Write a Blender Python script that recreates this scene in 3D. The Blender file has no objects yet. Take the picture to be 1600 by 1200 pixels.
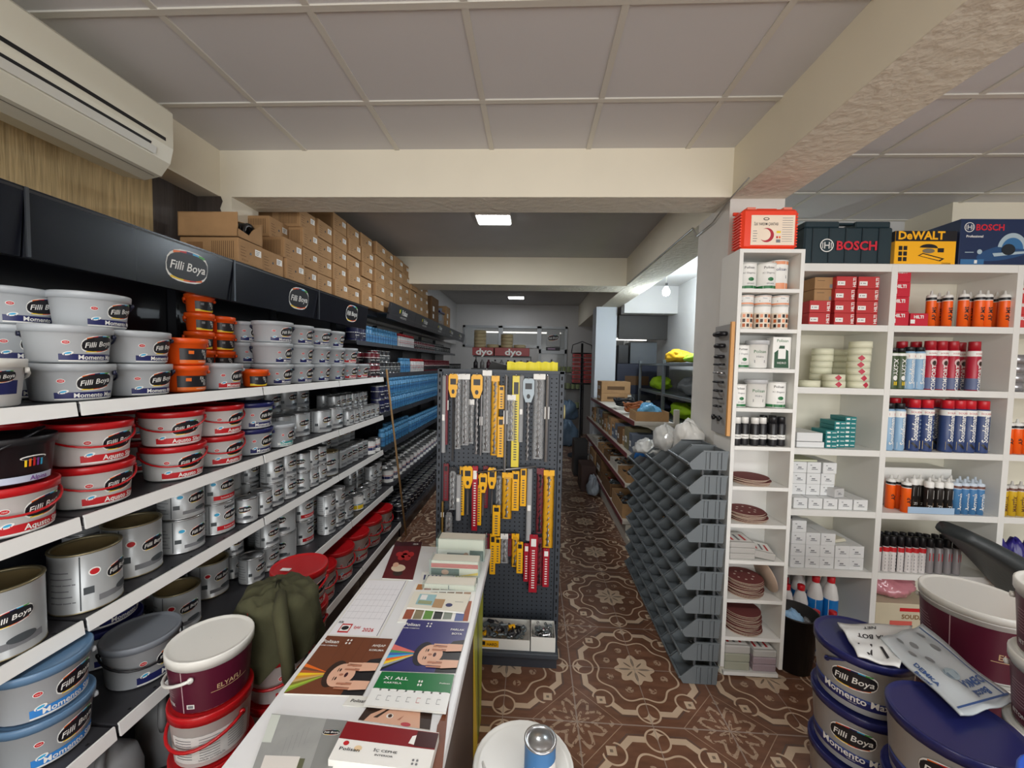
import bpy, math, random
from mathutils import Vector, Matrix
random.seed(7)
PI = math.pi
COL = bpy.context.scene.collection
SC = bpy.context.scene

# ------------------------------------------------------------------ camera
FPX, PITCH, YAW, ROLL, EYE = 629.137, 0.0489025, 0.0497388, 0.0209859, 1.5685
cy_, sy_, cp_, sp_ = math.cos(YAW), math.sin(YAW), math.cos(PITCH), math.sin(PITCH)
FWD = Vector((-sy_ * cp_, cy_ * cp_, -sp_))
R0 = Vector((cy_, sy_, 0)); U0 = R0.cross(FWD)
RGT = math.cos(ROLL) * R0 + math.sin(ROLL) * U0
UPV = -math.sin(ROLL) * R0 + math.cos(ROLL) * U0
cd = bpy.data.cameras.new('camera'); cam = bpy.data.objects.new('camera', cd); COL.objects.link(cam)
cam.matrix_world = Matrix(((RGT.x, UPV.x, -FWD.x, 0), (RGT.y, UPV.y, -FWD.y, 0), (RGT.z, UPV.z, -FWD.z, EYE), (0, 0, 0, 1)))
cd.sensor_fit = 'HORIZONTAL'; cd.sensor_width = 36.0; cd.lens = FPX / 1600 * 36.0; cd.clip_start = 0.02
SC.camera = cam
SC.view_settings.view_transform = 'Standard'; SC.view_settings.look = 'None'
SC.view_settings.gamma = 1; SC.view_settings.exposure = 0.0
try: SC.view_settings.use_curve_mapping = False
except Exception: pass
SC.cycles.max_bounces = 7; SC.cycles.diffuse_bounces = 5; SC.cycles.glossy_bounces = 3; SC.cycles.transmission_bounces = 4
SC.cycles.caustics_reflective = False; SC.cycles.caustics_refractive = False
SC.cycles.sample_clamp_indirect = 6

def ray(x, y): return FWD * FPX + RGT * (x - 800) - UPV * (y - 600)
def on_z(x, y, z=0.0):
    d = ray(x, y); t = (z - EYE) / d.z; return Vector((d.x * t, d.y * t, z))
def on_y(x, y, Y):
    d = ray(x, y); t = Y / d.y; return Vector((d.x * t, Y, EYE + d.z * t))
def on_x(x, y, X):
    d = ray(x, y); t = X / d.x; return Vector((X, d.y * t, EYE + d.z * t))

# ------------------------------------------------------------------ daylight and lamps' strengths
w = bpy.data.worlds.new('world'); SC.world = w; w.use_nodes = True
w.node_tree.nodes['Background'].inputs[0].default_value = (0.85, 0.93, 1.0, 1)
w.node_tree.nodes['Background'].inputs[1].default_value = 1.2
def area(name, loc, rot, sx, sy, power, col):
    l = bpy.data.lights.new(name, 'AREA'); l.shape = 'RECTANGLE'; l.size = sx; l.size_y = sy; l.energy = power; l.color = col
    o = bpy.data.objects.new(name, l); o.location = loc; o.rotation_euler = rot; COL.objects.link(o); return o
# daylight through the glazed shop front behind the camera
area('shopfront_daylight', (0.9, -3.2, 1.5), (PI / 2, 0, 0), 5.2, 2.3, 150, (1.0, 0.975, 0.94))
LAMP_P = 12
# ------------------------------------------------------------------ materials
MC = {}
def mat(name, col, rough=0.5, metal=0.0, var=0.0, scale=8.0, bump=0.0, alpha=1.0, emit=0.0, spec=None, coat=0.0, stretch=None):
    if name in MC: return MC[name]
    m = bpy.data.materials.new(name); m.use_nodes = True; nt = m.node_tree; b = nt.nodes['Principled BSDF']
    c = (col[0], col[1], col[2], 1)
    b.inputs['Base Color'].default_value = c; b.inputs['Roughness'].default_value = rough; b.inputs['Metallic'].default_value = metal
    if spec is not None: b.inputs['Specular IOR Level'].default_value = spec
    if coat: b.inputs['Coat Weight'].default_value = coat
    if alpha < 1: b.inputs['Alpha'].default_value = alpha
    if emit:
        b.inputs['Emission Color'].default_value = c; b.inputs['Emission Strength'].default_value = emit
    if var or bump:
        tc = nt.nodes.new('ShaderNodeTexCoord'); mp = nt.nodes.new('ShaderNodeMapping'); n = nt.nodes.new('ShaderNodeTexNoise')
        if stretch: mp.inputs['Scale'].default_value = stretch
        n.inputs['Scale'].default_value = scale; n.inputs['Detail'].default_value = 5
        nt.links.new(tc.outputs['Object'], mp.inputs[0]); nt.links.new(mp.outputs[0], n.inputs['Vector'])
        if var:
            r = nt.nodes.new('ShaderNodeMapRange'); r.inputs['From Min'].default_value = 0.3; r.inputs['From Max'].default_value = 0.7
            r.inputs['To Min'].default_value = 1 - var; r.inputs['To Max'].default_value = 1 + var * 0.6
            mx = nt.nodes.new('ShaderNodeVectorMath'); mx.operation = 'SCALE'; mx.inputs[0].default_value = col[:3]
            nt.links.new(n.outputs[0], r.inputs['Value']); nt.links.new(r.outputs[0], mx.inputs['Scale']); nt.links.new(mx.outputs[0], b.inputs['Base Color'])
        if bump:
            bp = nt.nodes.new('ShaderNodeBump'); bp.inputs['Strength'].default_value = bump; bp.inputs['Distance'].default_value = 0.01
            nt.links.new(n.outputs[0], bp.inputs['Height']); nt.links.new(bp.outputs[0], b.inputs['Normal'])
    MC[name] = m; return m
def K(name, r, g, b, rough=0.5, metal=0.0, **k):      # colour given as it looks on screen (0..255)
    f = lambda v: (v / 255 / 12.92) if v / 255 <= 0.04045 else ((v / 255 + 0.055) / 1.055) ** 2.4
    return mat(name, (f(r), f(g), f(b)), rough, metal, **k)

white_pl = K('white plastic', 232, 232, 228, 0.35)
ink_white = K('white ink', 236, 236, 232, 0.45)
ink_black = K('black ink', 22, 22, 28, 0.4)
ink_navy = K('navy ink', 28, 34, 92, 0.4)
ink_red = K('red ink', 192, 30, 38, 0.4)
ink_yellow = K('yellow ink', 240, 205, 40, 0.4)
ink_orange = K('orange ink', 232, 110, 30, 0.4)
ink_green = K('green ink', 70, 160, 70, 0.4)
ink_cyan = K('cyan ink', 60, 170, 215, 0.4)
ink_grey = K('grey ink', 120, 122, 126, 0.5)
ink_teal = K('teal ink', 40, 150, 150, 0.4)
silver_pl = K('silver bucket plastic', 192, 197, 201, 0.36, spec=0.5)
lid_grey = K('grey lid plastic', 178, 184, 189, 0.32)
white_paint = K('white furniture board', 226, 226, 222, 0.45)
black_metal = K('black powder coated metal', 26, 28, 34, 0.32, var=0.1, scale=20)
header_black = K('glossy black header board', 20, 22, 30, 0.22, spec=.25)
tin = K('bare tin', 190, 192, 194, 0.28, 0.9)
chrome = K('chrome', 205, 205, 205, 0.2, 1.0)
cardboard = K('cardboard', 168, 132, 92, 0.85, var=0.10, scale=14)
card_dark = K('cardboard dark', 110, 80, 50, 0.85, var=0.10, scale=14)
clear_bag = K('clear film', 205, 208, 210, 0.15, alpha=0.30, bump=0.6, scale=60)

# ------------------------------------------------------------------ mesh kit
class MB:
    def __init__(s): s.v = []; s.f = []; s.m = []; s.sm = []; s.mats = []
    def mi(s, m):
        if m not in s.mats: s.mats.append(m)
        return s.mats.index(m)
    def add(s, vs, fs, m, smooth=False):
        b = len(s.v); k = s.mi(m); s.v += [tuple(v) for v in vs]
        for f in fs: s.f.append(tuple(i + b for i in f)); s.m.append(k); s.sm.append(smooth)
    def box(s, x0, x1, y0, y1, z0, z1, m, bev=0.0, tf=None):
        if bev > 0:
            e = min(bev, (x1 - x0) / 2.01, (y1 - y0) / 2.01, (z1 - z0) / 2.01)
            vs = []; idx = {}
            for a, xx in ((0, (x0, x0 + e)), (1, (x1, x1 - e))):
                for b_, yy in ((0, (y0, y0 + e)), (1, (y1, y1 - e))):
                    for c, zz in ((0, (z0, z0 + e)), (1, (z1, z1 - e))):
                        idx[a, b_, c] = len(vs)
                        vs += [(xx[0], yy[1], zz[1]), (xx[1], yy[0], zz[1]), (xx[1], yy[1], zz[0])]
            fs = []
            q = lambda k, a: [idx[p] + k for p in a]
            fs.append(q(0, [(0, 0, 0), (0, 0, 1), (0, 1, 1), (0, 1, 0)])); fs.append(q(0, [(1, 0, 0), (1, 1, 0), (1, 1, 1), (1, 0, 1)]))
            fs.append(q(1, [(0, 0, 0), (1, 0, 0), (1, 0, 1), (0, 0, 1)])); fs.append(q(1, [(0, 1, 0), (0, 1, 1), (1, 1, 1), (1, 1, 0)]))
            fs.append(q(2, [(0, 0, 0), (0, 1, 0), (1, 1, 0), (1, 0, 0)])); fs.append(q(2, [(0, 0, 1), (1, 0, 1), (1, 1, 1), (0, 1, 1)]))
            for a in (0, 1):
                for b_ in (0, 1):
                    i, j = idx[a, b_, 0], idx[a, b_, 1]; fs.append([i, i + 1, j + 1, j])
                    i, j = idx[a, 0, b_], idx[a, 1, b_]; fs.append([i, i + 2, j + 2, j])
                    i, j = idx[0, a, b_], idx[1, a, b_]; fs.append([i + 1, i + 2, j + 2, j + 1])
                    for c in (0, 1):
                        i = idx[a, b_, c]; fs.append([i, i + 1, i + 2])
        else:
            vs = [(x0, y0, z0), (x1, y0, z0), (x1, y1, z0), (x0, y1, z0), (x0, y0, z1), (x1, y0, z1), (x1, y1, z1), (x0, y1, z1)]
            fs = [(0, 3, 2, 1), (4, 5, 6, 7), (0, 1, 5, 4), (1, 2, 6, 5), (2, 3, 7, 6), (3, 0, 4, 7)]
        if tf: vs = [tf(*v) for v in vs]
        s.add(vs, fs, m); return s
    def lathe(s, prof, m, n=28, c=(0, 0, 0), axis='z', smooth=True, a0=0.0, a1=2 * PI, tf=None, sx=1, sy=1):
        full = abs(a1 - a0 - 2 * PI) < 1e-6; k = n if full else n + 1
        ms = m if isinstance(m, list) else [m] * (len(prof) - 1)
        vs = []
        for (r, z) in prof:
            for i in range(k):
                a = a0 + (a1 - a0) * i / n; p = (r * math.cos(a) * sx, r * math.sin(a) * sy, z)
                if axis == 'x': p = (p[2], p[0], p[1])
                if axis == 'y': p = (p[0], p[2], p[1])
                p = (p[0] + c[0], p[1] + c[1], p[2] + c[2])
                vs.append(tf(*p) if tf else p)
        for j in range(len(prof) - 1):
            fs = []
            for i in range(n):
                i2 = (i + 1) % k; a, b, c_, d = j * k + i, j * k + i2, (j + 1) * k + i2, (j + 1) * k + i
                fs.append((a, b, c_, d))
            base = len(s.v); mm = s.mi(ms[j])
            if j == 0: s.v += [tuple(v) for v in vs]; B = base
            for f in fs: s.f.append(tuple(q + B for q in f)); s.m.append(mm); s.sm.append(smooth)
        return s
    def disc(s, r, z, m, c=(0, 0), n=28, up=True, sx=1, sy=1, tf=None):
        vs = [(c[0] + r * sx * math.cos(2 * PI * i / n), c[1] + r * sy * math.sin(2 * PI * i / n), z) for i in range(n)]
        if tf: vs = [tf(*v) for v in vs]
        s.add(vs, [tuple(range(n)) if up else tuple(reversed(range(n)))], m); return s
    def cyl(s, r, z0, z1, m, c=(0, 0, 0), n=16, axis='z', r1=None, tf=None):
        r1 = r if r1 is None else r1
        s.lathe([(0.0001, z0), (r, z0), (r, z0), (r1, z1), (r1, z1), (0.0001, z1)], m, n, c, axis, False if n < 10 else True, tf=tf); return s
    def tube(s, pts, r, m, n=8, closed=False, flat=None):
        P = [Vector(p) for p in pts]; L = len(P); vs = []
        up = Vector((0, 0, 1)); prev = None
        for i in range(L):
            if closed: t = P[(i + 1) % L] - P[i - 1]
            else: t = P[min(i + 1, L - 1)] - P[max(i - 1, 0)]
            t.normalize()
            if prev is None:
                a = up if abs(t.z) < 0.9 else Vector((1, 0, 0)); nn = (a - t * a.dot(t)).normalized()
            else:
                nn = prev - t * prev.dot(t)
                nn = nn.normalized() if nn.length > 1e-6 else Vector((1, 0, 0))
            prev = nn; bb = t.cross(nn); rr = r[i] if isinstance(r, (list, tuple)) else r
            for k in range(n):
                a = 2 * PI * k / n; vs.append(P[i] + nn * (rr * math.cos(a)) + bb * (rr * (flat or 1) * math.sin(a)))
        fs = []
        for i in range(L if closed else L - 1):
            for k in range(n):
                k2 = (k + 1) % n; i2 = (i + 1) % L
                fs.append((i * n + k, i * n + k2, i2 * n + k2, i2 * n + k))
        if not closed: fs += [tuple(reversed(range(n))), tuple((L - 1) * n + k for k in range(n))]
        s.add(vs, fs, m, True); return s
    def prism(s, poly, z0, z1, m, tf=None):           # poly in (x,y), extruded z0..z1, tf maps (x,y,z)
        n = len(poly); vs = [(p[0], p[1], z0) for p in poly] + [(p[0], p[1], z1) for p in poly]
        if tf: vs = [tf(*v) for v in vs]
        fs = [tuple(reversed(range(n))), tuple(range(n, 2 * n))] + [(i, (i + 1) % n, n + (i + 1) % n, n + i) for i in range(n)]
        s.add(vs, fs, m); return s
    def flat(s, poly, fn, m, lay=0):                  # 2-D outline printed on a surface by fn(u, v, layer)
        st = getattr(fn, 'step', None)
        if not st: s.add([fn(p[0], p[1], lay) for p in poly], [tuple(range(len(poly)))], m); return s
        u0, u1 = min(p[0] for p in poly), max(p[0] for p in poly); k = max(1, math.ceil((u1 - u0) / st))
        for i in range(k):                                   # wrap: slice into narrow upright strips
            a, b = u0 + (u1 - u0) * i / k, u0 + (u1 - u0) * (i + 1) / k; q = list(poly)
            for sg, lim in ((1, a), (-1, b)):
                o = []
                for j in range(len(q)):
                    p, r = q[j], q[(j + 1) % len(q)]; ip, ir = sg * (p[0] - lim) >= -1e-9, sg * (r[0] - lim) >= -1e-9
                    if ip: o.append(p)
                    if ip != ir: t = (lim - p[0]) / (r[0] - p[0]); o.append((lim, p[1] + (r[1] - p[1]) * t))
                q = o
                if len(q) < 3: break
            if len(q) >= 3: s.add([fn(p[0], p[1], lay) for p in q], [tuple(range(len(q)))], m)
        return s
    def text(s, t, size, u, v, fn, m, lay=2, align='c', shear=0.0, bold=0.0, squash=1.0, rot=0.0):
        vs, fs, wd, hg = glyphs(t, bold)
        ox = -wd / 2 if align == 'c' else (0 if align == 'l' else -wd); c, si = math.cos(rot), math.sin(rot); out = []
        for (x, y) in vs:
            X = (x + ox) * size * squash + shear * y * size; Y = (y - 0.35) * size
            out.append(fn(u + X * c - Y * si, v + X * si + Y * c, lay))
        s.add(out, fs, m); return s
    def rect(s, u0, u1, v0, v1, fn, m, lay=0, nu=1):
        vs = []; fs = []
        for i in range(nu + 1):
            u = u0 + (u1 - u0) * i / nu; vs += [fn(u, v0, lay), fn(u, v1, lay)]
        for i in range(nu): fs.append((2 * i, 2 * i + 2, 2 * i + 3, 2 * i + 1))
        s.add(vs, fs, m, nu > 1); return s
    def ell(s, u, v, a, b, fn, m, lay=0, n=24, tilt=0.0, a0=0, a1=2 * PI):
        s.flat([(u + a * math.cos(a0 + (a1 - a0) * i / n) , v + b * math.sin(a0 + (a1 - a0) * i / n) + tilt * a * math.cos(a0 + (a1 - a0) * i / n)) for i in range(n)], fn, m, lay); return s
    def mesh(s, name):
        me = bpy.data.meshes.new(name); me.from_pydata(s.v, [], s.f)
        for m in s.mats: me.materials.append(m)
        me.polygons.foreach_set('material_index', s.m); me.polygons.foreach_set('use_smooth', s.sm); me.update()
        return me
GC = {}
def glyphs(t, bold=0.0):
    k = (t, bold)
    if k in GC: return GC[k]
    cu = bpy.data.curves.new('t', 'FONT'); cu.body = t; cu.resolution_u = 2; cu.offset = bold; cu.size = 1
    o = bpy.data.objects.new('t', cu); COL.objects.link(o)
    dg = bpy.context.evaluated_depsgraph_get(); me = bpy.data.meshes.new_from_object(o.evaluated_get(dg))
    vs = [(v.co.x, v.co.y) for v in me.vertices]; fs = [tuple(p.vertices) for p in me.polygons]
    bpy.data.objects.remove(o); bpy.data.curves.remove(cu); bpy.data.meshes.remove(me)
    GC[k] = (vs, fs, max(v[0] for v in vs) if vs else 0, 0.7); return GC[k]
LAY = 0.0005
def cylfn(r, r2=None, h=1.0, ang=0.0, z0=0.0):        # prints onto a (tapering) can: u metres round, v metres up
    r2 = r if r2 is None else r2
    def fn(u, v, l):
        rr = r + (r2 - r) * max(0, min(1, (v - z0) / h)) + 0.0006 + l * LAY; a = ang + u / max(r, r2)
        return (rr * math.cos(a), rr * math.sin(a), v)
    fn.step = max(r, r2) * .16
    return fn
def planefn(o, ux, uy):                                # prints onto a plane with origin o and axes ux, uy
    o, ux, uy = Vector(o), Vector(ux).normalized(), Vector(uy).normalized(); n = ux.cross(uy)
    return lambda u, v, l: tuple(o + ux * u + uy * v + n * (0.0006 + l * LAY))
def frontfn(x0, y, z0):                                # face looking at -Y
    return lambda u, v, l: (x0 + u, y - 0.0006 - l * LAY, z0 + v)

def link(name, me, parent=None, loc=None, rot=None):
    o = bpy.data.objects.new(name, me); COL.objects.link(o)
    if parent: o.parent = parent
    if loc is not None: o.location = loc
    if rot is not None: o.rotation_euler = rot if isinstance(rot, (tuple, list)) else (0, 0, rot)
    return o
LABELS = {}
def thing(name, label, cat, parts=None, loc=(0, 0, 0), rot=0.0, group=None, kind=None, me=None, scale=None):
    """parts: list of (part_name, mesh, [sub parts], label). me: the thing is one mesh."""
    if tuple(loc) == (0, 0, 0) and not rot:               # built in place: put the origin at the middle of the base
        M_ = [me] if me else [q for p in parts for q in [p[1]] + [s_[1] for s_ in (p[2] if len(p) > 2 and p[2] else [])]]
        A = [v.co for m_ in M_ for v in m_.vertices]
        loc = ((min(a.x for a in A) + max(a.x for a in A)) / 2, (min(a.y for a in A) + max(a.y for a in A)) / 2, min(a.z for a in A))
        for m_ in set(M_): m_.transform(Matrix.Translation((-loc[0], -loc[1], -loc[2])))
    o = link(name, me, None, loc, rot)
    if me is None: o.empty_display_size = 0.05
    o['label'] = label; o['category'] = cat
    if group: o['group'] = group
    if kind: o['kind'] = kind
    if scale: o.scale = scale
    LABELS[label] = LABELS.get(label, 0) + 1
    for p in (parts or []):
        q = link(p[0], p[1], o)
        if len(p) > 3 and p[3]: q['label'] = p[3]
        for sub in (p[2] if len(p) > 2 and p[2] else []): link(sub[0], sub[1], q)
    return o
def struct(name, me, loc=None):
    o = link(name, me, None, loc); o['kind'] = 'structure'; return o
ORD = ['first', 'second', 'third', 'fourth', 'fifth', 'sixth', 'seventh', 'eighth', 'ninth', 'tenth', 'eleventh', 'twelfth', 'thirteenth', 'fourteenth', 'fifteenth', 'sixteenth', 'seventeenth', 'eighteenth', 'nineteenth', 'twentieth']
def ordw(i):
    if i < 20: return ORD[i]
    t = {2: 'twenty', 3: 'thirty', 4: 'forty', 5: 'fifty', 6: 'sixty', 7: 'seventy', 8: 'eighty'}[(i + 1) // 10]
    return (t + '-' + ORD[(i + 1) % 10 - 1]) if (i + 1) % 10 else {2: 'twentieth', 3: 'thirtieth', 4: 'fortieth', 5: 'fiftieth', 6: 'sixtieth', 7: 'seventieth', 8: 'eightieth'}[(i + 1) // 10]
def lev(k, n):
    if n == 1: return ''
    if k == 0: return 'bottom'
    if k == n - 1: return 'top'
    return 'middle' if n == 3 else ordw(k) + '-up'

def logo(mb, fn, u, v, w, lay=0, asp=.55, tl=.14):                # the black lozenge with rainbow arcs and script
    h = w * asp
    def loz(a, b, n=20, t=0.0): return [(u + a * math.copysign(abs(math.cos(q)) ** 0.75, math.cos(q)), v + b * math.copysign(abs(math.sin(q)) ** 0.75, math.sin(q)) + t * math.cos(q) * a) for q in [2 * PI * i / n for i in range(n)]]
    mb.flat(loz(w * 0.5, h * 0.49, t=tl), fn, ink_white, lay)
    cols = [ink_orange, ink_red, ink_navy, ink_cyan, ink_green]
    for i, c in enumerate(cols):
        u0, u1 = u - w * 0.36 + i * w * 0.15, u - w * 0.36 + (i + 1) * w * 0.15
        mb.flat([(u0, v + h * .33 + tl * (u0 - u)), (u1, v + h * .33 + tl * (u1 - u)), (u1, v + h * .47 - abs(u1 - u) * .12 + tl * (u1 - u)), (u0, v + h * .47 - abs(u0 - u) * .12 + tl * (u0 - u))], fn, c, lay + 1)
    for i, c in enumerate([ink_yellow, ink_yellow, ink_orange, ink_red, ink_orange]):
        u0, u1 = u - w * 0.38 + i * w * 0.15, u - w * 0.38 + (i + 1) * w * 0.15
        mb.flat([(u0, v - h * .46 + abs(u0 - u) * .12 + tl * (u0 - u)), (u1, v - h * .46 + abs(u1 - u) * .12 + tl * (u1 - u)), (u1, v - h * .33 + tl * (u1 - u)), (u0, v - h * .33 + tl * (u0 - u))], fn, c, lay + 1)
    mb.flat(loz(w * 0.485, h * 0.40, t=tl), fn, ink_black, lay + 2)
    f2 = lambda a, b, l: fn(a, b + tl * (a - u), l)
    mb.text('Filli Boya', w * 0.235, u, v, f2, ink_white, lay + 3, shear=0.15, bold=0.012)
# ------------------------------------------------------------------ patterned floor tiles
def floor_material():
    m = bpy.data.materials.new('patterned floor tile'); m.use_nodes = True; nt = m.node_tree; b = nt.nodes['Principled BSDF']
    class X:
        def __init__(s, o): s.o = o
        def __add__(a, b): return op('ADD', a, b)
        __radd__ = __add__
        def __sub__(a, b): return op('SUBTRACT', a, b)
        def __rsub__(a, b): return op('SUBTRACT', b, a)
        def __mul__(a, b): return op('MULTIPLY', a, b)
        __rmul__ = __mul__
        def __truediv__(a, b): return op('DIVIDE', a, b)
        def __lt__(a, b): return op('LESS_THAN', a, b)
        def __gt__(a, b): return op('GREATER_THAN', a, b)
    def op(k, *a):
        n = nt.nodes.new('ShaderNodeMath'); n.operation = k
        for i, q in enumerate(a):
            if isinstance(q, X): nt.links.new(q.o, n.inputs[i])
            else: n.inputs[i].default_value = q
        return X(n.outputs[0])
    ab = lambda a: op('ABSOLUTE', a); mx = lambda a, b_: op('MAXIMUM', a, b_); mn = lambda a, b_: op('MINIMUM', a, b_)
    band = lambda d, c, w_: ab(d - c) < w_
    dist = lambda x, y: op('SQRT', x * x + y * y)
    g = nt.nodes.new('ShaderNodeNewGeometry'); sep = nt.nodes.new('ShaderNodeSeparateXYZ'); nt.links.new(g.outputs['Position'], sep.inputs[0])
    px, py = X(sep.outputs[0]), X(sep.outputs[1])
    u = op('FRACT', (px - 0.234) / 0.66) * 2 - 1.0; v = op('FRACT', (py - 1.716) / 0.66) * 2 - 1.0
    x, y = ab(u), ab(v); r = dist(x, y); th = op('ARCTAN2', v, u)
    def noise(sc, det=4, st=None):
        n = nt.nodes.new('ShaderNodeTexNoise'); n.inputs['Scale'].default_value = sc; n.inputs['Detail'].default_value = det
        mp = nt.nodes.new('ShaderNodeMapping'); nt.links.new(g.outputs['Position'], mp.inputs[0]); nt.links.new(mp.outputs[0], n.inputs['Vector'])
        if st: mp.inputs['Scale'].default_value = st; mp.inputs['Rotation'].default_value = (0, 0, 0.8)
        return X(n.outputs[0])
    nz = noise(7, 6, (1, 4, 1)); nf = noise(60, 3)
    c8 = op('COSINE', th * 8); petal = 0.275 + 0.036 * c8
    flower = r < petal
    slit_ax = mn(dist((x - 0.15) / 0.09, y / 0.02), dist(x / 0.02, (y - 0.15) / 0.09)) < 1.0
    xd, yd = (x + y) * 0.7071, ab(x - y) * 0.7071
    slit_dg = dist((xd - 0.13) / 0.07, yd / 0.014) < 1.0
    quat = band(r, 0.60 + 0.045 * c8 * -1.0, 0.014)
    octd = mx(mx(x, y), xd * 0.985)
    ax = mn(dist(x - 0.80, y), dist(x, y - 0.80)); dg = dist(x - 0.585, y - 0.585)
    oct_ = band(octd, 0.80, 0.042) * (ax > 0.155) * (dg > 0.155)
    octline = band(octd, 0.862, 0.008) * (ax > 0.17)
    ring = mx(band(ax, 0.155, 0.012), band(dg, 0.145, 0.012) * (r < 0.93))
    sx_ = mn(op('SQRT', ab(x - 0.88)) + op('SQRT', y), op('SQRT', x) + op('SQRT', ab(y - 0.88))); stars = sx_ < 0.36
    sqr = mx(ab(x - 0.62), ab(y - 0.62)) < 0.062
    sqi = mx(ab(x - 0.62), ab(y - 0.62)) < 0.02
    # small sprigs round the flower
    th2 = op('FRACT', th / (PI / 4) + 100.0) - 0.5
    sprig = (dist((r - 0.44) / 0.055, th2 / 0.17) < 1.0) * (nf > 0.47)
    # corner diamonds with scrolls
    cx, cyy = 1.0 - x, 1.0 - y; cs = cx + cyy; dia_line = band(cs, 0.60, 0.006)
    cr = dist(cx, cyy); cth = op('ARCTAN2', cyy, cx)
    scr = band(op('SINE', cr * 26 + op('COSINE', cth * 8) * 2.2), 0.75, 0.3) * (cs < 0.5) * (nf > 0.43)
    rose = (cr < 0.075) * (op('COSINE', cth * 8) > -0.2)
    cream = mx(mx(mx(flower, quat), mx(oct_, ring)), mx(stars, sqr))
    soft = mx(mx(sprig, dia_line), mx(scr, rose)) * 0.55
    mask = mx(cream, soft); dark = mx(mx(slit_ax, slit_dg), sqi) * 0.75
    joint = mx(mn(x, y) < 0.006, mx(x, y) > 0.9905)
    def mix(f, c1, c2):
        n = nt.nodes.new('ShaderNodeMixRGB')
        if isinstance(f, X): nt.links.new(f.o, n.inputs[0])
        else: n.inputs[0].default_value = f
        for i, c in ((1, c1), (2, c2)):
            if isinstance(c, tuple): n.inputs[i].default_value = (*c, 1)
            else: nt.links.new(c, n.inputs[i])
        return n.outputs[0]
    brown = mix(nz, (0.080, 0.034, 0.020), (0.300, 0.145, 0.086))
    crm = mix(noise(12, 5), (0.54, 0.40, 0.27), (0.72, 0.56, 0.41))
    grey_line = mix(octline * 0.7, brown, (0.10, 0.085, 0.08))
    c = mix(mask, grey_line, crm); c = mix(dark, c, (0.09, 0.06, 0.045)); c = mix(joint * 0.75, c, (0.40, 0.33, 0.28))
    nt.links.new(c, b.inputs['Base Color']); b.inputs['Roughness'].default_value = 0.34
    return m

wall_w = K('painted plaster', 205, 205, 205, 0.8, var=0.03, scale=3, bump=0.12)
wall_cream = K('cream painted plaster', 232, 226, 208, 0.75, var=0.03, scale=3, bump=0.08)
rough_plaster = K('rough plaster', 222, 216, 200, 0.9, var=0.05, scale=26, bump=0.8)
col_paint = K('column paint', 215, 213, 208, 0.7, var=0.05, scale=5, bump=0.15)
ceil_panel = K('ceiling panel', 210, 210, 212, 0.85, var=0.02, scale=3)
tee_mat = K('ceiling grid metal', 210, 208, 200, 0.5)
wallpaper = K('beige textured wallpaper', 196, 172, 128, 0.8, var=0.28, scale=30, bump=0.3, stretch=(1, 3.0, 0.15))
dark_paper = K('dark brown textured wallpaper', 74, 66, 62, 0.7, var=0.28, scale=30, bump=0.3, stretch=(1, 3.0, 0.15))

def bx(name, a, m, bev=0): return MB().box(*a, m, bev).mesh(name)
f = MB(); f.box(-2.0, 5.2, -3.4, 9.5, -0.06, 0, floor_material()); struct('floor', f.mesh('floor'))
ZC, ZB = 2.715, 2.465
XL, XA, XB = -1.755, 1.02, 1.30         # side beam face, long beam sides
def ceiling(name, x0, x1, y0, y1, z, grid=True):
    b = MB(); b.box(x0, x1, y0, y1, z, z + 0.06, ceil_panel)
    if grid:
        k = 1.807
        while k - 0.475 > y0: k -= 0.475
        while k < y1 - 0.03:
            b.box(x0, x1, k - 0.012, k + 0.012, z - 0.006, z + 0.001, tee_mat); k += 0.475
        k = -0.244 - 0.513 * 12
        while k < x1 - 0.02:
            if k > x0 + 0.02: b.box(k - 0.012, k + 0.012, y0, y1, z - 0.0055, z + 0.001, tee_mat)
            k += 0.513
    return struct(name, b.mesh(name))
ceiling('ceiling_1', XL, XA, -3.4, 2.2, ZC)
ceiling('ceiling_2', XB, 5.2, -3.4, 3.32, ZC)
slab = K('dark slab paint', 176, 174, 172, 0.85, var=0.04, scale=4)
b = MB().box(-2.0, XA, 2.42, 4.6, 2.77, 2.83, slab); struct('ceiling_3', b.mesh('ceiling'))
b = MB().box(-2.0, XA, 4.95, 9.5, 2.93, 2.99, slab); struct('ceiling_4', b.mesh('ceiling'))
b = MB().box(XB, 2.1, 3.32, 9.5, 2.73, 2.79, wall_w); struct('ceiling_5', b.mesh('ceiling'))
# beams
def beam(n, a, m, under=None):
    b = MB(); b.box(*a, m)
    if under: b.box(a[0] + .001, a[1] - .001, a[2] + .001, a[3] - .001, a[4] - 0.002, a[4] + 0.001, under)
    o = struct(n, b.mesh('beam')); return o
beam('beam_front', (XL, XA, 2.2, 2.42, ZB, 3.0), wall_cream, rough_plaster)
beam('beam_middle', (-1.9, XA, 4.58, 4.96, ZB, 3.1), wall_cream, rough_plaster)
beam('beam_long', (XA, XB, -3.4, 9.5, ZB, 3.1), wall_cream, rough_plaster)
beam('beam_side', (-2.0, XL, -3.4, 2.2, ZB, 3.0), wall_cream)
beam('beam_rear_room', (XB, 2.1, 5.9, 6.1, 2.34, 2.8), wall_w)
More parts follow.
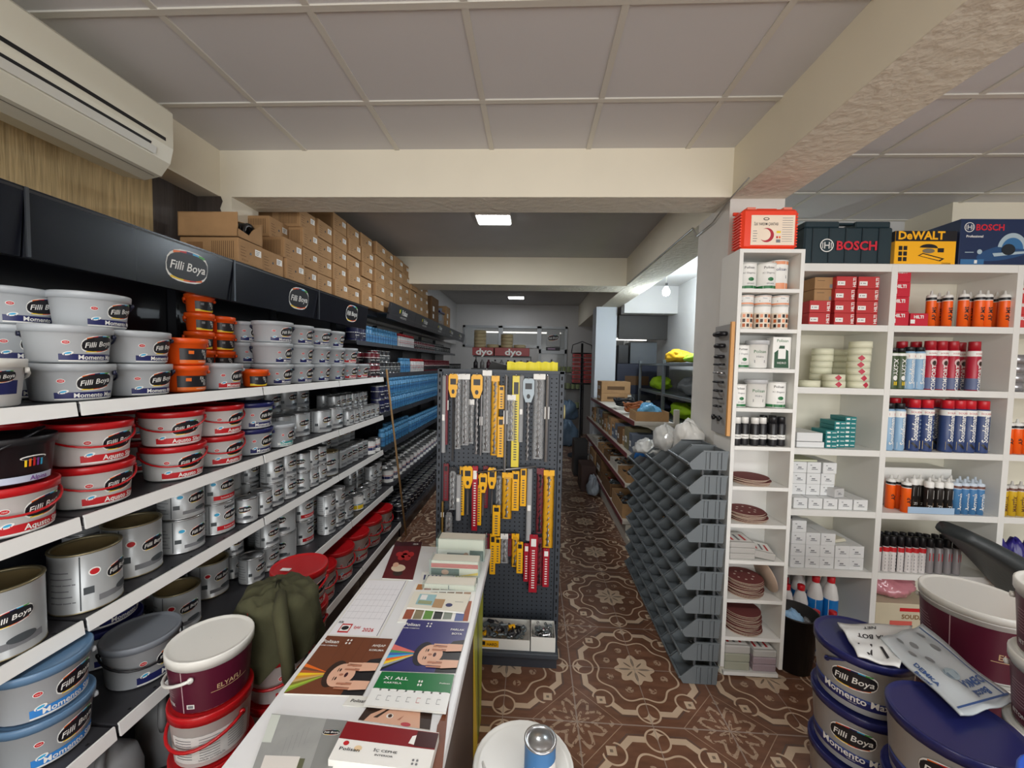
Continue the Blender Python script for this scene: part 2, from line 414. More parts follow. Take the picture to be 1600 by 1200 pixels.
# walls
MB_ = MB; b = MB(); b.box(-2.0, -1.9, -3.4, 9.5, 0, ZB, wall_w); b.box(-2.0, -1.78, 2.42, 9.5, 2.0, 3.1, wall_w); struct('wall_left', b.mesh('wall'))
b = MB(); b.box(-1.9, -1.885, -3.4, 1.93, 0, ZB, wallpaper); b.box(-1.9, -1.885, 1.93, 2.195, 0, ZB, dark_paper)
rag = [(-1.74, 2.0), (-1.735, 2.1), (-1.75, 2.16), (-1.728, 2.2), (-1.745, 2.27), (-1.73, 2.3), (-1.76, 2.33), (-1.74, 2.36), (-1.755, 2.40), (-1.74, 2.44), (-1.75, ZB)]
b.prism([(-1.885, 2.0)] + rag + [(-1.885, ZB)], 2.195, 2.199, dark_paper, tf=lambda x, y, z: (x, z, y))
struct('wall_covering', b.mesh('wallpaper'))
b = MB(); b.box(-2.0, -1.69, 2.2, 2.42, 2.0, ZB, wall_cream); struct('column_left', b.mesh('column'))
b = MB(); b.box(1.02, XB, 2.22, 2.62, 0, ZB, col_paint); struct('column_front', b.mesh('column'))
b = MB(); b.box(0.95, 1.26, 6.2, 6.55, 0, ZB, K('blue white paint', 214, 222, 230, 0.7)); struct('column_rear', b.mesh('column'))
b = MB(); b.box(2.05, 2.12, 3.32, 6.1, 0, 2.75, wall_w); b.box(2.05, 2.12, 6.1, 9.5, 0, 2.75, wall_w); struct('wall_right', b.mesh('wall'))
b = MB(); b.box(2.05, 2.8, 3.25, 3.32, 0, ZC, wall_w); b.box(2.79, 5.2, 2.9, 3.32, 0, ZC, wall_cream); struct('wall_rear_right', b.mesh('wall'))
b = MB(); b.box(5.1, 5.2, -3.4, 2.9, 0, ZC, wall_w); struct('wall_far_right', b.mesh('wall'))
# shop front behind the camera: low wall, header, glass
b = MB(); b.box(-2.0, 5.2, -3.5, -3.4, 0, 0.3, wall_w); b.box(-2.0, 5.2, -3.5, -3.4, 2.65, 3.0, wall_w); b.box(-2.0, -1.75, -3.5, -3.4, 0.3, 2.65, wall_w); b.box(3.5, 5.2, -3.5, -3.4, 0.3, 2.65, wall_w)
struct('wall_front', b.mesh('wall'))
alu = K('grey aluminium', 168, 172, 176, 0.4, 0.4)
b = MB()
for k in range(5): b.box(-1.75 + k * 1.3, -1.69 + k * 1.3, -3.48, -3.42, 0.3, 2.65, alu)
struct('window_5', b.mesh('window_frame'))
# far end wall with interior windows and door
WY = 9.3
b = MB(); zt = 2.45
b.box(-2.0, -1.62, WY, WY + .1, 0, 3.0, wall_w); b.box(-1.62, .78, WY, WY + .1, zt, 3.0, wall_w); b.box(.78, 2.1, WY, WY + .1, 0, 3.0, wall_w)
b.box(-1.62, 0.14, WY, WY + .1, 0, 1.95, wall_w)
struct('wall_far', b.mesh('wall'))
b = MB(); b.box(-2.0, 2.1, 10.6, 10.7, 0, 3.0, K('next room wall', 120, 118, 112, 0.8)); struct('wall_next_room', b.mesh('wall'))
b = MB(); b.box(-2.0, 2.1, WY + .1, 10.7, 3.0, 3.05, slab); struct('ceiling_6', b.mesh('ceiling'))
glass = K('window glass', 196, 200, 202, 0.08, alpha=0.38)
def win(n, x0, x1, z0, z1):
    r = bpy.data.objects.new(n, None); COL.objects.link(r); r['kind'] = 'structure'
    b = MB()
    for q in ((x0, x1, z0, z0 + .05), (x0, x1, z1 - .05, z1), (x0, x0 + .05, z0, z1), (x1 - .05, x1, z0, z1)): b.box(q[0], q[1], WY - .02, WY + .06, q[2], q[3], alu)
    link('window_frame', b.mesh('frame'), r); link('pane', bx('pane', (x0 + .04, x1 - .04, WY + .01, WY + .02, z0 + .04, z1 - .04), glass), r); return r
win('window_1', -1.62, -0.75, 1.95, zt); win('window_2', -0.75, 0.14, 1.95, zt); win('window_3', 0.14, 0.78, 1.88, zt)
r = win('door_1', 0.14, 0.78, 0.0, 1.88); link('door_handle', MB().tube([(0.2, WY - .03, 1.0), (0.2, WY - .08, 1.0), (0.3, WY - .08, 1.0)], .008, chrome).mesh('h'), r)
# lamps of the place
def emis(n, c, s): return mat(n, c, 0.5, emit=s)
def panel_lamp(label, x, y, z, w_, d_, p, e=14):
    b = MB(); b.box(x - w_ / 2 - .012, x + w_ / 2 + .012, y - d_ / 2 - .012, y + d_ / 2 + .012, z - .02, z, white_pl)
    l = MB(); l.box(x - w_ / 2, x + w_ / 2, y - d_ / 2, y + d_ / 2, z - .026, z - .019, emis('lamp diffuser', (1, 1, 1), e))
    for m_ in (b, l): m_.v = [(a - x, bb - y, c - z) for a, bb, c in m_.v]
    o = thing('ceiling_light', label, 'ceiling light', [('frame', b.mesh('frame')), ('diffuser', l.mesh('diffuser'))], (x, y, z))
    li = bpy.data.lights.new('panel light', 'AREA'); li.shape = 'RECTANGLE'; li.size = w_; li.size_y = d_; li.energy = p
    q = bpy.data.objects.new('lamp_glow', li); COL.objects.link(q); q.parent = o; q.location = (0, 0, -.03); return o
panel_lamp('bright square ceiling lamp behind the front beam', -0.345, 3.36, 2.77, 0.26, 0.2, 15)
panel_lamp('small ceiling lamp in the rear bay before the windows', -0.36, 8.2, 2.93, 0.3, 0.25, 5)
panel_lamp('square ceiling lamp over the counter', -0.5, -0.6, ZC, 0.5, 0.4, 15, 8)
panel_lamp('square ceiling lamp by the shop front', 1.9, -0.4, ZC, 0.45, 0.4, 15, 8)
# tubes seen through the far windows
b = MB().cyl(.02, -1.5, .7, emis('tube glow', (1, .96, .88), 3), (0, 10.54, 2.40), 10, 'x'); thing('tube_light', 'long fluorescent tube seen through the far windows', 'tube light', [('tube', b.mesh('tube')), ('fitting', bx('fit', (-1.55, .75, 10.56, 10.6, 2.38, 2.42), white_pl))])
# bulb in the rear side room
bl = MB(); bl.lathe([(0.001, -.075), (.03, -.068), (.042, -.04), (.04, -.015), (.022, .02), (.018, .03)], emis('bulb glow', (.9, .96, 1), 25), 16)
bc = MB(); bc.cyl(.016, .03, .07, K('bulb cap', 60, 60, 62, .5), n=12)
cd_ = MB(); cd_.tube([(0, 0, .07), (0, 0, .22)], .004, ink_white)
X_, Y_, Z_ = on_y(1041, 452, 4.75)
bo = thing('light_bulb', 'glowing bare bulb hanging in the rear side room', 'light bulb', [('bulb', bl.mesh('bulb')), ('cap', bc.mesh('cap')), ('cord', cd_.mesh('cord'))], (X_, Y_, Z_))
li = bpy.data.lights.new('bulb light', 'POINT'); li.energy = 40; li.shadow_soft_size = .05; li.color = (.82, .92, 1)
q = bpy.data.objects.new('bulb_light', li); COL.objects.link(q); q.parent = bo; q.location = (0, 0, -.1)
# cable running along the beams
cg = K('grey cable', 150, 148, 142, .5)
thing('cable', 'thin grey cable clipped along the long beam', 'cable', [('wire', MB().tube([(1.0, 2.0, 2.47), (1.01, 2.2, 2.455), (1.008, 2.4, 2.40), (1.008, 2.62, 2.395)], .004, cg, 6).mesh('w')), ('rear_wire', MB().tube([(1.008, 2.62, 2.395), (1.012, 2.7, 2.47), (1.012, 4.5, 2.47)], .005, cg, 6).mesh('w'))])
# dark board high in the rear opening
thing('sign_board', 'dark board above the rear doorway', 'board', me=MB().box(1.28, 2.0, 6.15, 6.2, 1.98, 2.34, K('dark board', 48, 46, 44, .6), .004).mesh('board'))
b = MB()
for xx in (1.27, 1.55, 1.6, 1.95): b.box(xx, xx + .04, 7.0, 7.05, 0, 2.1, alu)
b.box(1.27, 1.99, 7.0, 7.05, 2.06, 2.12, alu); b.box(1.27, 1.99, 7.0, 7.05, 1.0, 1.05, alu); b.box(1.3, 1.97, 7.02, 7.03, 0.02, 2.08, K('rear door glass', 120, 122, 124, .2))
struct('door_2', b.mesh('door'))
b = MB().cyl(.02, 1.3, 1.9, emis('tube glow', (1, .96, .88), 4), (0, 6.9, 2.03), 10, 'x'); thing('tube_light', 'fluorescent tube glowing by the rear side door', 'tube light', [('tube', b.mesh('tube')), ('fitting', bx('fit', (1.3, 1.9, 6.92, 7.0, 2.02, 2.05), white_pl))])
# air conditioner
ac = MB(); ivory = K('ivory plastic', 224, 222, 206, .35)
prof = [(-1.755, 2.33), (-1.66, 2.315), (-1.585, 2.33), (-1.545, 2.38), (-1.53, 2.44), (-1.53, 2.585), (-1.545, 2.60), (-1.755, 2.605)]
ac.prism(prof, 0.62, 1.665, ivory, tf=lambda x, y, z: (x, z, y))
sl = MB(); dk = K('dark vent', 18, 18, 20, .6)
def slot(t0, t1, y1):
    sl.add([(-1.529, .62, t0), (-1.529, y1, t0), (-1.529, y1, t1), (-1.529, .62, t1)], [(0, 1, 2, 3)], dk)
slot(2.456, 2.470, 1.63)
sl.add([(-1.5358, .62, 2.412), (-1.5358, 1.57, 2.412), (-1.5318, 1.57, 2.424), (-1.5318, .62, 2.424)], [(0, 1, 2, 3)], dk)
sl.add([(-1.604, .62, 2.3245), (-1.604, 1.65, 2.3245), (-1.600, 1.65, 2.325), (-1.600, .62, 2.325)], [(0, 3, 2, 1)], K('seam grey', 120, 118, 110, .6))
fl = MB(); fl.prism([(-1.541, 2.386), (-1.534, 2.41), (-1.530, 2.412), (-1.537, 2.384)], .64, 1.59, K('louvre plastic', 206, 206, 198, .35), tf=lambda x, y, z: (x, z, y))
thing('air_conditioner', 'ivory split air conditioner high on the wallpapered wall', 'air conditioner', [('casing', ac.mesh('casing')), ('vent_slot', sl.mesh('slots')), ('louvre', fl.mesh('louvre'))])
# ------------------------------------------------------------------ buckets and cans
def bucket_parts(r, h, body, lid, handle, deco=None, rb=0.9, hpos='down', n=32, open_=False, seam=False, hang=PI / 2):
    """round plastic paint bucket, label facing local +X, base at z = 0"""
    b = MB(); r0 = r * rb; hl = h * 0.86
    b.lathe([(0.001, .001), (r0 - .006, .001), (r0, .006), (r, hl), (r + .004, hl + .001), (r + .004, hl + .008), (r, hl + .009)], body, n)
    if deco: deco(b, cylfn(r0, r, hl), r, h)
    L = MB(); t = .022 if h < .16 else .028
    L.lathe([(r + .001, h - t), (r + .005, h - t), (r + .006, h - .003), (r + .004, h), (r + .001, h), (r - .003, h - .004), (r - .012, h - .0045), (0.001, h - .0045)], lid, n)
    H = MB(); zz = hl - .012 if h < .16 else hl - .03; k = 14; R = r + .006
    pts = []
    for i in range(k + 1):
        a = PI * i / k; s_ = math.sin(a)
        if hpos == 'down': x, z = R * s_ , zz - s_ * r * .42
        elif hpos == 'up': x, z = R * .72 * s_, zz + s_ * r * .45
        else: x, z = R * s_, zz + .01
        y = -R * math.cos(a)
        q = 1 + .03 * s_; pts.append((x * q, y, z))
    c, s_ = math.cos(hang), math.sin(hang); pts = [(x * c - y * s_, x * s_ + y * c, z) for x, y, z in pts]
    H.tube(pts, .0035 if h < .16 else .005, handle, 6)
    for e in (pts[0], pts[-1]): H.lathe([(0.001, .004), (.008, .004), (.008, -.004), (.001, -.004)], handle, 10, (e[0] * .985, e[1] * .985, e[2]), 'x' if abs(e[0]) > abs(e[1]) else 'y')
    return [('body', b.mesh('bucket_body')), ('lid', L.mesh('bucket_lid')), ('handle', H.mesh('bucket_handle'))]

def deco_band(text, bandm, wave=ink_cyan, size=1.0, dot=ink_red, two=True, tcol=ink_white):
    def d(b, fn, r, h):
        logo(b, fn, r * .40, h * .53, r * .98, 2, .58)
        b.rect(-r * .60, r * 1.05, h * .09, h * .25, fn, bandm, 0, 12); b.rect(-r * .60, r * 1.05, h * .055, h * .085, fn, ink_white, 0, 12)
        b.text(text, h * .165, r * 1.02, h * .17, fn, tcol, 2, 'r', bold=.02)
        b.ell(-r * .42, h * .55, r * .10, h * .055, fn, ink_white, 0); b.ell(-r * .42, h * .55, r * .085, h * .042, fn, dot, 1)
        b.text('YENİ', h * .035, -r * .42, h * .55, fn, ink_white, 2)
        b.ell(-r * .38, h * .265, r * .13, h * .05, fn, ink_white, 0, tilt=.2); b.ell(-r * .38, h * .27, r * .08, h * .025, fn, wave, 1, tilt=.2)
        b.text('Silikonlu ipek mat dış cephe boyası', h * .028, r * .3, h * .078, fn, ink_grey, 2)
        # back of the bucket: table of small print
        f2 = lambda u, v, l: fn(u + PI * r * .75, v, l)
        b.rect(-r * .5, r * .5, h * .15, h * .6, f2, K('printed panel', 214, 214, 212, .5), 0, 8)
        for i in range(7): b.rect(-r * .42, r * (.1 + .3 * ((i * 37) % 10) / 10), h * (.2 + .055 * i), h * (.215 + .055 * i), f2, ink_grey, 1, 4)
    return d
def deco_favori(small):
    def d(b, fn, r, h):
        pts = [(-r * .95, h * .66), (-r * .2, h * .58), (r * .5, h * .64), (r * .95, h * .6), (r * .95, h * .2), (r * .2, h * .16), (-r * .95, h * .26)]
        for sgn in (0,):
            b.rect(-r * .95, r * .95, h * .2, h * .62, fn, ink_black, 1, 12)
        b.rect(-r * .95, r * .95, h * .08, h * .2, fn, ink_yellow if small else ink_orange, 1, 12)
        if small: b.ell(0, h * .2, r * .6, h * .06, fn, ink_black, 2)
        else: b.text('YAPIŞTIRICI DERZ', h * .06, r * .3, h * .14, fn, ink_white, 2, bold=.01)
        for i, t in enumerate(('FA', 'VO', 'RI')): b.text(t, h * .15, r * (.25 + .1 * i), h * (.53 - .11 * i), fn, ink_white, 3, bold=.005)
        b.rect(-r * .55, -r * .3, h * .42, h * .54, fn, ink_orange if not small else ink_grey, 2)
    return d
def deco_plain(title, sub, colr):
    def d(b, fn, r, h):
        b.rect(-r * .9, r * .95, h * .28, h * .56, fn, colr, 0, 10); logo(b, fn, r * .55, h * .64, r * .6, 2)
        b.text(title, h * .12, r * .05, h * .44, fn, ink_white, 2, bold=.02); b.text(sub, h * .05, r * .05, h * .34, fn, ink_white, 2)
        for i in range(3): b.rect(-r * .8, r * (.2 + .1 * i), h * (.12 + .04 * i), h * (.135 + .04 * i), fn, ink_grey, 1, 6)
    return d
def deco_alpina(b, fn, r, h):
    for i, c in enumerate((ink_yellow, ink_orange, ink_red, K('violet ink', 120, 60, 150), ink_cyan)):
        b.rect(r * (.15 + i * .09), r * (.2 + i * .09), h * .38, h * (.56 - .02 * abs(i - 2)), fn, c, 1)
    b.ell(r * .36, h * .56, r * .3, h * .05, fn, ink_white, 0); b.ell(r * .36, h * .55, r * .27, h * .035, fn, ink_black, 1)
    b.rect(-r * .9, r * .95, h * .06, h * .2, fn, K('pale rainbow foil', 190, 200, 220, .3), 0, 10); b.text('Alpina', h * .14, r * .5, h * .13, fn, K('violet ink', 120, 60, 150), 2, bold=.01)
def deco_max(b, fn, r, h):
    logo(b, fn, -r * .1, h * .58, r * .95, 2)
    b.rect(-r * 1.4, r * 1.3, h * .13, h * .25, fn, ink_navy, 0, 16); b.text('Momento Max', h * .17, -r * .05, h * .26, fn, ink_white, 3, bold=.02)
    b.rect(-r * 1.4, r * 1.3, h * .25, h * .30, fn, K('blue band', 60, 80, 150), 0, 16)
    b.text('15 L', h * .07, r * .95, h * .33, fn, ink_black, 1); b.text('YARI MAT', h * .03, -r * .1, h * .17, fn, ink_white, 2)
def deco_burg(b, fn, r, h):
    lm = K('burgundy label', 84, 22, 44, .35)
    b.rect(-r * 2.9, r * 2.9, h * .04, h * .8, fn, lm, 0, 40); b.rect(-.0015, .0015, h * .04, h * .8, lambda u, v, l: fn(u - r * .6, v, l), K('pale seam', 190, 160, 165), 1)
    b.text('ELYAFLI', h * .12, r * .55, h * .42, fn, K('gold ink', 200, 170, 130), 1, bold=.01); b.rect(r * .1, r * 1.1, h * .34, h * .35, fn, K('gold ink', 200, 170, 130), 1, 6)
    b.rect(-r * .5, -r * .3, h * .12, h * .2, fn, ink_white, 1); b.rect(-r * .47, -r * .33, h * .135, h * .185, fn, ink_grey, 2)
    for i in range(8): b.rect(-r * 1.5, -r * (.9 + .03 * i), h * (.3 + .045 * i), h * (.307 + .045 * i), fn, K('pale seam', 190, 160, 165), 1, 5)
    b.text('BETONTEK', h * .08, -r * 1.2, h * .16, fn, ink_white, 1, bold=.01)

def can_mesh(r, h, body, deco=None, topm=None, open_=False, inner=None, n=24, rim=None):
    """round tin; label facing local +X; lid and rim are parts of their own"""
    rim = rim or tin
    b = MB(); b.lathe([(0.001, .0005), (r, .0005), (r + .0015, .002), (r + .0015, .004), (r, .005), (r, h - .006)], [rim, rim, rim, rim, body], n)
    if deco: deco(b, cylfn(r, r, h), r, h)
    out = [('body', b.mesh('can_body'))]
    t = MB()
    if open_:
        t.lathe([(r, h - .006), (r + .002, h - .004), (r + .002, h), (r - .006, h), (r - .008, h - .004), (r - .003, h - .01), (r - .003, h * .35), (.001, h * .34)], [rim, rim, rim, rim, rim, inner or rim, inner or rim], n)
        out.append(('rim', t.mesh('can_rim')))
    else:
        t.lathe([(r, h - .006), (r + .002, h - .004), (r + .002, h), (r - .004, h), (r - .006, h - .004)], rim, n)
        t.lathe([(r - .006, h - .004), (r * .75, h - .004), (r * .73, h - .002), (.001, h - .002)], topm or rim, n)
        out.append(('lid', t.mesh('can_lid')))
    return out
can_silver = K('silver printed tin', 176, 180, 182, .33, .35)
def deco_can(name=None, colr=None, sz=.95):
    def d(b, fn, r, h):
        logo(b, fn, r * .1, h * .58, r * sz, 2)
        if name: b.text(name, h * .15, r * .1, h * .86, fn, ink_black, 1, bold=.02, squash=.8)
        if colr: b.rect(-r * .7, r * .85, h * .12, h * .26, fn, colr, 0, 6); b.text('Sentetik Boya', h * .08, r * .05, h * .19, fn, ink_white, 1)
        else:
            b.rect(-r * .6, r * .85, h * .14, h * .24, fn, ink_grey, 0, 6); b.ell(r * .3, h * .25, r * .35, h * .06, fn, K('dark grey ink', 70, 76, 80), 1)
        b.rect(-r * 1.1, -r * 1.06, h * .05, h * .95, fn, K('dark grey ink', 70, 76, 80), 0)
        b.rect(-r * 1.0, -r * .72, h * .3, h * .42, fn, K('dark grey ink', 70, 76, 80), 0)
        for i in range(6): b.rect(-r * 2.0, -r * (1.2 + .09 * (i % 3)), h * (.2 + .1 * i), h * (.22 + .1 * i), fn, ink_grey, 0, 3)
    return d
def deco_dot(colr, nm=None, c2=None):
    base = deco_can(nm, c2)
    def d(b, fn, r, h):
        base(b, fn, r, h); b.ell(-r * .7, h * .66, r * .17, h * .07, fn, ink_white, 0); b.ell(-r * .7, h * .66, r * .13, h * .05, fn, colr, 1)
    return d
def deco_stripes(c1, c2, txt='', tc=None, lo=.15, hi=.55):
    def d(b, fn, r, h):
        b.rect(-r * PI, r * PI, h * lo, h * hi, fn, c1, 0, 18); b.rect(-r * PI, r * PI, h * (hi + .04), h * (hi + .08), fn, c2, 0, 18)
        if txt: b.text(txt, h * .12, 0, h * .4, fn, tc or ink_white, 1, bold=.01)
    return d
def spray_mesh(r, h, body, cap, deco=None, n=14, caph=.2):
    b = MB(); hb = h * (1 - caph)
    b.lathe([(0.001, 0), (r * .95, 0), (r, .004), (r, hb - .008), (r * .8, hb)], body, n)
    if deco: deco(b, cylfn(r, r, hb), r, hb)
    c = MB(); c.lathe([(r * .8, hb), (r * .86, hb), (r * .84, h - .003), (r * .8, h), (.001, h)], cap, n)
    return [('body', b.mesh('spray_body')), ('cap', c.mesh('spray_cap'))]

navy_lid = K('navy lid plastic', 34, 38, 92, .3); red_lid = K('red lid plastic', 188, 26, 32, .28); orange_pl = K('orange plastic', 236, 88, 22, .35)
white_lid = K('white lid plastic', 230, 230, 224, .3); dk_handle = K('dark blue plastic', 30, 34, 60, .4); black_pl = K('black plastic', 22, 22, 26, .4)
white_body = K('white bucket plastic', 222, 222, 220, .38)
KB = {
 'momento': bucket_parts(.0945, .112, silver_pl, lid_grey, dk_handle, deco_band('Momento Max', ink_navy), hang=2.6),
 'momento_red': bucket_parts(.0945, .115, silver_pl, lid_grey, lid_grey, deco_band('Momento Pasta', ink_red), hang=2.6),
 'aqusto': bucket_parts(.100, .132, white_body, red_lid, red_lid, deco_band('Aqusto Silan', ink_red), hang=-.15),
 'navy': bucket_parts(.094, .128, silver_pl, navy_lid, navy_lid, deco_band('Momento Tek', ink_navy), hang=2.6),
 'teal': bucket_parts(.072, .125, silver_pl, lid_grey, lid_grey, deco_band('Momento Ultra', ink_teal), hang=2.4),
 'favori': bucket_parts(.072, .106, orange_pl, orange_pl, orange_pl, deco_favori(False), hang=2.8),
 'favori_small': bucket_parts(.054, .086, orange_pl, orange_pl, orange_pl, deco_favori(True), hang=2.8),
 'elyafli': bucket_parts(.098, .125, white_body, white_lid, white_lid, deco_plain('ELYAFLI SIVA', 'ÜRÜN', ink_navy), hang=2.8),
 'alpina': bucket_parts(.098, .125, black_pl, black_pl, black_pl, deco_alpina, hpos='up', hang=1.2),
 'blue_band': bucket_parts(.098, .136, silver_pl, K('pale blue grey lid', 96, 128, 160, .3), lid_grey, deco_band('Momento Silan', K('sky blue ink', 52, 130, 205)), hang=2.6),
 'navy_band': bucket_parts(.105, .14, silver_pl, navy_lid, lid_grey, deco_band('Momento Max', ink_navy), hang=2.6),
 'grey_lid': bucket_parts(.103, .15, silver_pl, K('dull grey lid', 128, 134, 142, .4), black_pl, deco_band('Momento', ink_navy), hang=-.3),
 'big_red': bucket_parts(.107, .171, white_body, red_lid, red_lid, deco_band('Aqusto Silan', ink_red), hang=-.9),
 'big_red2': bucket_parts(.108, .2, white_body, red_lid, red_lid, deco_band('Aqusto Silan', ink_red), hang=0),
 'big_white': bucket_parts(.107, .171, white_body, red_lid, red_lid, lambda b, fn, r, h: [b.rect(-r * 1.2, r * 1.0, h * .12, h * .62, fn, K('printed panel', 214, 214, 212, .5), 0, 10)] + [b.rect(-r * 1.1 + r * .7 * (i % 3), -r * .6 + r * .7 * (i % 3), h * (.2 + .05 * (i // 3)), h * (.212 + .05 * (i // 3)), fn, ink_grey, 1, 4) for i in range(24)] + [b.text('SAĞLIK GÜVENLİK', h * .05, -r * .1, h * .16, fn, ink_grey, 1)], hang=-.9),
 'burgundy': bucket_parts(.11, .171, white_body, white_lid, white_lid, deco_burg, hang=-1.9),
 'burg_floor': bucket_parts(.150, .247, white_body, white_lid, white_lid, deco_burg, hang=2.9),
 'burg_edge': bucket_parts(.125, .1985, white_body, white_lid, white_lid, deco_burg, hang=2.9),
 'max_floor': bucket_parts(.138, .2, silver_pl, navy_lid, navy_lid, deco_max, hang=2.2, hpos='down'),
 'max_floor_up': bucket_parts(.138, .2, silver_pl, navy_lid, navy_lid, deco_max, hang=.9, hpos='up'),
}
brown_in = K('dried ochre paint', 122, 106, 72, .5)
KC = {
 'open_big': can_mesh(.083, .185, can_silver, deco_dot(ink_red), open_=True, inner=brown_in, rim=K('brassy rim', 150, 140, 110, .35, .7)),
 'open_mid': can_mesh(.076, .16, can_silver, deco_dot(ink_red), open_=True, inner=brown_in, rim=K('brassy rim', 150, 140, 110, .35, .7)),
 'mid': can_mesh(.076, .136, can_silver, deco_dot(ink_cyan)),
 'mid_red': can_mesh(.074, .136, can_silver, deco_dot(ink_cyan, 'Sentomat', ink_red)),
 'sento': can_mesh(.07, .142, can_silver, deco_can('Sentomat', ink_red)),
 'tall': can_mesh(.073, .143, can_silver, deco_can()),
 'small': can_mesh(.047, .115, can_silver, deco_can(sz=1.2)),
 'small2': can_mesh(.055, .125, can_silver, deco_can('Sento', None, 1.1)),
 'tiny': can_mesh(.045, .105, can_silver, deco_can(sz=1.2)),
 'white': can_mesh(.05, .115, K('white printed tin', 222, 222, 220, .35), deco_stripes(ink_navy, ink_red, 'BOYA', lo=.3, hi=.5)),
 'yellow_label': can_mesh(.05, .11, K('white printed tin', 222, 222, 220, .35), deco_stripes(ink_yellow, ink_cyan, 'VERNİK', ink_black, .1, .35)),
 'wine': can_mesh(.045, .105, K('wine printed tin', 98, 22, 34, .35), deco_stripes(ink_black, ink_white, 'ANTİPAS')),
 'black': can_mesh(.045, .105, K('black printed tin', 24, 24, 28, .35), deco_stripes(K('dark grey ink', 70, 76, 80), ink_white, 'BLACK')),
 'navycan': can_mesh(.06, .12, K('navy printed tin', 26, 30, 72, .35), deco_stripes(K('navy printed dark', 18, 20, 50), ink_white, 'MARIN')),
 'dark_small': can_mesh(.042, .115, K('dark printed tin', 36, 38, 50, .35), deco_stripes(ink_black, ink_white, 'YAT')),
}
KS = {
 'blue': spray_mesh(.033, .154, K('light blue can', 88, 150, 196, .35), K('light blue can', 88, 150, 196, .35), deco_stripes(K('mid blue can', 66, 126, 178, .35), ink_black, 'AKRİLİK', ink_navy, .15, .6)),
 'redcap': spray_mesh(.03, .155, K('white can', 222, 222, 222, .35), K('red cap', 170, 28, 34, .4), deco_stripes(K('pale grey can', 190, 190, 192, .35), ink_red, 'SPREY', ink_red)),
 'wine': spray_mesh(.03, .15, K('wine can', 104, 26, 38, .35), K('wine can', 104, 26, 38, .35), deco_stripes(ink_black, ink_white, '')),
}
# tins of rectangular section
def tin_box(w_, d_, h, body, name):
    b = MB(); b.box(-d_ / 2, d_ / 2, -w_ / 2, w_ / 2, 0, h, body, .006)
    fn = planefn((d_ / 2, 0, 0), (0, 1, 0), (0, 0, 1)); logo(b, fn, 0, h * .62, w_ * .8, 1); b.rect(-w_ * .4, w_ * .4, h * .15, h * .28, fn, ink_grey, 0)
    fs = planefn((0, -w_ / 2, 0), (1, 0, 0), (0, 0, 1)); b.rect(-d_ * .3, d_ * .3, h * .35, h * .55, fs, ink_white, 0); b.rect(-d_ * .22, d_ * .22, h * .38, h * .5, fs, ink_grey, 1)
    c = MB(); c.cyl(.018, h, h + .012, tin, n=12)
    return [('body', b.mesh('tin_body')), ('cap', c.mesh('tin_cap'))]
KT = {'tin': tin_box(.085, .075, .125, can_silver, 'x')}
JC = MB(); jm = K('grey canister plastic', 120, 122, 124, .45)
JC.lathe([(.001, 0), (.075, 0), (.085, .01), (.085, .13), (.07, .19), (.03, .225), (.022, .23), (.022, .25), (.001, .25)], jm, 20, sy=.8)
JH = MB(); JH.tube([(.0, -.055, .13), (0.0, -.075, .17), (.0, -.07, .22), (0, -.03, .245)], .012, jm, 8)
DESC = {
 'momento': ('paint_bucket', 'silver paint bucket with navy band', 'paint bucket'), 'momento_red': ('paint_bucket', 'silver paint bucket with orange-red band', 'paint bucket'),
 'aqusto': ('paint_bucket', 'white paint bucket with red lid', 'paint bucket'), 'navy': ('paint_bucket', 'silver paint bucket with navy lid', 'paint bucket'),
 'teal': ('paint_bucket', 'narrow silver bucket with teal band', 'paint bucket'), 'favori': ('paint_bucket', 'orange bucket with black label', 'paint bucket'),
 'favori_small': ('paint_bucket', 'small orange bucket with yellow-edged label', 'paint bucket'), 'elyafli': ('paint_bucket', 'white render bucket with blue label', 'paint bucket'),
 'alpina': ('paint_bucket', 'black bucket with rainbow mountain mark', 'paint bucket'), 'blue_band': ('paint_bucket', 'silver paint bucket with blue lid', 'paint bucket'),
 'navy_band': ('paint_bucket', 'wide silver bucket with navy rim', 'paint bucket'), 'grey_lid': ('paint_bucket', 'silver bucket with dull grey lid', 'paint bucket'),
 'big_red2': ('paint_bucket', 'large white bucket with red lid', 'paint bucket'),
 'open_big': ('paint_can', 'big opened silver tin', 'paint can'), 'open_mid': ('paint_can', 'opened silver tin with brassy rim', 'paint can'),
 'mid': ('paint_can', 'wide silver paint tin', 'paint can'), 'mid_red': ('paint_can', 'wide silver tin with red stripe', 'paint can'), 'sento': ('paint_can', 'silver tin with black title', 'paint can'),
 'tall': ('paint_can', 'plain large silver tin', 'paint can'), 'small': ('paint_can', 'small silver tin', 'paint can'), 'small2': ('paint_can', 'medium silver tin', 'paint can'), 'tiny': ('paint_can', 'tiny silver tin', 'paint can'),
 'white': ('paint_can', 'white paint tin with blue stripe', 'paint can'), 'yellow_label': ('paint_can', 'white tin with yellow label', 'paint can'),
 'wine': ('paint_can', 'wine-red paint tin', 'paint can'), 'black': ('paint_can', 'black paint tin', 'paint can'), 'navycan': ('paint_can', 'wide navy paint tin', 'paint can'), 'dark_small': ('paint_can', 'dark small paint tin', 'paint can'),
 'blue': ('spray_can', 'light blue spray can', 'spray can'), 'redcap': ('spray_can', 'white spray can with red cap', 'spray can'), 'wine_spray': ('spray_can', 'wine-red spray can', 'spray can'),
 'tin': ('solvent_tin', 'rectangular silver solvent tin', 'tin'),
}
ALLK = {}; ALLK.update(KB); ALLK.update(KC); ALLK['blue'] = KS['blue']; ALLK['redcap'] = KS['redcap']; ALLK['wine_spray'] = KS['wine']; ALLK['tin'] = KT['tin']
HGT = {k: None for k in ALLK}
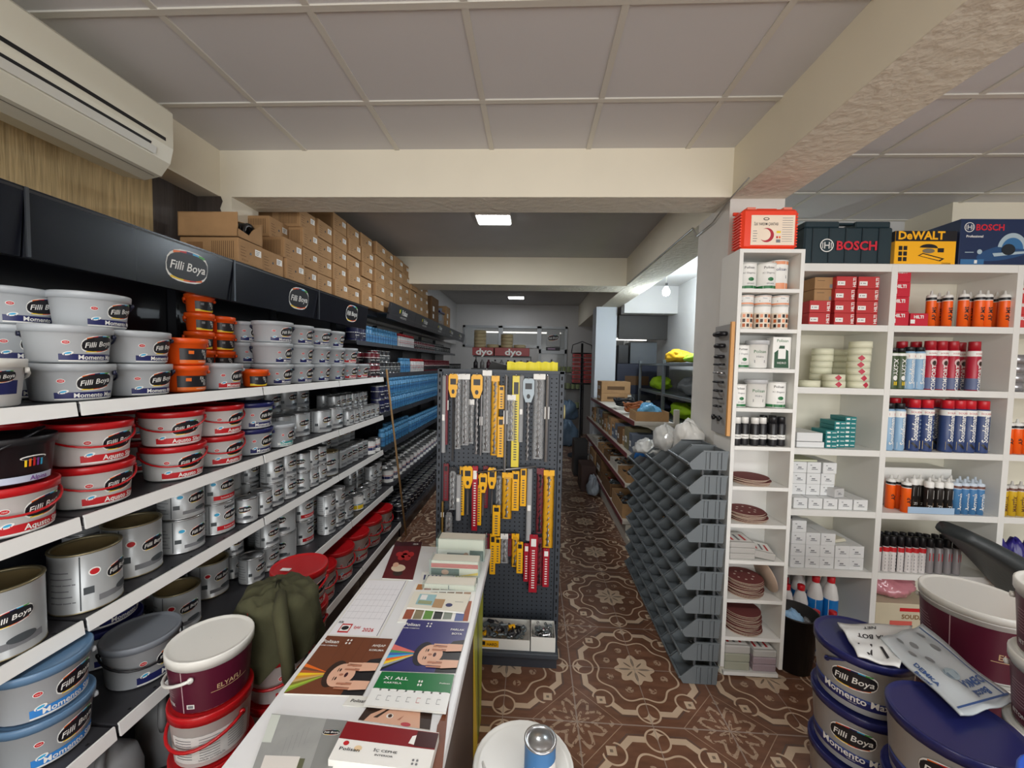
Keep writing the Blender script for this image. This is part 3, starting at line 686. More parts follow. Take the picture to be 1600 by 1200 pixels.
for k in ALLK:
    HGT[k] = max(v.co.z for p in ALLK[k] for v in p[1].vertices if p[0] != 'handle')
CNT = {}
def stack(kind, x, y, z, n, shelf, rot=None, group=None, desc=None):
    """n of a kind on top of each other; ordinal counts such stacks along that shelf"""
    nm, ds, cat = DESC[kind]; ds = desc or ds; key = (ds, shelf); i = CNT.get(key, 0); CNT[key] = i + 1
    for k in range(n):
        l = lev(k, n)
        lab = f"{ds}, {l + ' of ' if l else ''}{ordw(i)} such {'stack' if n > 1 else 'one'} along the {shelf}"
        r = (rot if rot is not None else -.30) + random.uniform(-.22, .22)
        thing(nm, lab, cat, ALLK[kind], (x + (random.uniform(-.003, .003) if k else 0), y + (random.uniform(-.003, .003) if k else 0), z + .0012 + k * (HGT[kind] + .0008)), r, group or f"{cat}s on the {shelf}")
def row(kind, x, ys, z, n, shelf, rot=None):
    for i, y in enumerate(ys): stack(kind, x, y, z, n if isinstance(n, int) else n[i], shelf, rot)
def fr(a, b, s):
    out = []; 
    while a <= b + 1e-6: out.append(a); a += s
    return out
# ------------------------------------------------------------------ long paint rack on the left wall
S1, S2, S3, S4, S5 = 1.43, 1.095, .785, .465, .145
shelf_grey = K('dark grey shelf metal', 62, 62, 66, .38, .3, var=.25, scale=9)
strip_w = K('white price strip', 244, 245, 243, .4)
strip_k = K('dark shelf edge', 62, 66, 74, .4)
def rack_bay(y0, y1, label, shelves, strip, header, lg, hx=-1.44, hz=(1.845, 2.04), far=False):
    P = []; g = .004
    b = MB(); b.box(-1.79, -1.782, y0 + g, y1 - g, 0, hz[0] + .12, black_metal); P.append(('back_panel', b.mesh('back')))
    for yy in (y0 + .012,):
        b = MB(); b.box(-1.78, -1.735, yy - .011, yy + .011, 0, hz[1] - .002, black_metal)
        for k in range(40): b.box(-1.7348, -1.7345, yy - .004, yy + .004, .05 + k * .05, .075 + k * .05, K('slot shadow', 6, 6, 8, .8))
        P.append(('upright', b.mesh('upright')))
    for (z, xf) in shelves:
        s = MB(); s.box(-1.78, xf - .004, y0 + g, y1 - g, z - .028, z, shelf_grey, .003)
        for k in range(9):
            yy = y0 + .06 + k * (y1 - y0 - .12) / 8
            s.box(xf - .03, xf - .022, yy - .004, yy + .004, z, z + .0004, K('slot shadow', 6, 6, 8, .8))
        p = MB(); q = .006
        p.add([(xf - .002, y0 + q, z + .004), (xf - .002, y1 - q, z + .004), (xf + .004, y1 - q, z - .036), (xf + .004, y0 + q, z - .036), (xf - .008, y0 + q, z + .004), (xf - .008, y1 - q, z + .004), (xf - .002, y1 - q, z - .036), (xf - .002, y0 + q, z - .036)],
              [(0, 3, 2, 1), (4, 5, 6, 7), (0, 1, 5, 4), (3, 7, 6, 2), (0, 4, 7, 3), (1, 2, 6, 5)], strip)
        P.append(('shelf', s.mesh('shelf'), [('price_strip', p.mesh('strip'))]))
    if shelves:
        z, xf = shelves[-1]
        b = MB(); b.box(-1.78, xf - .02, y0 + g, y1 - g, 0, z - .03, black_metal); P.append(('plinth', b.mesh('plinth')))
    if header:
        b = MB()
        if not far:
            b.add([(hx, y0 + .003, hz[1]), (hx, y1 - .003, hz[1]), (hx - .02, y1 - .003, hz[0]), (hx - .02, y0 + .003, hz[0]), (hx - .03, y0 + .003, hz[1]), (hx - .03, y1 - .003, hz[1]), (hx - .05, y1 - .003, hz[0]), (hx - .05, y0 + .003, hz[0])],
                  [(0, 3, 2, 1), (4, 5, 6, 7), (3, 7, 6, 2), (0, 4, 7, 3), (1, 2, 6, 5)], header_black)
        else:
            b.add([(hx, y0, hz[1]), (hx, y1, hz[1]), (hx - .03, y1, hz[0]), (hx - .03, y0, hz[0]), (hx - .02, y0, hz[1]), (hx - .02, y1, hz[1]), (hx - .05, y1, hz[0]), (hx - .05, y0, hz[0])],
                  [(0, 3, 2, 1), (4, 5, 6, 7), (3, 7, 6, 2), (0, 4, 7, 3), (1, 2, 6, 5)], K('charcoal header board', 44, 46, 52, .4))
        b.box(-1.78, hx - .0005, y0 + .003, y1 - .003, hz[1] - .012, hz[1] + .0, black_metal)
        if not far: b.box(hx - .002, hx + .003, y0 - .003, y0 + .006, hz[0], hz[1], K('joint steel', 70, 74, 80, .35, .6))
        if lg:
            dz = hz[1] - hz[0]; sl = .02 if not far else .03
            o = Vector((hx, 0, hz[1])); up = Vector((sl, 0, dz)).normalized()
            fn = lambda u, v, l: tuple(Vector((hx - sl, 0, hz[0])) + up * v + Vector((0, u, 0)) + Vector((dz, 0, -sl)).normalized() * (.0008 + l * LAY))
            if not far: logo(b, fn, lg, dz * .52, .205, 0, .66, .04)
            else:
                b.text('Polisan', .06, lg + .03, dz * .62, fn, ink_white, 1, bold=.02); b.text('HOME COSMETICS', .02, lg + .02, dz * .25, fn, ink_white, 1)
                b.rect(lg - .13, lg - .105, dz * .55, dz * .72, fn, ink_yellow, 1); b.rect(lg - .10, lg - .085, dz * .6, dz * .78, fn, ink_green, 1)
        P.append(('header', b.mesh('header')))
    return thing('shelving_bay', label, 'shelving', P)
JY = [.29, 1.09, 1.885, 2.655, 3.47]
SH = [(S1, -1.3), (S2, -1.3), (S3, -1.3), (S4, -1.21), (S5, -1.135)]
names = ['black rack bay below the air conditioner, first with white price strips', 'black rack bay with the biggest logo header', 'black rack bay beside the olive jacket stack, under cartons', 'black rack bay with the leaning stick at its end']
LG = [None, 1.635, 2.44, 3.17]
for i in range(4): rack_bay(JY[i], JY[i + 1], names[i], SH, strip_w, True, LG[i])
SF = [(1.75, -1.55), (1.455, -1.38), (1.105, -1.32), (.80, -1.3), (.48, -1.23), (.15, -1.13)]
JF = [3.48, 4.4, 5.3, 6.2, 7.1, 8.0]
for i in range(5):
    rack_bay(JF[i], JF[i + 1], f"dark-edged far rack bay, {ordw(i)} after the white price strips end", SF, strip_k, False, None, hz=(1.80, 1.965))
P = []
for k in range(5):
    y0, y1 = 3.82 + k * .84, 3.82 + (k + 1) * .84 - .003
    b = MB(); hx, hz = -1.36, (1.985, 2.14)
    b.add([(hx, y0, hz[1]), (hx, y1, hz[1]), (hx - .03, y1, hz[0]), (hx - .03, y0, hz[0]), (hx - .02, y0, hz[1]), (hx - .02, y1, hz[1]), (hx - .05, y1, hz[0]), (hx - .05, y0, hz[0])],
          [(0, 3, 2, 1), (4, 5, 6, 7), (3, 7, 6, 2), (0, 4, 7, 3), (1, 2, 6, 5), (0, 1, 5, 4)], K('charcoal header board', 44, 46, 52, .4))
    b.box(-1.79, hx - .02, y0, y1, 2.03, 2.04, black_metal)
    up = Vector((.03, 0, .155)).normalized(); nn = Vector((.155, 0, -.03)).normalized(); m0 = (y0 + y1) / 2
    fn = lambda u, v, l: tuple(Vector((hx - .03, u, hz[0])) + up * v + nn * (.0012 + l * LAY))
    b.text('Polisan', .075, m0 + .02, .10, fn, ink_white, 1, bold=.02, squash=.85); b.text('HOME COSMETICS', .028, m0, .045, fn, ink_white, 1, squash=.85)
    b.rect(m0 - .15, m0 - .125, .085, .12, fn, ink_yellow, 1); b.rect(m0 - .12, m0 - .10, .095, .13, fn, ink_green, 1)
    P.append(('sign_panel', b.mesh('sign')))
P.append(('end_board', bx('end', (-1.79, -1.5, 3.48, 3.82, 1.99, 2.04), black_metal)))
thing('header_sign', 'long charcoal header sign with white lettering above the far rack', 'sign', P)

hs, ss, ms, fs_, ls = 'highest white-edged shelf', 'second white-edged shelf', 'middle white-edged shelf', 'fourth white-edged shelf', 'lowest white-edged deck'
# highest shelf
stack('momento', -1.615, 1.185, S1, 3, hs); stack('elyafli', -1.41, .93, S1, 1, hs, -.5)
stack('momento', -1.412, 1.165, S1, 2, hs); 
thing('paint_bucket', 'silver paint bucket with navy band, resting on two stacks beside the header', 'paint bucket', KB['momento'], (-1.47, 1.275, S1 + 2 * (HGT['momento'] + .001) + .001), -.2, 'paint buckets on the highest white-edged shelf')
stack('momento', -1.412, 1.37, S1, 2, hs)
stack('favori', -1.392, 1.547, S1, 2, hs); stack('favori_small', -1.585, 1.85, S1, 5, hs); stack('favori_small', -1.585, 1.985, S1, 4, hs)
stack('momento_red', -1.412, 1.735, S1, 1, hs); stack('favori_small', -1.37, 1.925, S1, 1, hs, desc='lone small orange bucket')
stack('momento', -1.615, 2.165, S1, 3, hs)
for y in (2.125, 2.335, 2.54): stack('momento', -1.412, y, S1, 3, hs)
stack('momento', -1.412, 2.745, S1, 3, hs); stack('momento_red', -1.412, 2.955, S1, 2, hs); stack('momento_red', -1.412, 3.165, S1, 1, hs)
stack('momento', -1.62, 2.6, S1, 3, hs); stack('momento', -1.62, 2.82, S1, 3, hs)
row('wine', -1.36, [3.31, 3.41], S1, 2, hs); row('wine', -1.47, [3.31, 3.41], S1, 2, hs)
# second shelf
stack('aqusto', -1.63, 1.16, S2, 2, ss); stack('aqusto', -1.40, .985, S2, 1, ss, desc='white bucket with red lid')
thing('paint_bucket', 'black bucket with rainbow mountain mark on a red-lidded bucket, second shelf', 'paint bucket', KB['alpina'], (-1.40, .985, S2 + HGT['aqusto'] + .001), -.35)
stack('aqusto', -1.415, 1.215, S2, 2, ss); stack('aqusto', -1.63, 1.6, S2, 2, ss); stack('aqusto', -1.415, 1.515, S2, 2, ss, -.55); stack('aqusto', -1.415, 1.735, S2, 2, ss, -.3)
stack('aqusto', -1.635, 1.84, S2, 2, ss)
stack('navy', -1.41, 1.945, S2, 2, ss); stack('teal', -1.375, 2.12, S2, 1, ss)
row('tall', -1.47, [2.285, 2.445], S2, 1, ss); row('tall', -1.41, [2.605, 2.765], S2, 1, ss); row('tall', -1.64, [2.26, 2.42, 2.58, 2.74], S2, 2, ss)
row('tiny', -1.36, fr(2.90, 3.42, .1), S2, 1, ss); row('tiny', -1.465, fr(2.90, 3.42, .1), S2, 2, ss); row('tiny', -1.57, fr(2.95, 3.42, .12), S2, 2, ss)
# middle shelf
stack('open_big', -1.395, .965, S3, 1, ms, -.4); stack('open_big', -1.40, 1.18, S3, 1, ms, .25); stack('open_big', -1.45, 1.375, S3, 1, ms)
stack('mid', -1.635, 1.4, S3, 2, ms); stack('mid', -1.43, 1.56, S3, 2, ms); stack('mid_red', -1.43, 1.735, S3, 2, ms); stack('mid', -1.64, 1.6, S3, 2, ms)
stack('small', -1.37, 1.855, S3, 1, ms, -1.2); stack('small', -1.37, 1.965, S3, 1, ms); stack('mid_red', -1.52, 1.9, S3, 2, ms, -1.5)
row('small2', -1.39, [2.08, 2.2], S3, 2, ms); stack('small', -1.37, 2.32, S3, 2, ms, -1.3); row('small', -1.37, [2.42, 2.52], S3, 2, ms)
row('small2', -1.52, [2.07, 2.2, 2.33, 2.46], S3, 2, ms); stack('small2', -1.65, 2.1, S3, 2, ms)
stack('open_mid', -1.405, 2.68, S3, 1, ms, -.8, desc='freshly opened silver tin'); row('mid', -1.62, [2.65, 2.81], S3, 2, ms); stack('small2', -1.5, 2.81, S3, 2, ms)
row('tin', -1.40, fr(2.86, 3.24, .095), S3, 1, ms); row('tin', -1.50, fr(2.93, 3.24, .095), S3, 2, ms)
row('white', -1.365, [3.32, 3.43], S3, 1, ms); row('white', -1.48, [3.34], S3, 1, ms)
# fourth shelf
stack('blue_band', -1.345, 1.015, S4, 2, fs_, -.3); stack('navy_band', -1.555, 1.36, S4, 2, fs_); stack('grey_lid', -1.34, 1.295, S4, 1, fs_)
stack('open_mid', -1.61, 1.625, S4, 1, fs_); stack('open_mid', -1.44, 1.545, S4, 1, fs_); stack('open_mid', -1.5, 1.78, S4, 1, fs_); stack('small2', -1.64, 1.86, S4, 2, fs_); stack('small', -1.63, 1.99, S4, 2, fs_)
row('small2', -1.38, [1.9, 2.02], S4, [1, 2], fs_); stack('small', -1.5, 1.93, S4, 2, fs_)
stack('tall', -1.385, 2.15, S4, 2, fs_, -1.3); row('sento', -1.385, [2.34], S4, 2, fs_); row('small2', -1.30, [2.48], S4, 2, fs_); row('small2', -1.30, [2.61, 2.74], S4, [2, 1], fs_)
row('mid', -1.545, [2.22, 2.385, 2.54, 2.71], S4, 2, fs_); row('small', -1.42, [2.52, 2.63], S4, 2, fs_)
stack('yellow_label', -1.29, 2.9, S4, 1, fs_); row('small', -1.29, [3.03, 3.14], S4, 1, fs_)
# shrink-wrapped small tins at the end of the fourth shelf
for i, (x, y) in enumerate([(-1.33, 3.27), (-1.33, 3.38), (-1.45, 3.14), (-1.45, 3.27), (-1.45, 3.38)]):
    stack('small', x, y, S4, 2, fs_)
wr = MB()
for k in range(1): wr.lathe([(.08, .002), (.084, .05), (.08, .12), (.083, .2), (.06, .236), (.01, .24)], clear_bag, 18, sy=.72, sx=1)
row('tin', -1.42, [2.84, 2.93, 3.02], S4, 1, fs_)
# lowest deck
for i, y in enumerate([2.29, 2.535, 2.78, 3.025, 3.27]): stack('big_red2', -1.262, y, S5, 1, ls, -.3)
jp = [('body', JC.mesh('jerry')), ('grip', JH.mesh('grip'))]
for i, (x, y) in enumerate([(-1.28, 1.12), (-1.28, 1.32), (-1.3, 1.52), (-1.3, 1.72), (-1.3, 1.92)]):
    thing('canister', f"grey plastic canister, {ordw(i)} along the shadowed lowest deck", 'canister', jp, (x, y, S5 + .0015), .6, 'canisters on the lowest deck')
# leaning stick
thing('wooden_stick', 'thin brown wooden stick leaning against the rack end', 'stick', me=MB().tube([(-1.10, 3.50, .012), (-1.278, 3.475, 1.50)], .009, K('bamboo', 150, 118, 78, .6), 8).mesh('stick'))

# far rack stock
fa, fb, fc, fd, fe, ff = 'far rack top shelf', 'far rack second shelf', 'far rack third shelf', 'far rack fourth shelf', 'far rack fifth shelf', 'far rack deck'
row('navycan', -1.62, [3.56, 3.69], 1.75, 1, fa)
row('blue', -1.60, fr(3.80, 4.65, .072), 1.75, 1, fa); row('redcap', -1.60, fr(4.72, 5.3, .068), 1.75, 1, fa); row('wine', -1.62, fr(5.42, 6.5, .11), 1.75, 1, fa); row('black', -1.62, fr(6.6, 7.7, .13), 1.75, 1, fa)
row('wine', -1.44, [3.55], 1.455, 2, fb); row('black', -1.44, fr(3.66, 4.2, .105), 1.455, [2, 2, 2, 1, 1, 1], fb); row('blue', -1.43, fr(4.3, 4.6, .08), 1.455, 1, fb)
row('redcap', -1.43, fr(4.68, 5.2, .075), 1.455, 1, fb); row('wine_spray', -1.43, fr(5.28, 6.8, .085), 1.455, 1, fb); row('black', -1.44, fr(6.95, 7.8, .14), 1.455, 1, fb)
row('navycan', -1.39, [3.56, 3.69], 1.105, 2, fc); row('blue', -1.37, fr(3.80, 5.95, .074), 1.105, 2, fc)
row('blue', -1.35, fr(3.56, 4.3, .075), .80, [1] * 10, fd); row('blue', -1.35, fr(4.36, 5.9, .08), .80, 1, fd); row('blue', -1.44, fr(3.9, 4.6, .08), .80, 1, fd)
for j, x in enumerate((-1.29, -1.41, -1.53)):
    row('white', x, fr(3.55 + j * .03, 5.8, .125), .48, 1, fe)
row('wine', -1.29, fr(5.95, 6.6, .13), .48, 1, fe)
for j, x in enumerate((-1.19, -1.29, -1.39)):
    row('dark_small', x, fr(3.56 + j * .02, 6.0, .11), .15, 1 if j else 1, ff)

# floor stacks before the rack
def fstack(kinds, x, y, rots, labs, h=None):
    z = 0.0
    for k, r, l in zip(kinds, rots, labs):
        thing('paint_bucket', l, 'paint bucket', KB[k], (x, y, z + .001), r, 'paint buckets stacked on the floor'); z += HGT[k] + .001
    return z
def pile(kinds, x, y, rots, what):
    L = ['on the floor beneath', 'second from the floor in', 'third from the floor in', 'on top of']
    fstack(kinds, x, y, rots, [f"{('burgundy bucket with white lid' if k == 'burgundy' else 'white bucket with printed table' if k == 'big_white' else 'large red-lidded bucket')} {L[i]} the {what}" for i, k in enumerate(kinds)])
pile(['big_red'] * 4, -.98, 1.645, [-.5, -.6, -.55, -.5], 'stickered stack behind the jacket')
thing('price_sticker', 'small white sticker on the red lid behind the jacket', 'sticker', me=MB().box(-1.03, -.99, 1.585, 1.605, .6915, .6925, ink_white).mesh('sticker'))
pile(['big_red'] * 4, -.925, 1.415, [-.5, -.7, -.5, -.4], 'stack wearing the olive jacket')
pile(['big_white'] * 3 + ['burgundy'], -.995, 1.185, [-.7, -.9, -.8, -1.0], 'stack before the olive jacket')
# ------------------------------------------------------------------ cartons on top of the rack
def carton_mesh(w_, d_, h, body=None, lab=True, side=True):
    body = body or cardboard
    b = MB(); b.box(-d_, 0, -w_ / 2, w_ / 2, 0, h, body, .003)
    fn = planefn((0, 0, 0), (0, 1, 0), (0, 0, 1))
    ik = K('brown print', 96, 70, 44, .8)
    if lab:
        b.rect(w_ * .16, w_ * .42, h * .5, h * .78, fn, ink_white, 1)
        for i in range(3): b.rect(w_ * .19, w_ * (.3 + .03 * i), h * (.55 + .07 * i), h * (.58 + .07 * i), fn, ink_grey, 2)
        b.ell(-w_ * .02, h * .5, .007, .007, fn, ink_black, 1, 10)
    for i in range(4): b.rect(-w_ * .42, -w_ * (.2 + .04 * (i % 2)), h * (.3 + .12 * i), h * (.32 + .12 * i), fn, ik, 1)
    b.text('ECO 14', h * .12, -w_ * .25, h * .15, fn, ik, 1)
    if side:
        f2 = planefn((-d_, -w_ / 2, 0), (1, 0, 0), (0, 0, 1))
        for i in range(12): b.rect(d_ * (.55 + .033 * i), d_ * (.55 + .033 * i) + .003, h * .15, h * .85, f2, ik, 1)
        b.rect(d_ * .12, d_ * .4, h * .2, h * .8, f2, K('brown print pale', 132, 98, 62, .8), 1)
    return b.mesh('carton')
CA = carton_mesh(.19, .30, .118); CB = carton_mesh(.185, .30, .12)
def carton_open():
    b = MB(); w_, d_, h, t = .19, .30, .118, .004
    b.box(-d_, 0, -w_ / 2, w_ / 2, 0, t, cardboard); b.box(-d_, 0, -w_ / 2, -w_ / 2 + t, 0, h, cardboard); b.box(-d_, 0, w_ / 2 - t, w_ / 2, 0, h, cardboard)
    b.box(-d_, -d_ + t, -w_ / 2, w_ / 2, 0, h, cardboard); b.prism([(-w_ / 2, 0), (w_ / 2, 0), (w_ / 2, h), (w_ * .1, h * .55), (-w_ * .05, h * .25), (-w_ / 2, h * .35)], -t, 0, cardboard, tf=lambda x, y, z: (z, x, y))
    b.prism([(-d_, -w_ / 2), (-.12, -w_ / 2), (-.09, w_ * .2), (-.06, w_ / 2), (-d_, w_ / 2)], h - t, h, cardboard)
    return b.mesh('carton')
ZT = 2.045
ye = [2.12, 2.315, 2.51, 2.70, 2.91, 3.13, 3.36, 3.60, 3.84, 4.08, 4.34, 4.60, 4.87, 5.14, 5.42]
nb = [1, 2, 4, 4, 5, 5, 5, 5, 5, 5, 5, 5, 4, 4]
xf = [-1.455, -1.455, -1.475, -1.475, -1.465, -1.465, -1.455, -1.43, -1.435, -1.42, -1.43, -1.42, -1.43, -1.43]
for i in range(len(nb)):
    y = (ye[i] + ye[i + 1]) / 2; z = ZT
    if i >= 7: pass
    for k in range(nb[i] if i < 7 else nb[i] + 1):
        if z + .12 > 2.765: break
        if i < 2 and z + .12 > 2.46: break
        sc = (1.0, (ye[i + 1] - ye[i] - .008) / .19, 1.0)
        thing('carton', f"brown shoebox-like carton, {lev(k, nb[i] + (i > 6))+' of ' if nb[i]>1 else ''}{ordw(i)} column on the rack top", 'carton', me=CA if (i + k) % 2 else CB, loc=(xf[i] + random.uniform(-.012, .008), y, z), rot=random.uniform(-.02, .02), group='cartons on top of the paint rack', scale=sc)
        z += .1215
thing('carton', 'lower carton at the near end of the pile, on the header', 'carton', me=CA, loc=(-1.455, 2.025, ZT), rot=0, group='cartons on top of the paint rack', scale=(1, .95, 1))
o = thing('carton', 'torn open carton with black rolls, at the near end of the pile', 'carton', [('box', carton_open()), ], (-1.46, 2.03, ZT + .1215), .02, 'cartons on top of the paint rack')
b = MB()
for i in range(6): b.lathe([(.03, -.006), (.045, -.006), (.047, 0), (.045, .006), (.03, .006)], black_pl, 20, (-.03 - i * .018, .02, .056), 'x')
o2 = thing('cable_roll', 'black rolls spilling from the torn carton', 'roll', me=b.mesh('rolls'), loc=(-1.46, 2.04, ZT + .1235)); 
thing('carton', 'carton lying across the second and third columns near the pillar', 'carton', me=CB, loc=(-1.56, 2.42, ZT + .2445), group='cartons on top of the paint rack')
# odd boxes beyond the carton pile
for lab, a, m in (('open brown box beyond the carton pile, flaps up', (-1.75, -1.42, 5.6, 6.0, 2.145, 2.5), card_dark), ('tall brown box with white labels at the end of the rack top', (-1.72, -1.4, 6.45, 6.75, 2.145, 2.48), cardboard)):
    b = MB(); b.box(*a, m, .004); fn = planefn((a[1], a[2], a[4]), (0, 1, 0), (0, 0, 1)); b.rect(.05, .14, .15, .22, fn, ink_white, 1); b.rect(.05, .12, .05, .11, fn, ink_white, 1)
    f2 = frontfn(a[0], a[2], a[4]); b.rect(.08, .25, .1, .3, f2, K('clear film tint', 150, 160, 170, .3), 1)
    thing('cardboard_box', lab, 'box', me=b.mesh('box'))
thing('storage_tub', 'clear tub with dark blue rim between the far boxes', 'tub', [('body', MB().box(-1.72, -1.42, 6.08, 6.38, 2.145, 2.33, clear_bag, .01).mesh('tub')), ('rim', MB().box(-1.73, -1.41, 6.07, 6.39, 2.331, 2.36, navy_lid, .005).mesh('rim'))])

# ------------------------------------------------------------------ pegboard stand
GY = 2.24
peg = K('grey pegboard steel', 62, 68, 76, .5, .2)
b = MB(); b.box(-.50, .15, GY, GY + .012, .10, 1.52, peg)
hole = K('peg hole', 10, 10, 12, .9)
for i in range(24):
    for j in range(58):
        x, z = -.485 + i * .027, .125 + j * .024
        b.add([(x - .0035, GY - .0006, z - .0035), (x + .0035, GY - .0006, z - .0035), (x + .0035, GY - .0006, z + .0035), (x - .0035, GY - .0006, z + .0035)], [(0, 1, 2, 3)], hole)
P = [('pegboard', b.mesh('pegboard'))]
for x in (-.515, .165):
    b = MB(); b.box(x - .014, x + .014, GY - .012, GY + .05, 0.0, 1.535, peg, .002)
    for k in range(34):
        b.box(x - .004, x + .004, GY - .0125, GY - .0119, .1 + k * .042, .12 + k * .042, hole)
    P.append(('upright', b.mesh('upright')))
b = MB(); b.box(-.50, .17, GY + .05, 2.75, 1.50, 1.515, K('dark top tray', 44, 46, 50, .5)); b.box(-.52, .18, GY - .012, GY + .012, 1.52, 1.536, peg); P.append(('top_tray', b.mesh('tray')))
b = MB(); b.box(-.50, .17, GY + .2, 4.4, .0, 1.495, K('gondola grey', 70, 74, 80, .5)); P.append(('spine', b.mesh('spine')))
b = MB(); b.box(-.52, .155, 2.13, GY - .014, 0, .075, black_metal, .003); b.box(-.52, .165, 1.98, GY - .014, .076, .10, peg, .003); b.box(-.52, .16, 2.02, 2.13, 0, .075, K('kick plate', 46, 50, 58, .4)); P.append(('base_shelf', b.mesh('base')))
thing('pegboard_stand', 'grey perforated display stand hung with drill bits', 'display stand', P)
# things on top of the stand
yb = K('bright yellow card', 240, 226, 60, .6)
for i, (x0, x1, l) in enumerate(((792, 840, 'bright yellow card strip on the stand top, longer one'), (838, 872, 'bright yellow card strip on the stand top, overlapping one'))):
    a, c = on_y(x0, 584, 2.29 + i * .012), on_y(x1, 566, 2.29 + i * .012)
    b = MB(); n = 8; vs = []
    for k in range(n + 1):
        xx = a.x + (c.x - a.x) * k / n; dy = .004 * math.sin(k * 1.7); vs += [(xx, 2.298 + i * .012 + dy, 1.5165), (xx, 2.298 + i * .012 + dy, c.z + .004 * math.sin(k * 2.3)), (xx, 2.301 + i * .012 + dy, 1.5165), (xx, 2.301 + i * .012 + dy, c.z + .004 * math.sin(k * 2.3))]
    fs = []
    for k in range(n): q = 4 * k; fs += [(q, q + 4, q + 5, q + 1), (q + 2, q + 3, q + 7, q + 6), (q + 1, q + 5, q + 7, q + 3)]
    b.add(vs, fs, yb); thing('card_strip', l, 'card', me=b.mesh('card'))
thing('black_box', 'black folded carton lying on the stand top', 'box', me=MB().prism([(-.28, 1.517), (-.17, 1.517), (-.15, 1.56), (-.25, 1.585)], 2.45, 2.7, K('black card', 20, 20, 22, .6), tf=lambda x, y, z: (x, z, y)).mesh('box'))
thing('tape_roll', 'cream tape ring hanging on the side of the stand', 'tape', me=MB().lathe([(.03, -.008), (.042, -.008), (.042, .008), (.03, .008), (.03, -.008)], K('cream tape', 206, 196, 140, .5), 24, (.192, 2.42, 1.29), 'x').mesh('ring'))

# ---- hanging goods
yel = K('yellow plastic card', 240, 178, 24, .35); ylw = K('pale yellow tube', 226, 206, 60, .35); redp = K('red hanging tube', 166, 24, 44, .35); drk = K('dark red film', 112, 34, 44, .3)
gtube = K('grey plastic tube', 168, 170, 172, .35); hd_blue = K('pale blue card', 170, 186, 196, .4); steel = K('drill steel', 150, 150, 152, .3, .85); dsteel = K('dark drill steel', 60, 60, 64, .35, .7); brass = K('brass rod', 160, 130, 70, .35, .6)
yclear = K('yellow film', 226, 168, 40, .25, alpha=.8)
def twist(x, z0, z1, r, m, y):
    b = MB(); n = max(10, int((z1 - z0) / .006)); vs = []
    for i in range(n + 1):
        a = i * .55; z = z0 + (z1 - z0) * i / n
        for k in range(6):
            q = 2 * PI * k / 6; ex, ey = r * math.cos(q), r * .38 * math.sin(q)
            vs.append((x + ex * math.cos(a) - ey * math.sin(a), y + ex * math.sin(a) + ey * math.cos(a), z))
    b.add(vs, [(i * 6 + k, i * 6 + (k + 1) % 6, (i + 1) * 6 + (k + 1) % 6, (i + 1) * 6 + k) for i in range(n) for k in range(6)], m, True)
    b.cyl(r * .5, z0, z1, m, (x, y, 0), 8); return b
def hook(b, x, z, y): b.tube([(x, GY - .003, z + .01), (x, y - .014, z + .008), (x, y - .02, z + .014)], .002, chrome, 6)
HN = {}
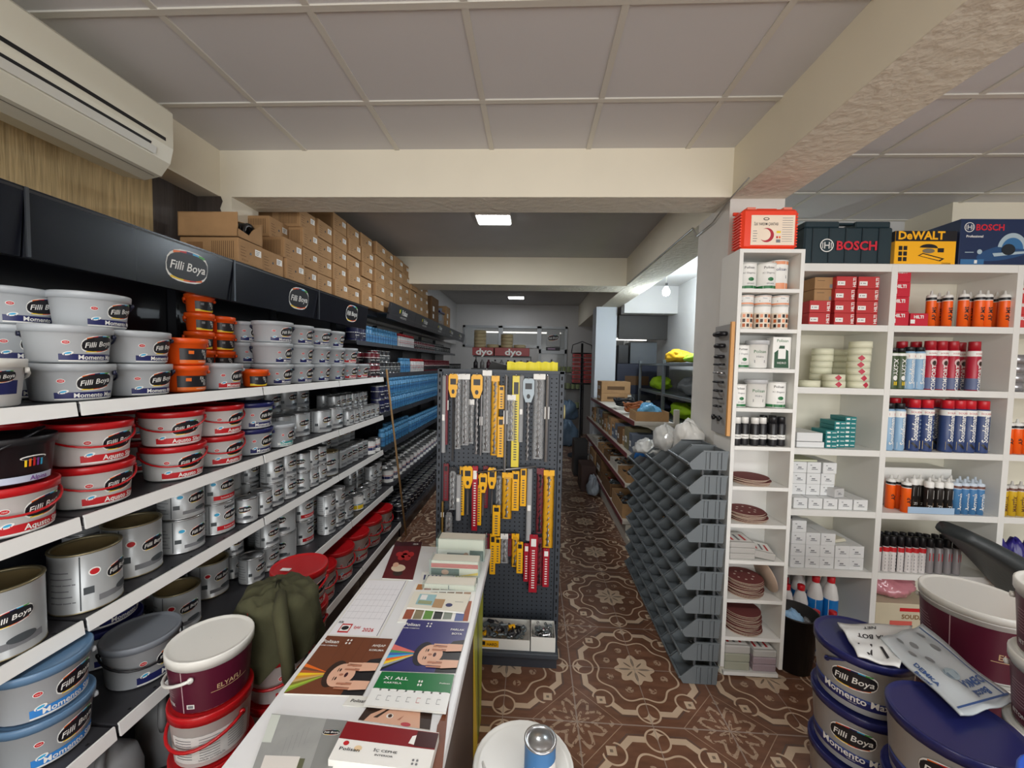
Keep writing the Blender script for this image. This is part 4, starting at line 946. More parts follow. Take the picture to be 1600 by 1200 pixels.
def hang(kind, c0, c1, r0, r1, what, dy=.0, tw=True):
    """c, r: extents in the 776-wide close-up of the stand (3.527 px per photo px)"""
    y = GY - .032 - dy
    A, B = on_y(670 + c0 / 3.527, 560 + r0 / 3.527, y), on_y(670 + c1 / 3.527, 560 + r1 / 3.527, y)
    x0, x1, z1, z0 = A.x, B.x, A.z, B.z; xm = (x0 + x1) / 2; w_ = x1 - x0; P = []
    hk = MB(); hook(hk, xm, z1 - .01, y)
    fn = frontfn(xm, y - .005, z0)
    H = z1 - z0
    if kind == 'tube':
        b = MB(); b.cyl(w_ / 2, z0, z1, what, (xm, y, 0), 12); nm, cat = 'plastic_tube', 'tube'
        b.rect(-w_ * .3, w_ * .3, H * .42, H * .5, frontfn(xm, y - w_ / 2 - .001, z0), ink_white, 1); P.append(('tube', b.mesh('tube')))
    elif kind == 'rod':
        b = MB(); b.cyl(w_ * .3, z0, z1, what, (xm, y, 0), 8); b.box(xm - w_ * .4, xm + w_ * .4, y - .004, y + .004, z0 + H * .5, z0 + H * .64, ink_white); nm, cat = 'metal_rod', 'rod'; P.append(('rod', b.mesh('rod')))
    elif kind in ('pouch', 'ypouch', 'dpouch'):
        film = {'pouch': clear_bag, 'ypouch': yclear, 'dpouch': K('wine film', 120, 50, 58, .25, alpha=.7)}[kind]
        b = MB(); n = 12; vs = []
        for i in range(n + 1):
            z = z0 + H * i / n; d_ = .007 * math.sin(PI * min(1, max(.02, i / n))) ; j = .001 * math.sin(i * 2.1)
            for q in ((-1, 0), (-.5, -1), (.5, -1), (1, 0), (.5, 1), (-.5, 1)): vs.append((xm + q[0] * w_ / 2 + j, y + q[1] * d_, z))
        b.add(vs, [(i * 6 + k, i * 6 + (k + 1) % 6, (i + 1) * 6 + (k + 1) % 6, (i + 1) * 6 + k) for i in range(n) for k in range(6)], film, True)
        b.box(xm - w_ / 2, xm + w_ / 2, y - .002, y + .002, z1 - .03, z1, what if what else ink_white)
        nm, cat = 'bagged_drill_bit', 'drill bit'; P.append(('pouch', b.mesh('pouch'))); 
        P.append(('bit', twist(xm, z0 + .01, z1 - .035, min(.012, w_ * .34), steel if kind != 'dpouch' else dsteel, y).mesh('bit')))
    elif kind == 'card':          # shaped card head with a shaft below
        hh = min(H * .45, .13); b = MB()
        pts = [(-.5, .35), (-.5, .9), (-.35, 1), (.35, 1), (.5, .9), (.5, .35), (.25, .0), (-.25, .0)]
        b.prism([(xm + p[0] * w_, z1 - hh + p[1] * hh) for p in pts], y - .004, y + .001, what, tf=lambda x, yy, z: (x, z, yy))
        f2 = frontfn(xm, y - .004, z1 - hh); b.rect(-w_ * .3, w_ * .3, hh * .55, hh * .8, f2, ink_black, 1); b.ell(0, hh * .25, w_ * .16, hh * .1, f2, ink_black, 1, 12); P.append(('card', b.mesh('card')))
        s = twist(xm, z0, z1 - hh * .6, min(.010, w_ * .28), K('black white steel', 150, 150, 152, .3, .6) if tw else steel, y + .012) if tw else MB().cyl(min(.006, w_ * .2), z0, z1 - hh * .6, steel, (xm, y + .012, 0), 10)
        P.append(('bit', s.mesh('bit'))); nm, cat = 'carded_drill_bit', 'drill bit'
    elif kind == 'blade':         # flat printed sleeve
        b = MB(); b.box(x0, x1, y - .004, y + .004, z0, z1, what, .002)
        f2 = frontfn(xm, y - .004, z0)
        b.rect(-w_ * .3, w_ * .3, H * .8, H * .93, f2, ink_white if what is redp else ink_black, 1)
        for i in range(int(H / .02)): b.rect(-w_ * .18, w_ * .18, H * .08 + i * .014, H * .08 + i * .014 + .006, f2, ink_white if what is redp else K('dark grey ink', 70, 76, 80), 1) if H * .1 + i * .014 < H * .76 else None
        P.append(('sleeve', b.mesh('sleeve'))); nm, cat = 'sleeved_blade', 'blade'
    P.append(('hook', hk.mesh('hook')))
    rw = 'upper' if r0 < 500 else ('middle' if r0 < 780 else 'lower')
    cn = {gtube: 'grey', drk: 'dark red', ylw: 'pale yellow', yel: 'yellow', redp: 'red', steel: 'steel', brass: 'brass', hd_blue: 'pale blue', None: 'clear'}.get(what, 'white')
    ds = {'tube': f'{cn} plastic tube', 'rod': f'{cn} rod', 'pouch': 'drill bit in clear pouch', 'ypouch': 'drill bit in yellow pouch', 'dpouch': 'drill bit in wine-red pouch', 'card': f"{cn} carded {'twist' if tw else 'plain'} bit", 'blade': f'{cn} sleeve'}[kind]
    k = (ds, rw); HN.setdefault(k, []).append((x0, (nm, ds, cat, P, rw)))
for a in [('tube', 75, 92, 95, 518, gtube), ('rod', 90, 108, 92, 475, drk), ('card', 110, 155, 85, 570, yel, 0, False), ('pouch', 145, 178, 85, 500, None), ('pouch', 182, 222, 85, 480, None, .016), ('pouch', 220, 248, 225, 470, None),
          ('card', 235, 290, 88, 530, yel, .02), ('pouch', 297, 340, 65, 520, ink_white), ('rod', 281, 294, 200, 535, steel), ('ypouch', 346, 382, 95, 535, yel), ('blade', 386, 415, 148, 280, yel), ('blade', 380, 412, 320, 545, yel, .012), ('rod', 414, 430, 95, 625, steel, .02),
          ('pouch', 430, 475, 200, 455, ink_white, .012), ('blade', 462, 494, 95, 600, ylw), ('tube', 500, 518, 95, 460, gtube), ('card', 520, 572, 110, 565, hd_blue, .016), ('pouch', 578, 632, 85, 555, ink_white), ('rod', 640, 660, 95, 570, steel),
          ('blade', 82, 108, 578, 785, drk), ('pouch', 113, 150, 598, 835, ink_black), ('tube', 152, 176, 640, 890, gtube, .016), ('blade', 172, 194, 595, 865, yel), ('card', 190, 238, 592, 865, yel, .02, False), ('blade', 240, 266, 592, 950, redp, .01), ('blade', 266, 288, 640, 920, yel),
          ('card', 278, 318, 632, 870, yel, .018, False), ('blade', 300, 325, 592, 825, drk, -.006), ('card', 326, 368, 600, 860, yel, .016, False), ('pouch', 370, 402, 625, 850, ink_black), ('ypouch', 405, 455, 628, 885, yel, .014), ('blade', 459, 495, 620, 840, yel), ('blade', 506, 535, 600, 815, yel),
          ('tube', 543, 563, 605, 1000, gtube), ('dpouch', 596, 630, 605, 965, drk), ('ypouch', 634, 682, 615, 1045, yel, .01),
          ('rod', 66, 84, 785, 960, brass), ('pouch', 90, 130, 835, 960, ink_black, .02), ('blade', 308, 332, 965, 1060, drk), ('blade', 338, 365, 965, 1190, yel), ('blade', 352, 392, 808, 980, yel, .02), ('blade', 367, 393, 985, 1130, yel), ('pouch', 396, 438, 965, 1130, None), ('blade', 438, 455, 965, 1090, drk),
          ('ypouch', 457, 494, 965, 1150, yel), ('blade', 486, 516, 1010, 1185, yel, .018), ('blade', 525, 549, 1018, 1230, redp), ('blade', 556, 594, 970, 1290, redp, .012), ('dpouch', 597, 624, 985, 1250, drk), ('blade', 630, 660, 1045, 1260, redp)]:
    hang(*a)
for (ds, rw), L in HN.items():
    L.sort(key=lambda q: q[0])
    for i, (_, (nm, d_, cat, P, _r)) in enumerate(L):
        lab = f"{ds} in the {rw} pegboard row" + ('' if len(L) == 1 else f", {ordw(i)} such from the rack side")
        thing(nm, lab, cat, P, group=f'{cat}s hung on the pegboard')
A, B = on_y(745, 738, GY - .05), on_y(838, 729, GY - .05)
thing('metal_rod', 'long thin steel rod lying slantwise across the hanging bits', 'rod', [('rod', MB().tube([A, B], .005, steel, 8).mesh('rod')), ('hook', MB().tube([(A.x + .1, GY, A.z + .012), (A.x + .1, GY - .055, A.z + .006), (A.x + .1, GY - .06, A.z + .03)], .0025, chrome, 6).mesh('hook'))])
# tray goods on the stand base
z = .101
def openbox(x0, x1, y0, y1, z0, h, m, t=.003):
    b = MB(); b.box(x0, x1, y0, y1, z0, z0 + t, m)
    for q in ((x0, x0 + t, y0, y1), (x1 - t, x1, y0, y1), (x0 + t, x1 - t, y0, y0 + t), (x0 + t, x1 - t, y1 - t, y1)): b.box(*q, z0 + t, z0 + h, m)
    return b
white_card = K('white card', 222, 222, 216, .6)
b = openbox(-.26, .02, 2.0, 2.17, z, .055, white_card); fn = frontfn(-.26, 2.0, z); b.rect(.0, .12, .01, .045, fn, yel, 1); b.rect(.02, .05, .02, .04, fn, ink_black, 2); b.text('HARD', .02, .085, .025, fn, ink_black, 2, bold=.02)
thing('parts_tray', 'shallow white carton with yellow print on the stand base', 'tray', me=b.mesh('tray'))
b = openbox(.025, .15, 2.0, 2.14, z, .075, white_card); thing('parts_tray', 'deep white carton beside it, under the red sleeves', 'tray', me=b.mesh('tray'))
def jumble(name, label, cat, box, n, mats, size, kind='stuff', seed=1, ln=2.2):
    rnd = random.Random(seed); b = MB(); x0, x1, y0, y1, z0, z1 = box
    for i in range(n):
        s = size * rnd.uniform(.6, 1.3); c = Vector((rnd.uniform(x0 + s, x1 - s), rnd.uniform(y0 + s, y1 - s), rnd.uniform(z0 + s, max(z0 + s + .001, z1 - s))))
        R = Matrix.Rotation(rnd.uniform(0, PI), 3, 'Z') @ Matrix.Rotation(rnd.uniform(-.8, .8), 3, 'X')
        m = rnd.choice(mats); t = rnd.random(); tf = lambda x, y, z, R=R, c=c: tuple(R @ Vector((x, y, z)) + c)
        if t < .4: b.cyl(s * .35, -s * ln / 2, s * ln / 2, m, (0, 0, 0), 8, 'x', tf=tf)
        elif t < .75: b.box(-s, s, -s * .5, s * .5, -s * .35, s * .35, m, s * .1, tf=tf)
        else: b.lathe([(s * .4, -s * .2), (s * .7, -s * .2), (s * .7, s * .2), (s * .4, s * .2), (s * .4, -s * .2)], m, 10, tf=tf)
    o = thing(name, label, cat, me=b.mesh(name)); 
    if kind: o['kind'] = kind
    return o
bagm = K('film over steel', 120, 130, 134, .3, .5)
jumble('hardware_bits', 'loose clamps and chucks heaped in the shallow white carton', 'hardware', (-.25, .012, 2.01, 2.16, z + .005, z + .085), 70, [steel, dsteel, bagm, bagm, yel], .018, seed=3)
jumble('hardware_bits', 'steel rosettes heaped in the deep white carton', 'hardware', (.032, .144, 2.01, 2.13, z + .005, z + .10), 40, [steel, bagm, bagm, chrome], .016, seed=4)

# ------------------------------------------------------------------ display table with brochures
TZ = .75
b = MB(); tw = K('white table laminate', 228, 230, 232, .3)
b.box(-.605, -.165, .25, 1.74, TZ - .035, TZ, tw, .003)
side = MB(); side.box(-.575, -.192, .28, 1.70, 0, TZ - .036, K('brown cabinet side', 74, 58, 50, .45))
art = MB(); fa_ = planefn((-.192, .28, 0), (0, 1, 0), (0, 0, 1))
art.flat([(1.3, .0), (1.42, .0), (1.42, .7), (1.1, .7), (1.18, .3)], fa_, K('lime graphic', 172, 178, 50, .35), 1); art.flat([(1.18, .0), (1.3, .0), (1.2, .35), (1.12, .6)], fa_, ink_yellow, 2)
art.flat([(1.33, .0), (1.36, 0), (1.25, .7), (1.2, .7)], fa_, K('olive graphic', 120, 128, 50, .35), 3)
thing('display_table', 'long white-topped display cabinet covered with brochures', 'table', [('tabletop', b.mesh('top')), ('cabinet', side.mesh('cabinet')), ('side_graphic', art.mesh('art'))])
SK = K('skin print', 222, 176, 150, .4); SKd = K('skin print shade', 180, 122, 96, .4); HR = K('hair print', 50, 32, 24, .4)
def sheet(name, label, pts, th, mats, draw=None, z=TZ, cat='brochure', ox=400, oy=800, sc=3.0, group='brochures on the display table'):
    """corner pixels: (0,0),(1,0),(1,1),(0,1) in the zoomed close-up of the table"""
    C4 = [on_z(ox + p[0] / sc, oy + p[1] / sc, z + th) for p in pts]
    def fn(u, v, l):
        p = (C4[0] * (1 - u) + C4[1] * u) * (1 - v) + (C4[3] * (1 - u) + C4[2] * u) * v
        return (p.x, p.y, z + th + .0004 + l * .0003)
    b = MB(); lo = [(c.x, c.y, z + .0006) for c in C4]; hi = [(c.x, c.y, z + th) for c in C4]
    ar = (C4[1].x - C4[0].x) * (C4[3].y - C4[0].y) - (C4[1].y - C4[0].y) * (C4[3].x - C4[0].x)
    fs = [(0, 3, 2, 1), (4, 5, 6, 7), (0, 1, 5, 4), (1, 2, 6, 5), (2, 3, 7, 6), (3, 0, 4, 7)]
    if ar < 0: fs = [tuple(reversed(f)) for f in fs]
    b.add(lo + hi, fs, mats)
    if draw:
        d = MB(); draw(d, fn)
        if ar < 0: d.f = [tuple(reversed(f)) for f in d.f]
        k0 = len(b.v)
        for f, m, s_ in zip(d.f, d.m, d.sm):
            b.f.append(tuple(i + k0 for i in f)); b.m.append(b.mi(d.mats[m])); b.sm.append(s_)
        b.v += d.v
    return thing(name, label, cat, me=b.mesh(name), group=group)
def R_(d, fn, u0, u1, v0, v1, m, l=0): d.rect(u0, u1, v0, v1, fn, m, l)
def txt(d, fn, t, size, u, v, m, l=3, rot=0.0, asp=1.0, bold=.015):
    """text with u-direction scaled by asp"""
    f2 = lambda a, b_, l_: fn(u + (a) * asp, v + b_, l_); d.text(t, size, 0, 0, f2, m, l, bold=bold, rot=rot)
# far maroon brochure
def dr_rose(d, fn):
    R_(d, fn, 0, 1, 0, 1, K('maroon print', 92, 22, 30, .3)); R_(d, fn, 0, 1, .86, 1, K('maroon dark print', 60, 14, 22, .3), 1)
    for i, (u, v) in enumerate([(.3, .62), (.5, .66), (.7, .62), (.4, .52), (.62, .52), (.5, .58)]): d.ell(u, v, .12, .07, fn, K('rose print', 178, 40, 44, .3), 1 + i % 2, 14)
    d.ell(.42, .25, .24, .09, fn, K('pearl print', 226, 206, 180, .3), 2, 18); d.ell(.45, .13, .16, .07, fn, HR, 1, 14); d.ell(.3, .33, .1, .06, fn, SK, 3, 12); txt(d, fn, 'DEKOR', .055, .78, .92, ink_white, 3)
sheet('brochure', 'maroon brochure with roses at the far end of the table', [(590, 310), (735, 318), (780, 140), (655, 140)], .004, white_card, dr_rose)
def dr_cal(d, fn):
    R_(d, fn, .03, .97, .02, .98, K('calendar paper', 232, 232, 236, .5))
    for i in range(6): R_(d, fn, .05, .9, .27 + i * .105, .272 + i * .105, ink_grey, 1)
    for i in range(8): R_(d, fn, .08 + i * .105, .084 + i * .105, .25, .88, K('pale rule', 190, 190, 196, .5), 1)
    R_(d, fn, .94, .955, .02, .98, ink_grey, 1)
    txt(d, fn, '2026', .07, .72, .1, ink_red, 3, asp=1.6); txt(d, fn, 'Eylül', .05, .48, .13, ink_red, 3, asp=1.4)
    R_(d, fn, .15, .36, .05, .18, ink_red, 1); R_(d, fn, .17, .34, .07, .16, ink_white, 2); d.ell(.255, .115, .07, .03, fn, ink_black, 3, 16); txt(d, fn, 'EKİM', .04, .1, .2, ink_black, 3)
sheet('calendar', 'large white desk calendar sheet with red 2026', [(330, 580), (575, 590), (715, 320), (525, 315)], .003, white_card, dr_cal, cat='calendar', group=None)
def dr_fan(c_bg, fan, hair):
    def d_(d, fn):
        R_(d, fn, 0, 1, 0, 1, c_bg)
        for i, c in enumerate(fan): 
            a0 = -.05 + i * .62 / len(fan); a1 = -.05 + (i + 1) * .62 / len(fan); ox_, oy_ = .42, .32
            d.flat([(ox_, oy_), (.0, .02 + a0 * .75 + .02), (.0, .02 + a1 * .75 + .02)] if i < len(fan) else [], fn, c, 1)
        # dark clothing, face, hands
        d.flat([(.72, .0), (1, .0), (1, .62), (.84, .58), (.74, .4)], fn, K('black clothing print', 22, 20, 24, .4), 1)
        d.ell(.47, .32, .13, .22, fn, hair, 2, 20); d.ell(.56, .30, .15, .19, fn, SK, 3, 24); d.ell(.62, .30, .13, .15, fn, SK, 4, 24)
        d.ell(.53, .375, .012, .028, fn, HR, 5, 10); d.ell(.53, .235, .012, .028, fn, HR, 5, 10); d.ell(.50, .375, .006, .035, fn, HR, 5, 10); d.ell(.50, .235, .006, .035, fn, HR, 5, 10); d.ell(.64, .3, .022, .04, fn, K('dark lips print', 60, 22, 32, .4), 5, 12); d.ell(.575, .3, .03, .02, fn, SKd, 5, 10)
        for s_ in (0, 1):
            v0 = .44 if s_ else .14
            for k in range(4):
                vv = v0 + (k - 1.5) * .035; d.flat([(.58, vv - .012), (.80, vv - .02), (.80, vv + .015), (.58, vv + .012)], fn, SK if k % 2 else SKd, 6 + k % 2)
            d.flat([(.78, v0 - .08), (1, v0 - .06), (1, v0 + .07), (.78, v0 + .07)], fn, SK, 8)
        txt(d, fn, 'Polisan', .09, .12, .88, ink_white, 5, asp=1.0, rot=0); txt(d, fn, 'HOME COSMETICS', .03, .13, .80, ink_white, 5)
        for k in range(4): d.ell(.36 + .05 * (k % 2), .92 - .06 * (k // 2), .014, .02, fn, ink_white, 5, 10)
    return d_
def dr_blue(d, fn):
    dr_fan(K('indigo print', 52, 50, 112, .3), [ink_black, K('steel print', 150, 160, 170), ink_yellow, ink_orange, ink_cyan, K('mid blue print', 50, 100, 180), K('green print', 60, 150, 90), K('coral print', 220, 110, 100), K('coral print', 220, 110, 100)], K('dark hair print', 30, 26, 40))(d, fn)
    txt(d, fn, 'PARLAK', .06, .85, .82, ink_white, 5); txt(d, fn, 'BOYA', .06, .86, .73, ink_white, 5)
def dr_brown(d, fn):
    dr_fan(K('wood print', 112, 62, 38, .35), [K('leaf print', 130, 160, 50), K('lime print', 160, 190, 60), K('olive print', 130, 120, 40), K('sand print', 200, 170, 110), K('amber print', 210, 150, 50), ink_yellow, K('rust print', 180, 90, 40), K('brown print2', 120, 70, 40), ink_orange], HR)(d, fn)
    for i in range(5): R_(d, fn, .3 + i * .14, .303 + i * .14, .55, 1, K('wood line print', 70, 38, 24, .4), 1)
    txt(d, fn, 'AHŞAP', .06, .86, .84, ink_white, 5); txt(d, fn, 'KORUMA', .05, .86, .75, ink_white, 5)
sheet('brochure', 'brown wood-care brochure with hands over a face', [(130, 850), (500, 862), (640, 595), (335, 580)], .004, white_card, dr_brown)
sheet('brochure', 'indigo brochure with hands over a face and colour fan', [(580, 745), (935, 757), (1000, 520), (712, 503)], .005, white_card, dr_blue)
def dr_chart(d, fn):
    R_(d, fn, .0, 1, 0, 1, ink_white)
    cs = [[(150, 70, 40), (130, 120, 90), (90, 140, 50), (30, 34, 36), (130, 140, 130)], [(176, 110, 40), (150, 60, 36), (120, 74, 48), (84, 44, 32), (60, 44, 36), (120, 124, 126)]]
    for i, c in enumerate(cs[0]): R_(d, fn, .05 + i * .14, .17 + i * .14, .06, .28, K(f'swatch a{i}', *c), 1)
    for i, c in enumerate(cs[1]): R_(d, fn, .05 + i * .13, .16 + i * .13, .80, .96, K(f'swatch b{i}', *c), 1)
    for i in range(5): R_(d, fn, .3 + i * .13, .41 + i * .13, .6, .74, K(f'swatch c{i}', 60 + 30 * i, 50 + 24 * i, 40 + 20 * i), 1)
    R_(d, fn, .78, .97, .02, .5, K('brick print', 158, 84, 54), 1); R_(d, fn, .78, .9, .02, .2, K('dusk print', 96, 110, 160), 2)
sheet('colour_chart', 'white colour chart with rows of brown swatches', [(662, 515), (1002, 517), (1038, 335), (748, 333)], .003, white_card, dr_chart, cat='colour chart')
def dr_book(d, fn):
    R_(d, fn, .0, 1, 0, 1, K('cream cover', 226, 222, 206)); R_(d, fn, .12, .42, .2, .85, K('window photo', 150, 190, 196), 1); R_(d, fn, .15, .39, .25, .45, K('chair photo', 150, 160, 120), 2); R_(d, fn, .42, .6, .1, .6, K('sideboard photo', 176, 140, 96), 2)
    R_(d, fn, .16, .27, .5, .8, ink_white, 2); d.ell(.7, .3, .06, .1, fn, ink_navy, 2, 16); R_(d, fn, .78, .92, .5, .52, ink_grey, 2)
sheet('booklet', 'small cream booklet with a window photo on the colour chart', [(708, 446), (975, 470), (1008, 386), (742, 372)], .006, white_card, dr_book, z=TZ + .0045, cat='booklet', group=None)
def dr_green(d, fn):
    R_(d, fn, 0, 1, .46, 1, K('green cover', 16, 112, 56, .3)); R_(d, fn, 0, 1, 0, .46, K('ice white', 232, 234, 232, .3))
    for i in range(9): d.ell(.05 + i * .11, .45, .07, .035, fn, K('ice white', 232, 234, 232, .3), 1, 12)
    txt(d, fn, 'X1 ALL', .13, .24, .80, ink_white, 3, asp=.8); txt(d, fn, 'KARTELA', .07, .22, .66, ink_white, 3, asp=.8)
    for i in range(7):
        u = .13 + i * .125; c = ink_red if i == 4 else ink_grey
        d.rect(u - .022, u + .022, .16, .17, fn, c, 2); d.rect(u - .022, u + .022, .28, .29, fn, c, 2); d.rect(u - .022, u - .018, .16, .29, fn, c, 2)
    txt(d, fn, 'Polisan', .05, .9, .72, ink_white, 3)
    for k in range(4): d.ell(.56 + .035 * (k % 2), .74 - .1 * (k // 2), .012, .035, fn, ink_white, 3, 10)
sheet('colour_card', 'green and white colour card lying across the table', [(505, 905), (890, 940), (930, 762), (590, 748)], .005, white_card, dr_green, z=TZ + .0065, cat='colour card')
sheet('leaflet', 'narrow white leaflet peeping out under the green card', [(405, 905), (505, 912), (535, 866), (440, 862)], .003, white_card, lambda d, fn: txt(d, fn, 'Polisan', .45, .6, .5, ink_black, 2, asp=.6), cat='leaflet')
def dr_face(d, fn):
    R_(d, fn, 0, 1, 0, 1, SK); d.flat([(0, 0), (0, 1), (.28, 1), (.12, .5), (.08, 0)], fn, HR, 1); d.flat([(.18, .3), (.32, .92), (.36, .94), (.24, .3)], fn, HR, 2)
    d.ell(.4, .5, .05, .16, fn, ink_white, 2, 16); d.ell(.405, .5, .03, .12, fn, K('brown eye print', 96, 60, 38), 3, 14); d.ell(.408, .5, .014, .06, fn, ink_black, 4, 10); d.flat([(.86, 0), (1, 0), (1, 1), (.82, .9)], fn, HR, 1)
    d.ell(.66, .1, .07, .12, fn, K('lips print', 190, 70, 80), 2, 14); d.flat([(.52, .3), (.6, .62), (.56, .3)], fn, SKd, 2)
sheet('poster', 'close-up face poster between the green and the red cards', [(478, 975), (815, 1022), (828, 935), (520, 915)], .002, white_card, dr_face, cat='poster')
def dr_grey(d, fn):
    R_(d, fn, 0, 1, 0, 1, K('concrete grey print', 158, 160, 158, .45, var=.1, scale=20)); R_(d, fn, .72, 1, 0, 1, K('darker grey print', 136, 138, 136, .45), 1)
    R_(d, fn, 0, .12, .5, .98, K('pale leaf photo', 206, 212, 204), 2); R_(d, fn, .1, .55, 0, .3, K('white towel photo', 220, 216, 210), 2); R_(d, fn, .55, .62, 0, .27, K('olive strip print', 96, 98, 74), 2)
    f2 = lambda u, v, l: fn(.84 + u * 1.0, .74 + v * .85, l); logo(d, f2, 0, 0, .22, 3)
    for i in range(5): R_(d, fn, .3 + .06 * i, .303 + .06 * i, .3 + .05 * i, .6 + .05 * i, K('crack print', 130, 132, 130), 1)
sheet('catalogue', 'large grey catalogue with logo at the near end', [(-30, 1240), (345, 1240), (432, 980), (75, 945)], .008, white_card, dr_grey, cat='catalogue')
def dr_redc(d, fn):
    R_(d, fn, 0, 1, 0, 1, ink_white); R_(d, fn, 0, 1, .52, .98, K('crimson cover', 128, 22, 30, .3), 1); R_(d, fn, .78, 1, .55, .96, K('dark crimson cover', 60, 12, 18, .3), 2)
    d.flat([(.72, .6), (.78, .58), (.78, .84), (.74, .8)], fn, ink_white, 3); d.ell(.1, .42, .03, .06, fn, ink_red, 2, 12); txt(d, fn, 'Polisan', .11, .16, .28, ink_black, 3, asp=.7); d.ell(.24, .33, .04, .07, fn, K('egg print', 226, 200, 160), 2, 14)
    txt(d, fn, 'İÇ CEPHE', .08, .52, .33, ink_black, 3, asp=.7); txt(d, fn, 'INTERIOR', .06, .52, .22, ink_black, 3, asp=.7)
    for k in range(4): d.ell(.82 + .04 * (k % 2), .2 - .09 * (k // 2), .012, .03, fn, ink_grey, 3, 10)
sheet('catalogue', 'thick white catalogue with crimson band, stacked at the near end', [(338, 1160), (812, 1215), (858, 1035), (430, 978)], .022, white_card, dr_redc, cat='catalogue')
sheet('brochure', 'wood-grain brochure edge sticking out at the table rim', [(815, 1240), (870, 1240), (905, 885), (850, 1000)], .002, K('wood print', 112, 62, 38, .35), None)
sheet('leaflet', 'small handwritten white card near the glass boxes', [(765, 335), (912, 338), (928, 284), (778, 278)], .002, white_card, lambda d, fn: [R_(d, fn, .1 + .12 * i, .15 + .12 * i, .3, .7, ink_navy, 1) for i in range(5)], cat='leaflet')
sheet('colour_fan', 'small card with a pale green colour fan', [(918, 336), (1036, 338), (1040, 305), (930, 298)], .002, white_card, lambda d, fn: [d.flat([(.2, .1), (.05 + .13 * i, .95), (.14 + .13 * i, .95)], fn, K(f'fan green {i}', 170 + 10 * i, 180 + 6 * i, 130 + 10 * i), 1) for i in range(6)] and d.flat([(.75, 0), (1, 0), (1, 1)], fn, ink_black, 2), cat='colour fan')
# glass-edged sample boxes at the far end of the table
gl = K('greenish acrylic', 176, 204, 196, .08, alpha=.16)
def sample_box(label, x0, x1, y0, y1, z0, h, top, deco):
    b = MB(); b.box(x0, x1, y0, y1, z0, z0 + h, K('cream board', 222, 218, 204, .5), .002); fn = frontfn(x0, y0, z0); w_ = x1 - x0
    deco(b, fn, w_, h); g = MB()
    g.box(x0 - .006, x1 + .006, y0 - .008, y0 - .004, z0, z0 + h + .006, gl); g.box(x0 - .006, x0 - .003, y0 - .004, y1, z0, z0 + h + .006, gl); g.box(x1 + .003, x1 + .006, y0 - .004, y1, z0, z0 + h + .006, gl)
    thing('sample_box', label, 'box', [('body', b.mesh('box')), ('acrylic_cover', g.mesh('cover'))])
def d1(b, fn, w, h): b.rect(0, w, 0, h * .5, fn, ink_white, 1); b.rect(w * .7, w, 0, h * .5, fn, ink_black, 2); b.rect(w * .2, w * .6, h * .15, h * .35, fn, ink_grey, 2); b.ell(w * .62, h * .25, w * .06, h * .14, fn, SKd, 3)
def d2(b, fn, w, h): b.rect(0, w, h * .55, h * .85, fn, ink_red, 1); b.rect(0, w * .6, 0, h * .5, fn, ink_black, 1); b.ell(w * .3, h * .25, w * .08, h * .18, fn, SKd, 3); b.flat([(w * .6, 0), (w, h * .1), (w, h * .3)], fn, ink_yellow, 2)
def d3(b, fn, w, h): b.rect(w * .48, w * .5, 0, h, fn, ink_grey, 1)
sample_box('acrylic-covered sample box topmost at the far table corner', -.375, -.185, 1.625, 1.695, TZ + .001, .085, None, d1)
sample_box('sample box with a red band before the acrylic boxes', -.372, -.190, 1.50, 1.56, TZ + .001, .055, None, d2)
sample_box('low cream sample box with a split front', -.372, -.190, 1.40, 1.46, TZ + .001, .018, None, d3)

# olive jacket on the bucket stack
def jacket():
    b = MB(); n, m_ = 34, 26; vs = []
    cx, cyv, top, R_s = -.925, 1.415, .706, .122
    for i in range(n + 1):
        for j in range(m_):
            a = 2 * PI * j / m_; s_ = i / n
            if s_ < .45: r = s_ / .45 * R_s; z = top + .022 * (1 - s_ / .45) + .016 * abs(math.sin(4 * a + s_ * 9)) + .008 * math.sin(9 * a - 14 * s_)
            else:
                q = (s_ - .45) / .55; r = R_s + .008 + .016 * q + .014 * math.sin(5 * a + 2 + 2 * q) * q + .010 * math.sin(11 * a + 3 * q) * q
                drop = .165 + .05 * math.cos(a + .9) + .035 * math.sin(3 * a) + .015 * math.sin(7 * a); z = top - q * drop
            r += .006 * math.sin(7 * a + 11 * s_); vs.append((cx + r * math.cos(a) * (1.0 + .05 * math.cos(a)), cyv + r * math.sin(a) * .9, z + .004 * math.sin(13 * s_ + 5 * a)))
    b.add(vs, [(i * m_ + j, i * m_ + (j + 1) % m_, (i + 1) * m_ + (j + 1) % m_, (i + 1) * m_ + j) for i in range(n) for j in range(m_)], K('olive cloth', 72, 72, 48, .9, var=.12, scale=18, bump=.5), True)
    s = MB(); P = [(-.88, 1.36, .728), (-.845, 1.30, .70), (-.815, 1.275, .62), (-.80, 1.27, .55), (-.80, 1.275, .49)]
    return b.mesh('jacket'), s.tube(P, [.03, .04, .038, .035, .033], K('olive cloth', 72, 72, 48), 12, flat=.6).mesh('sleeve')
j1, j2 = jacket(); thing('jacket', 'olive green jacket draped over the red-lidded bucket stack', 'jacket', [('body', j1), ('sleeve', j2)])

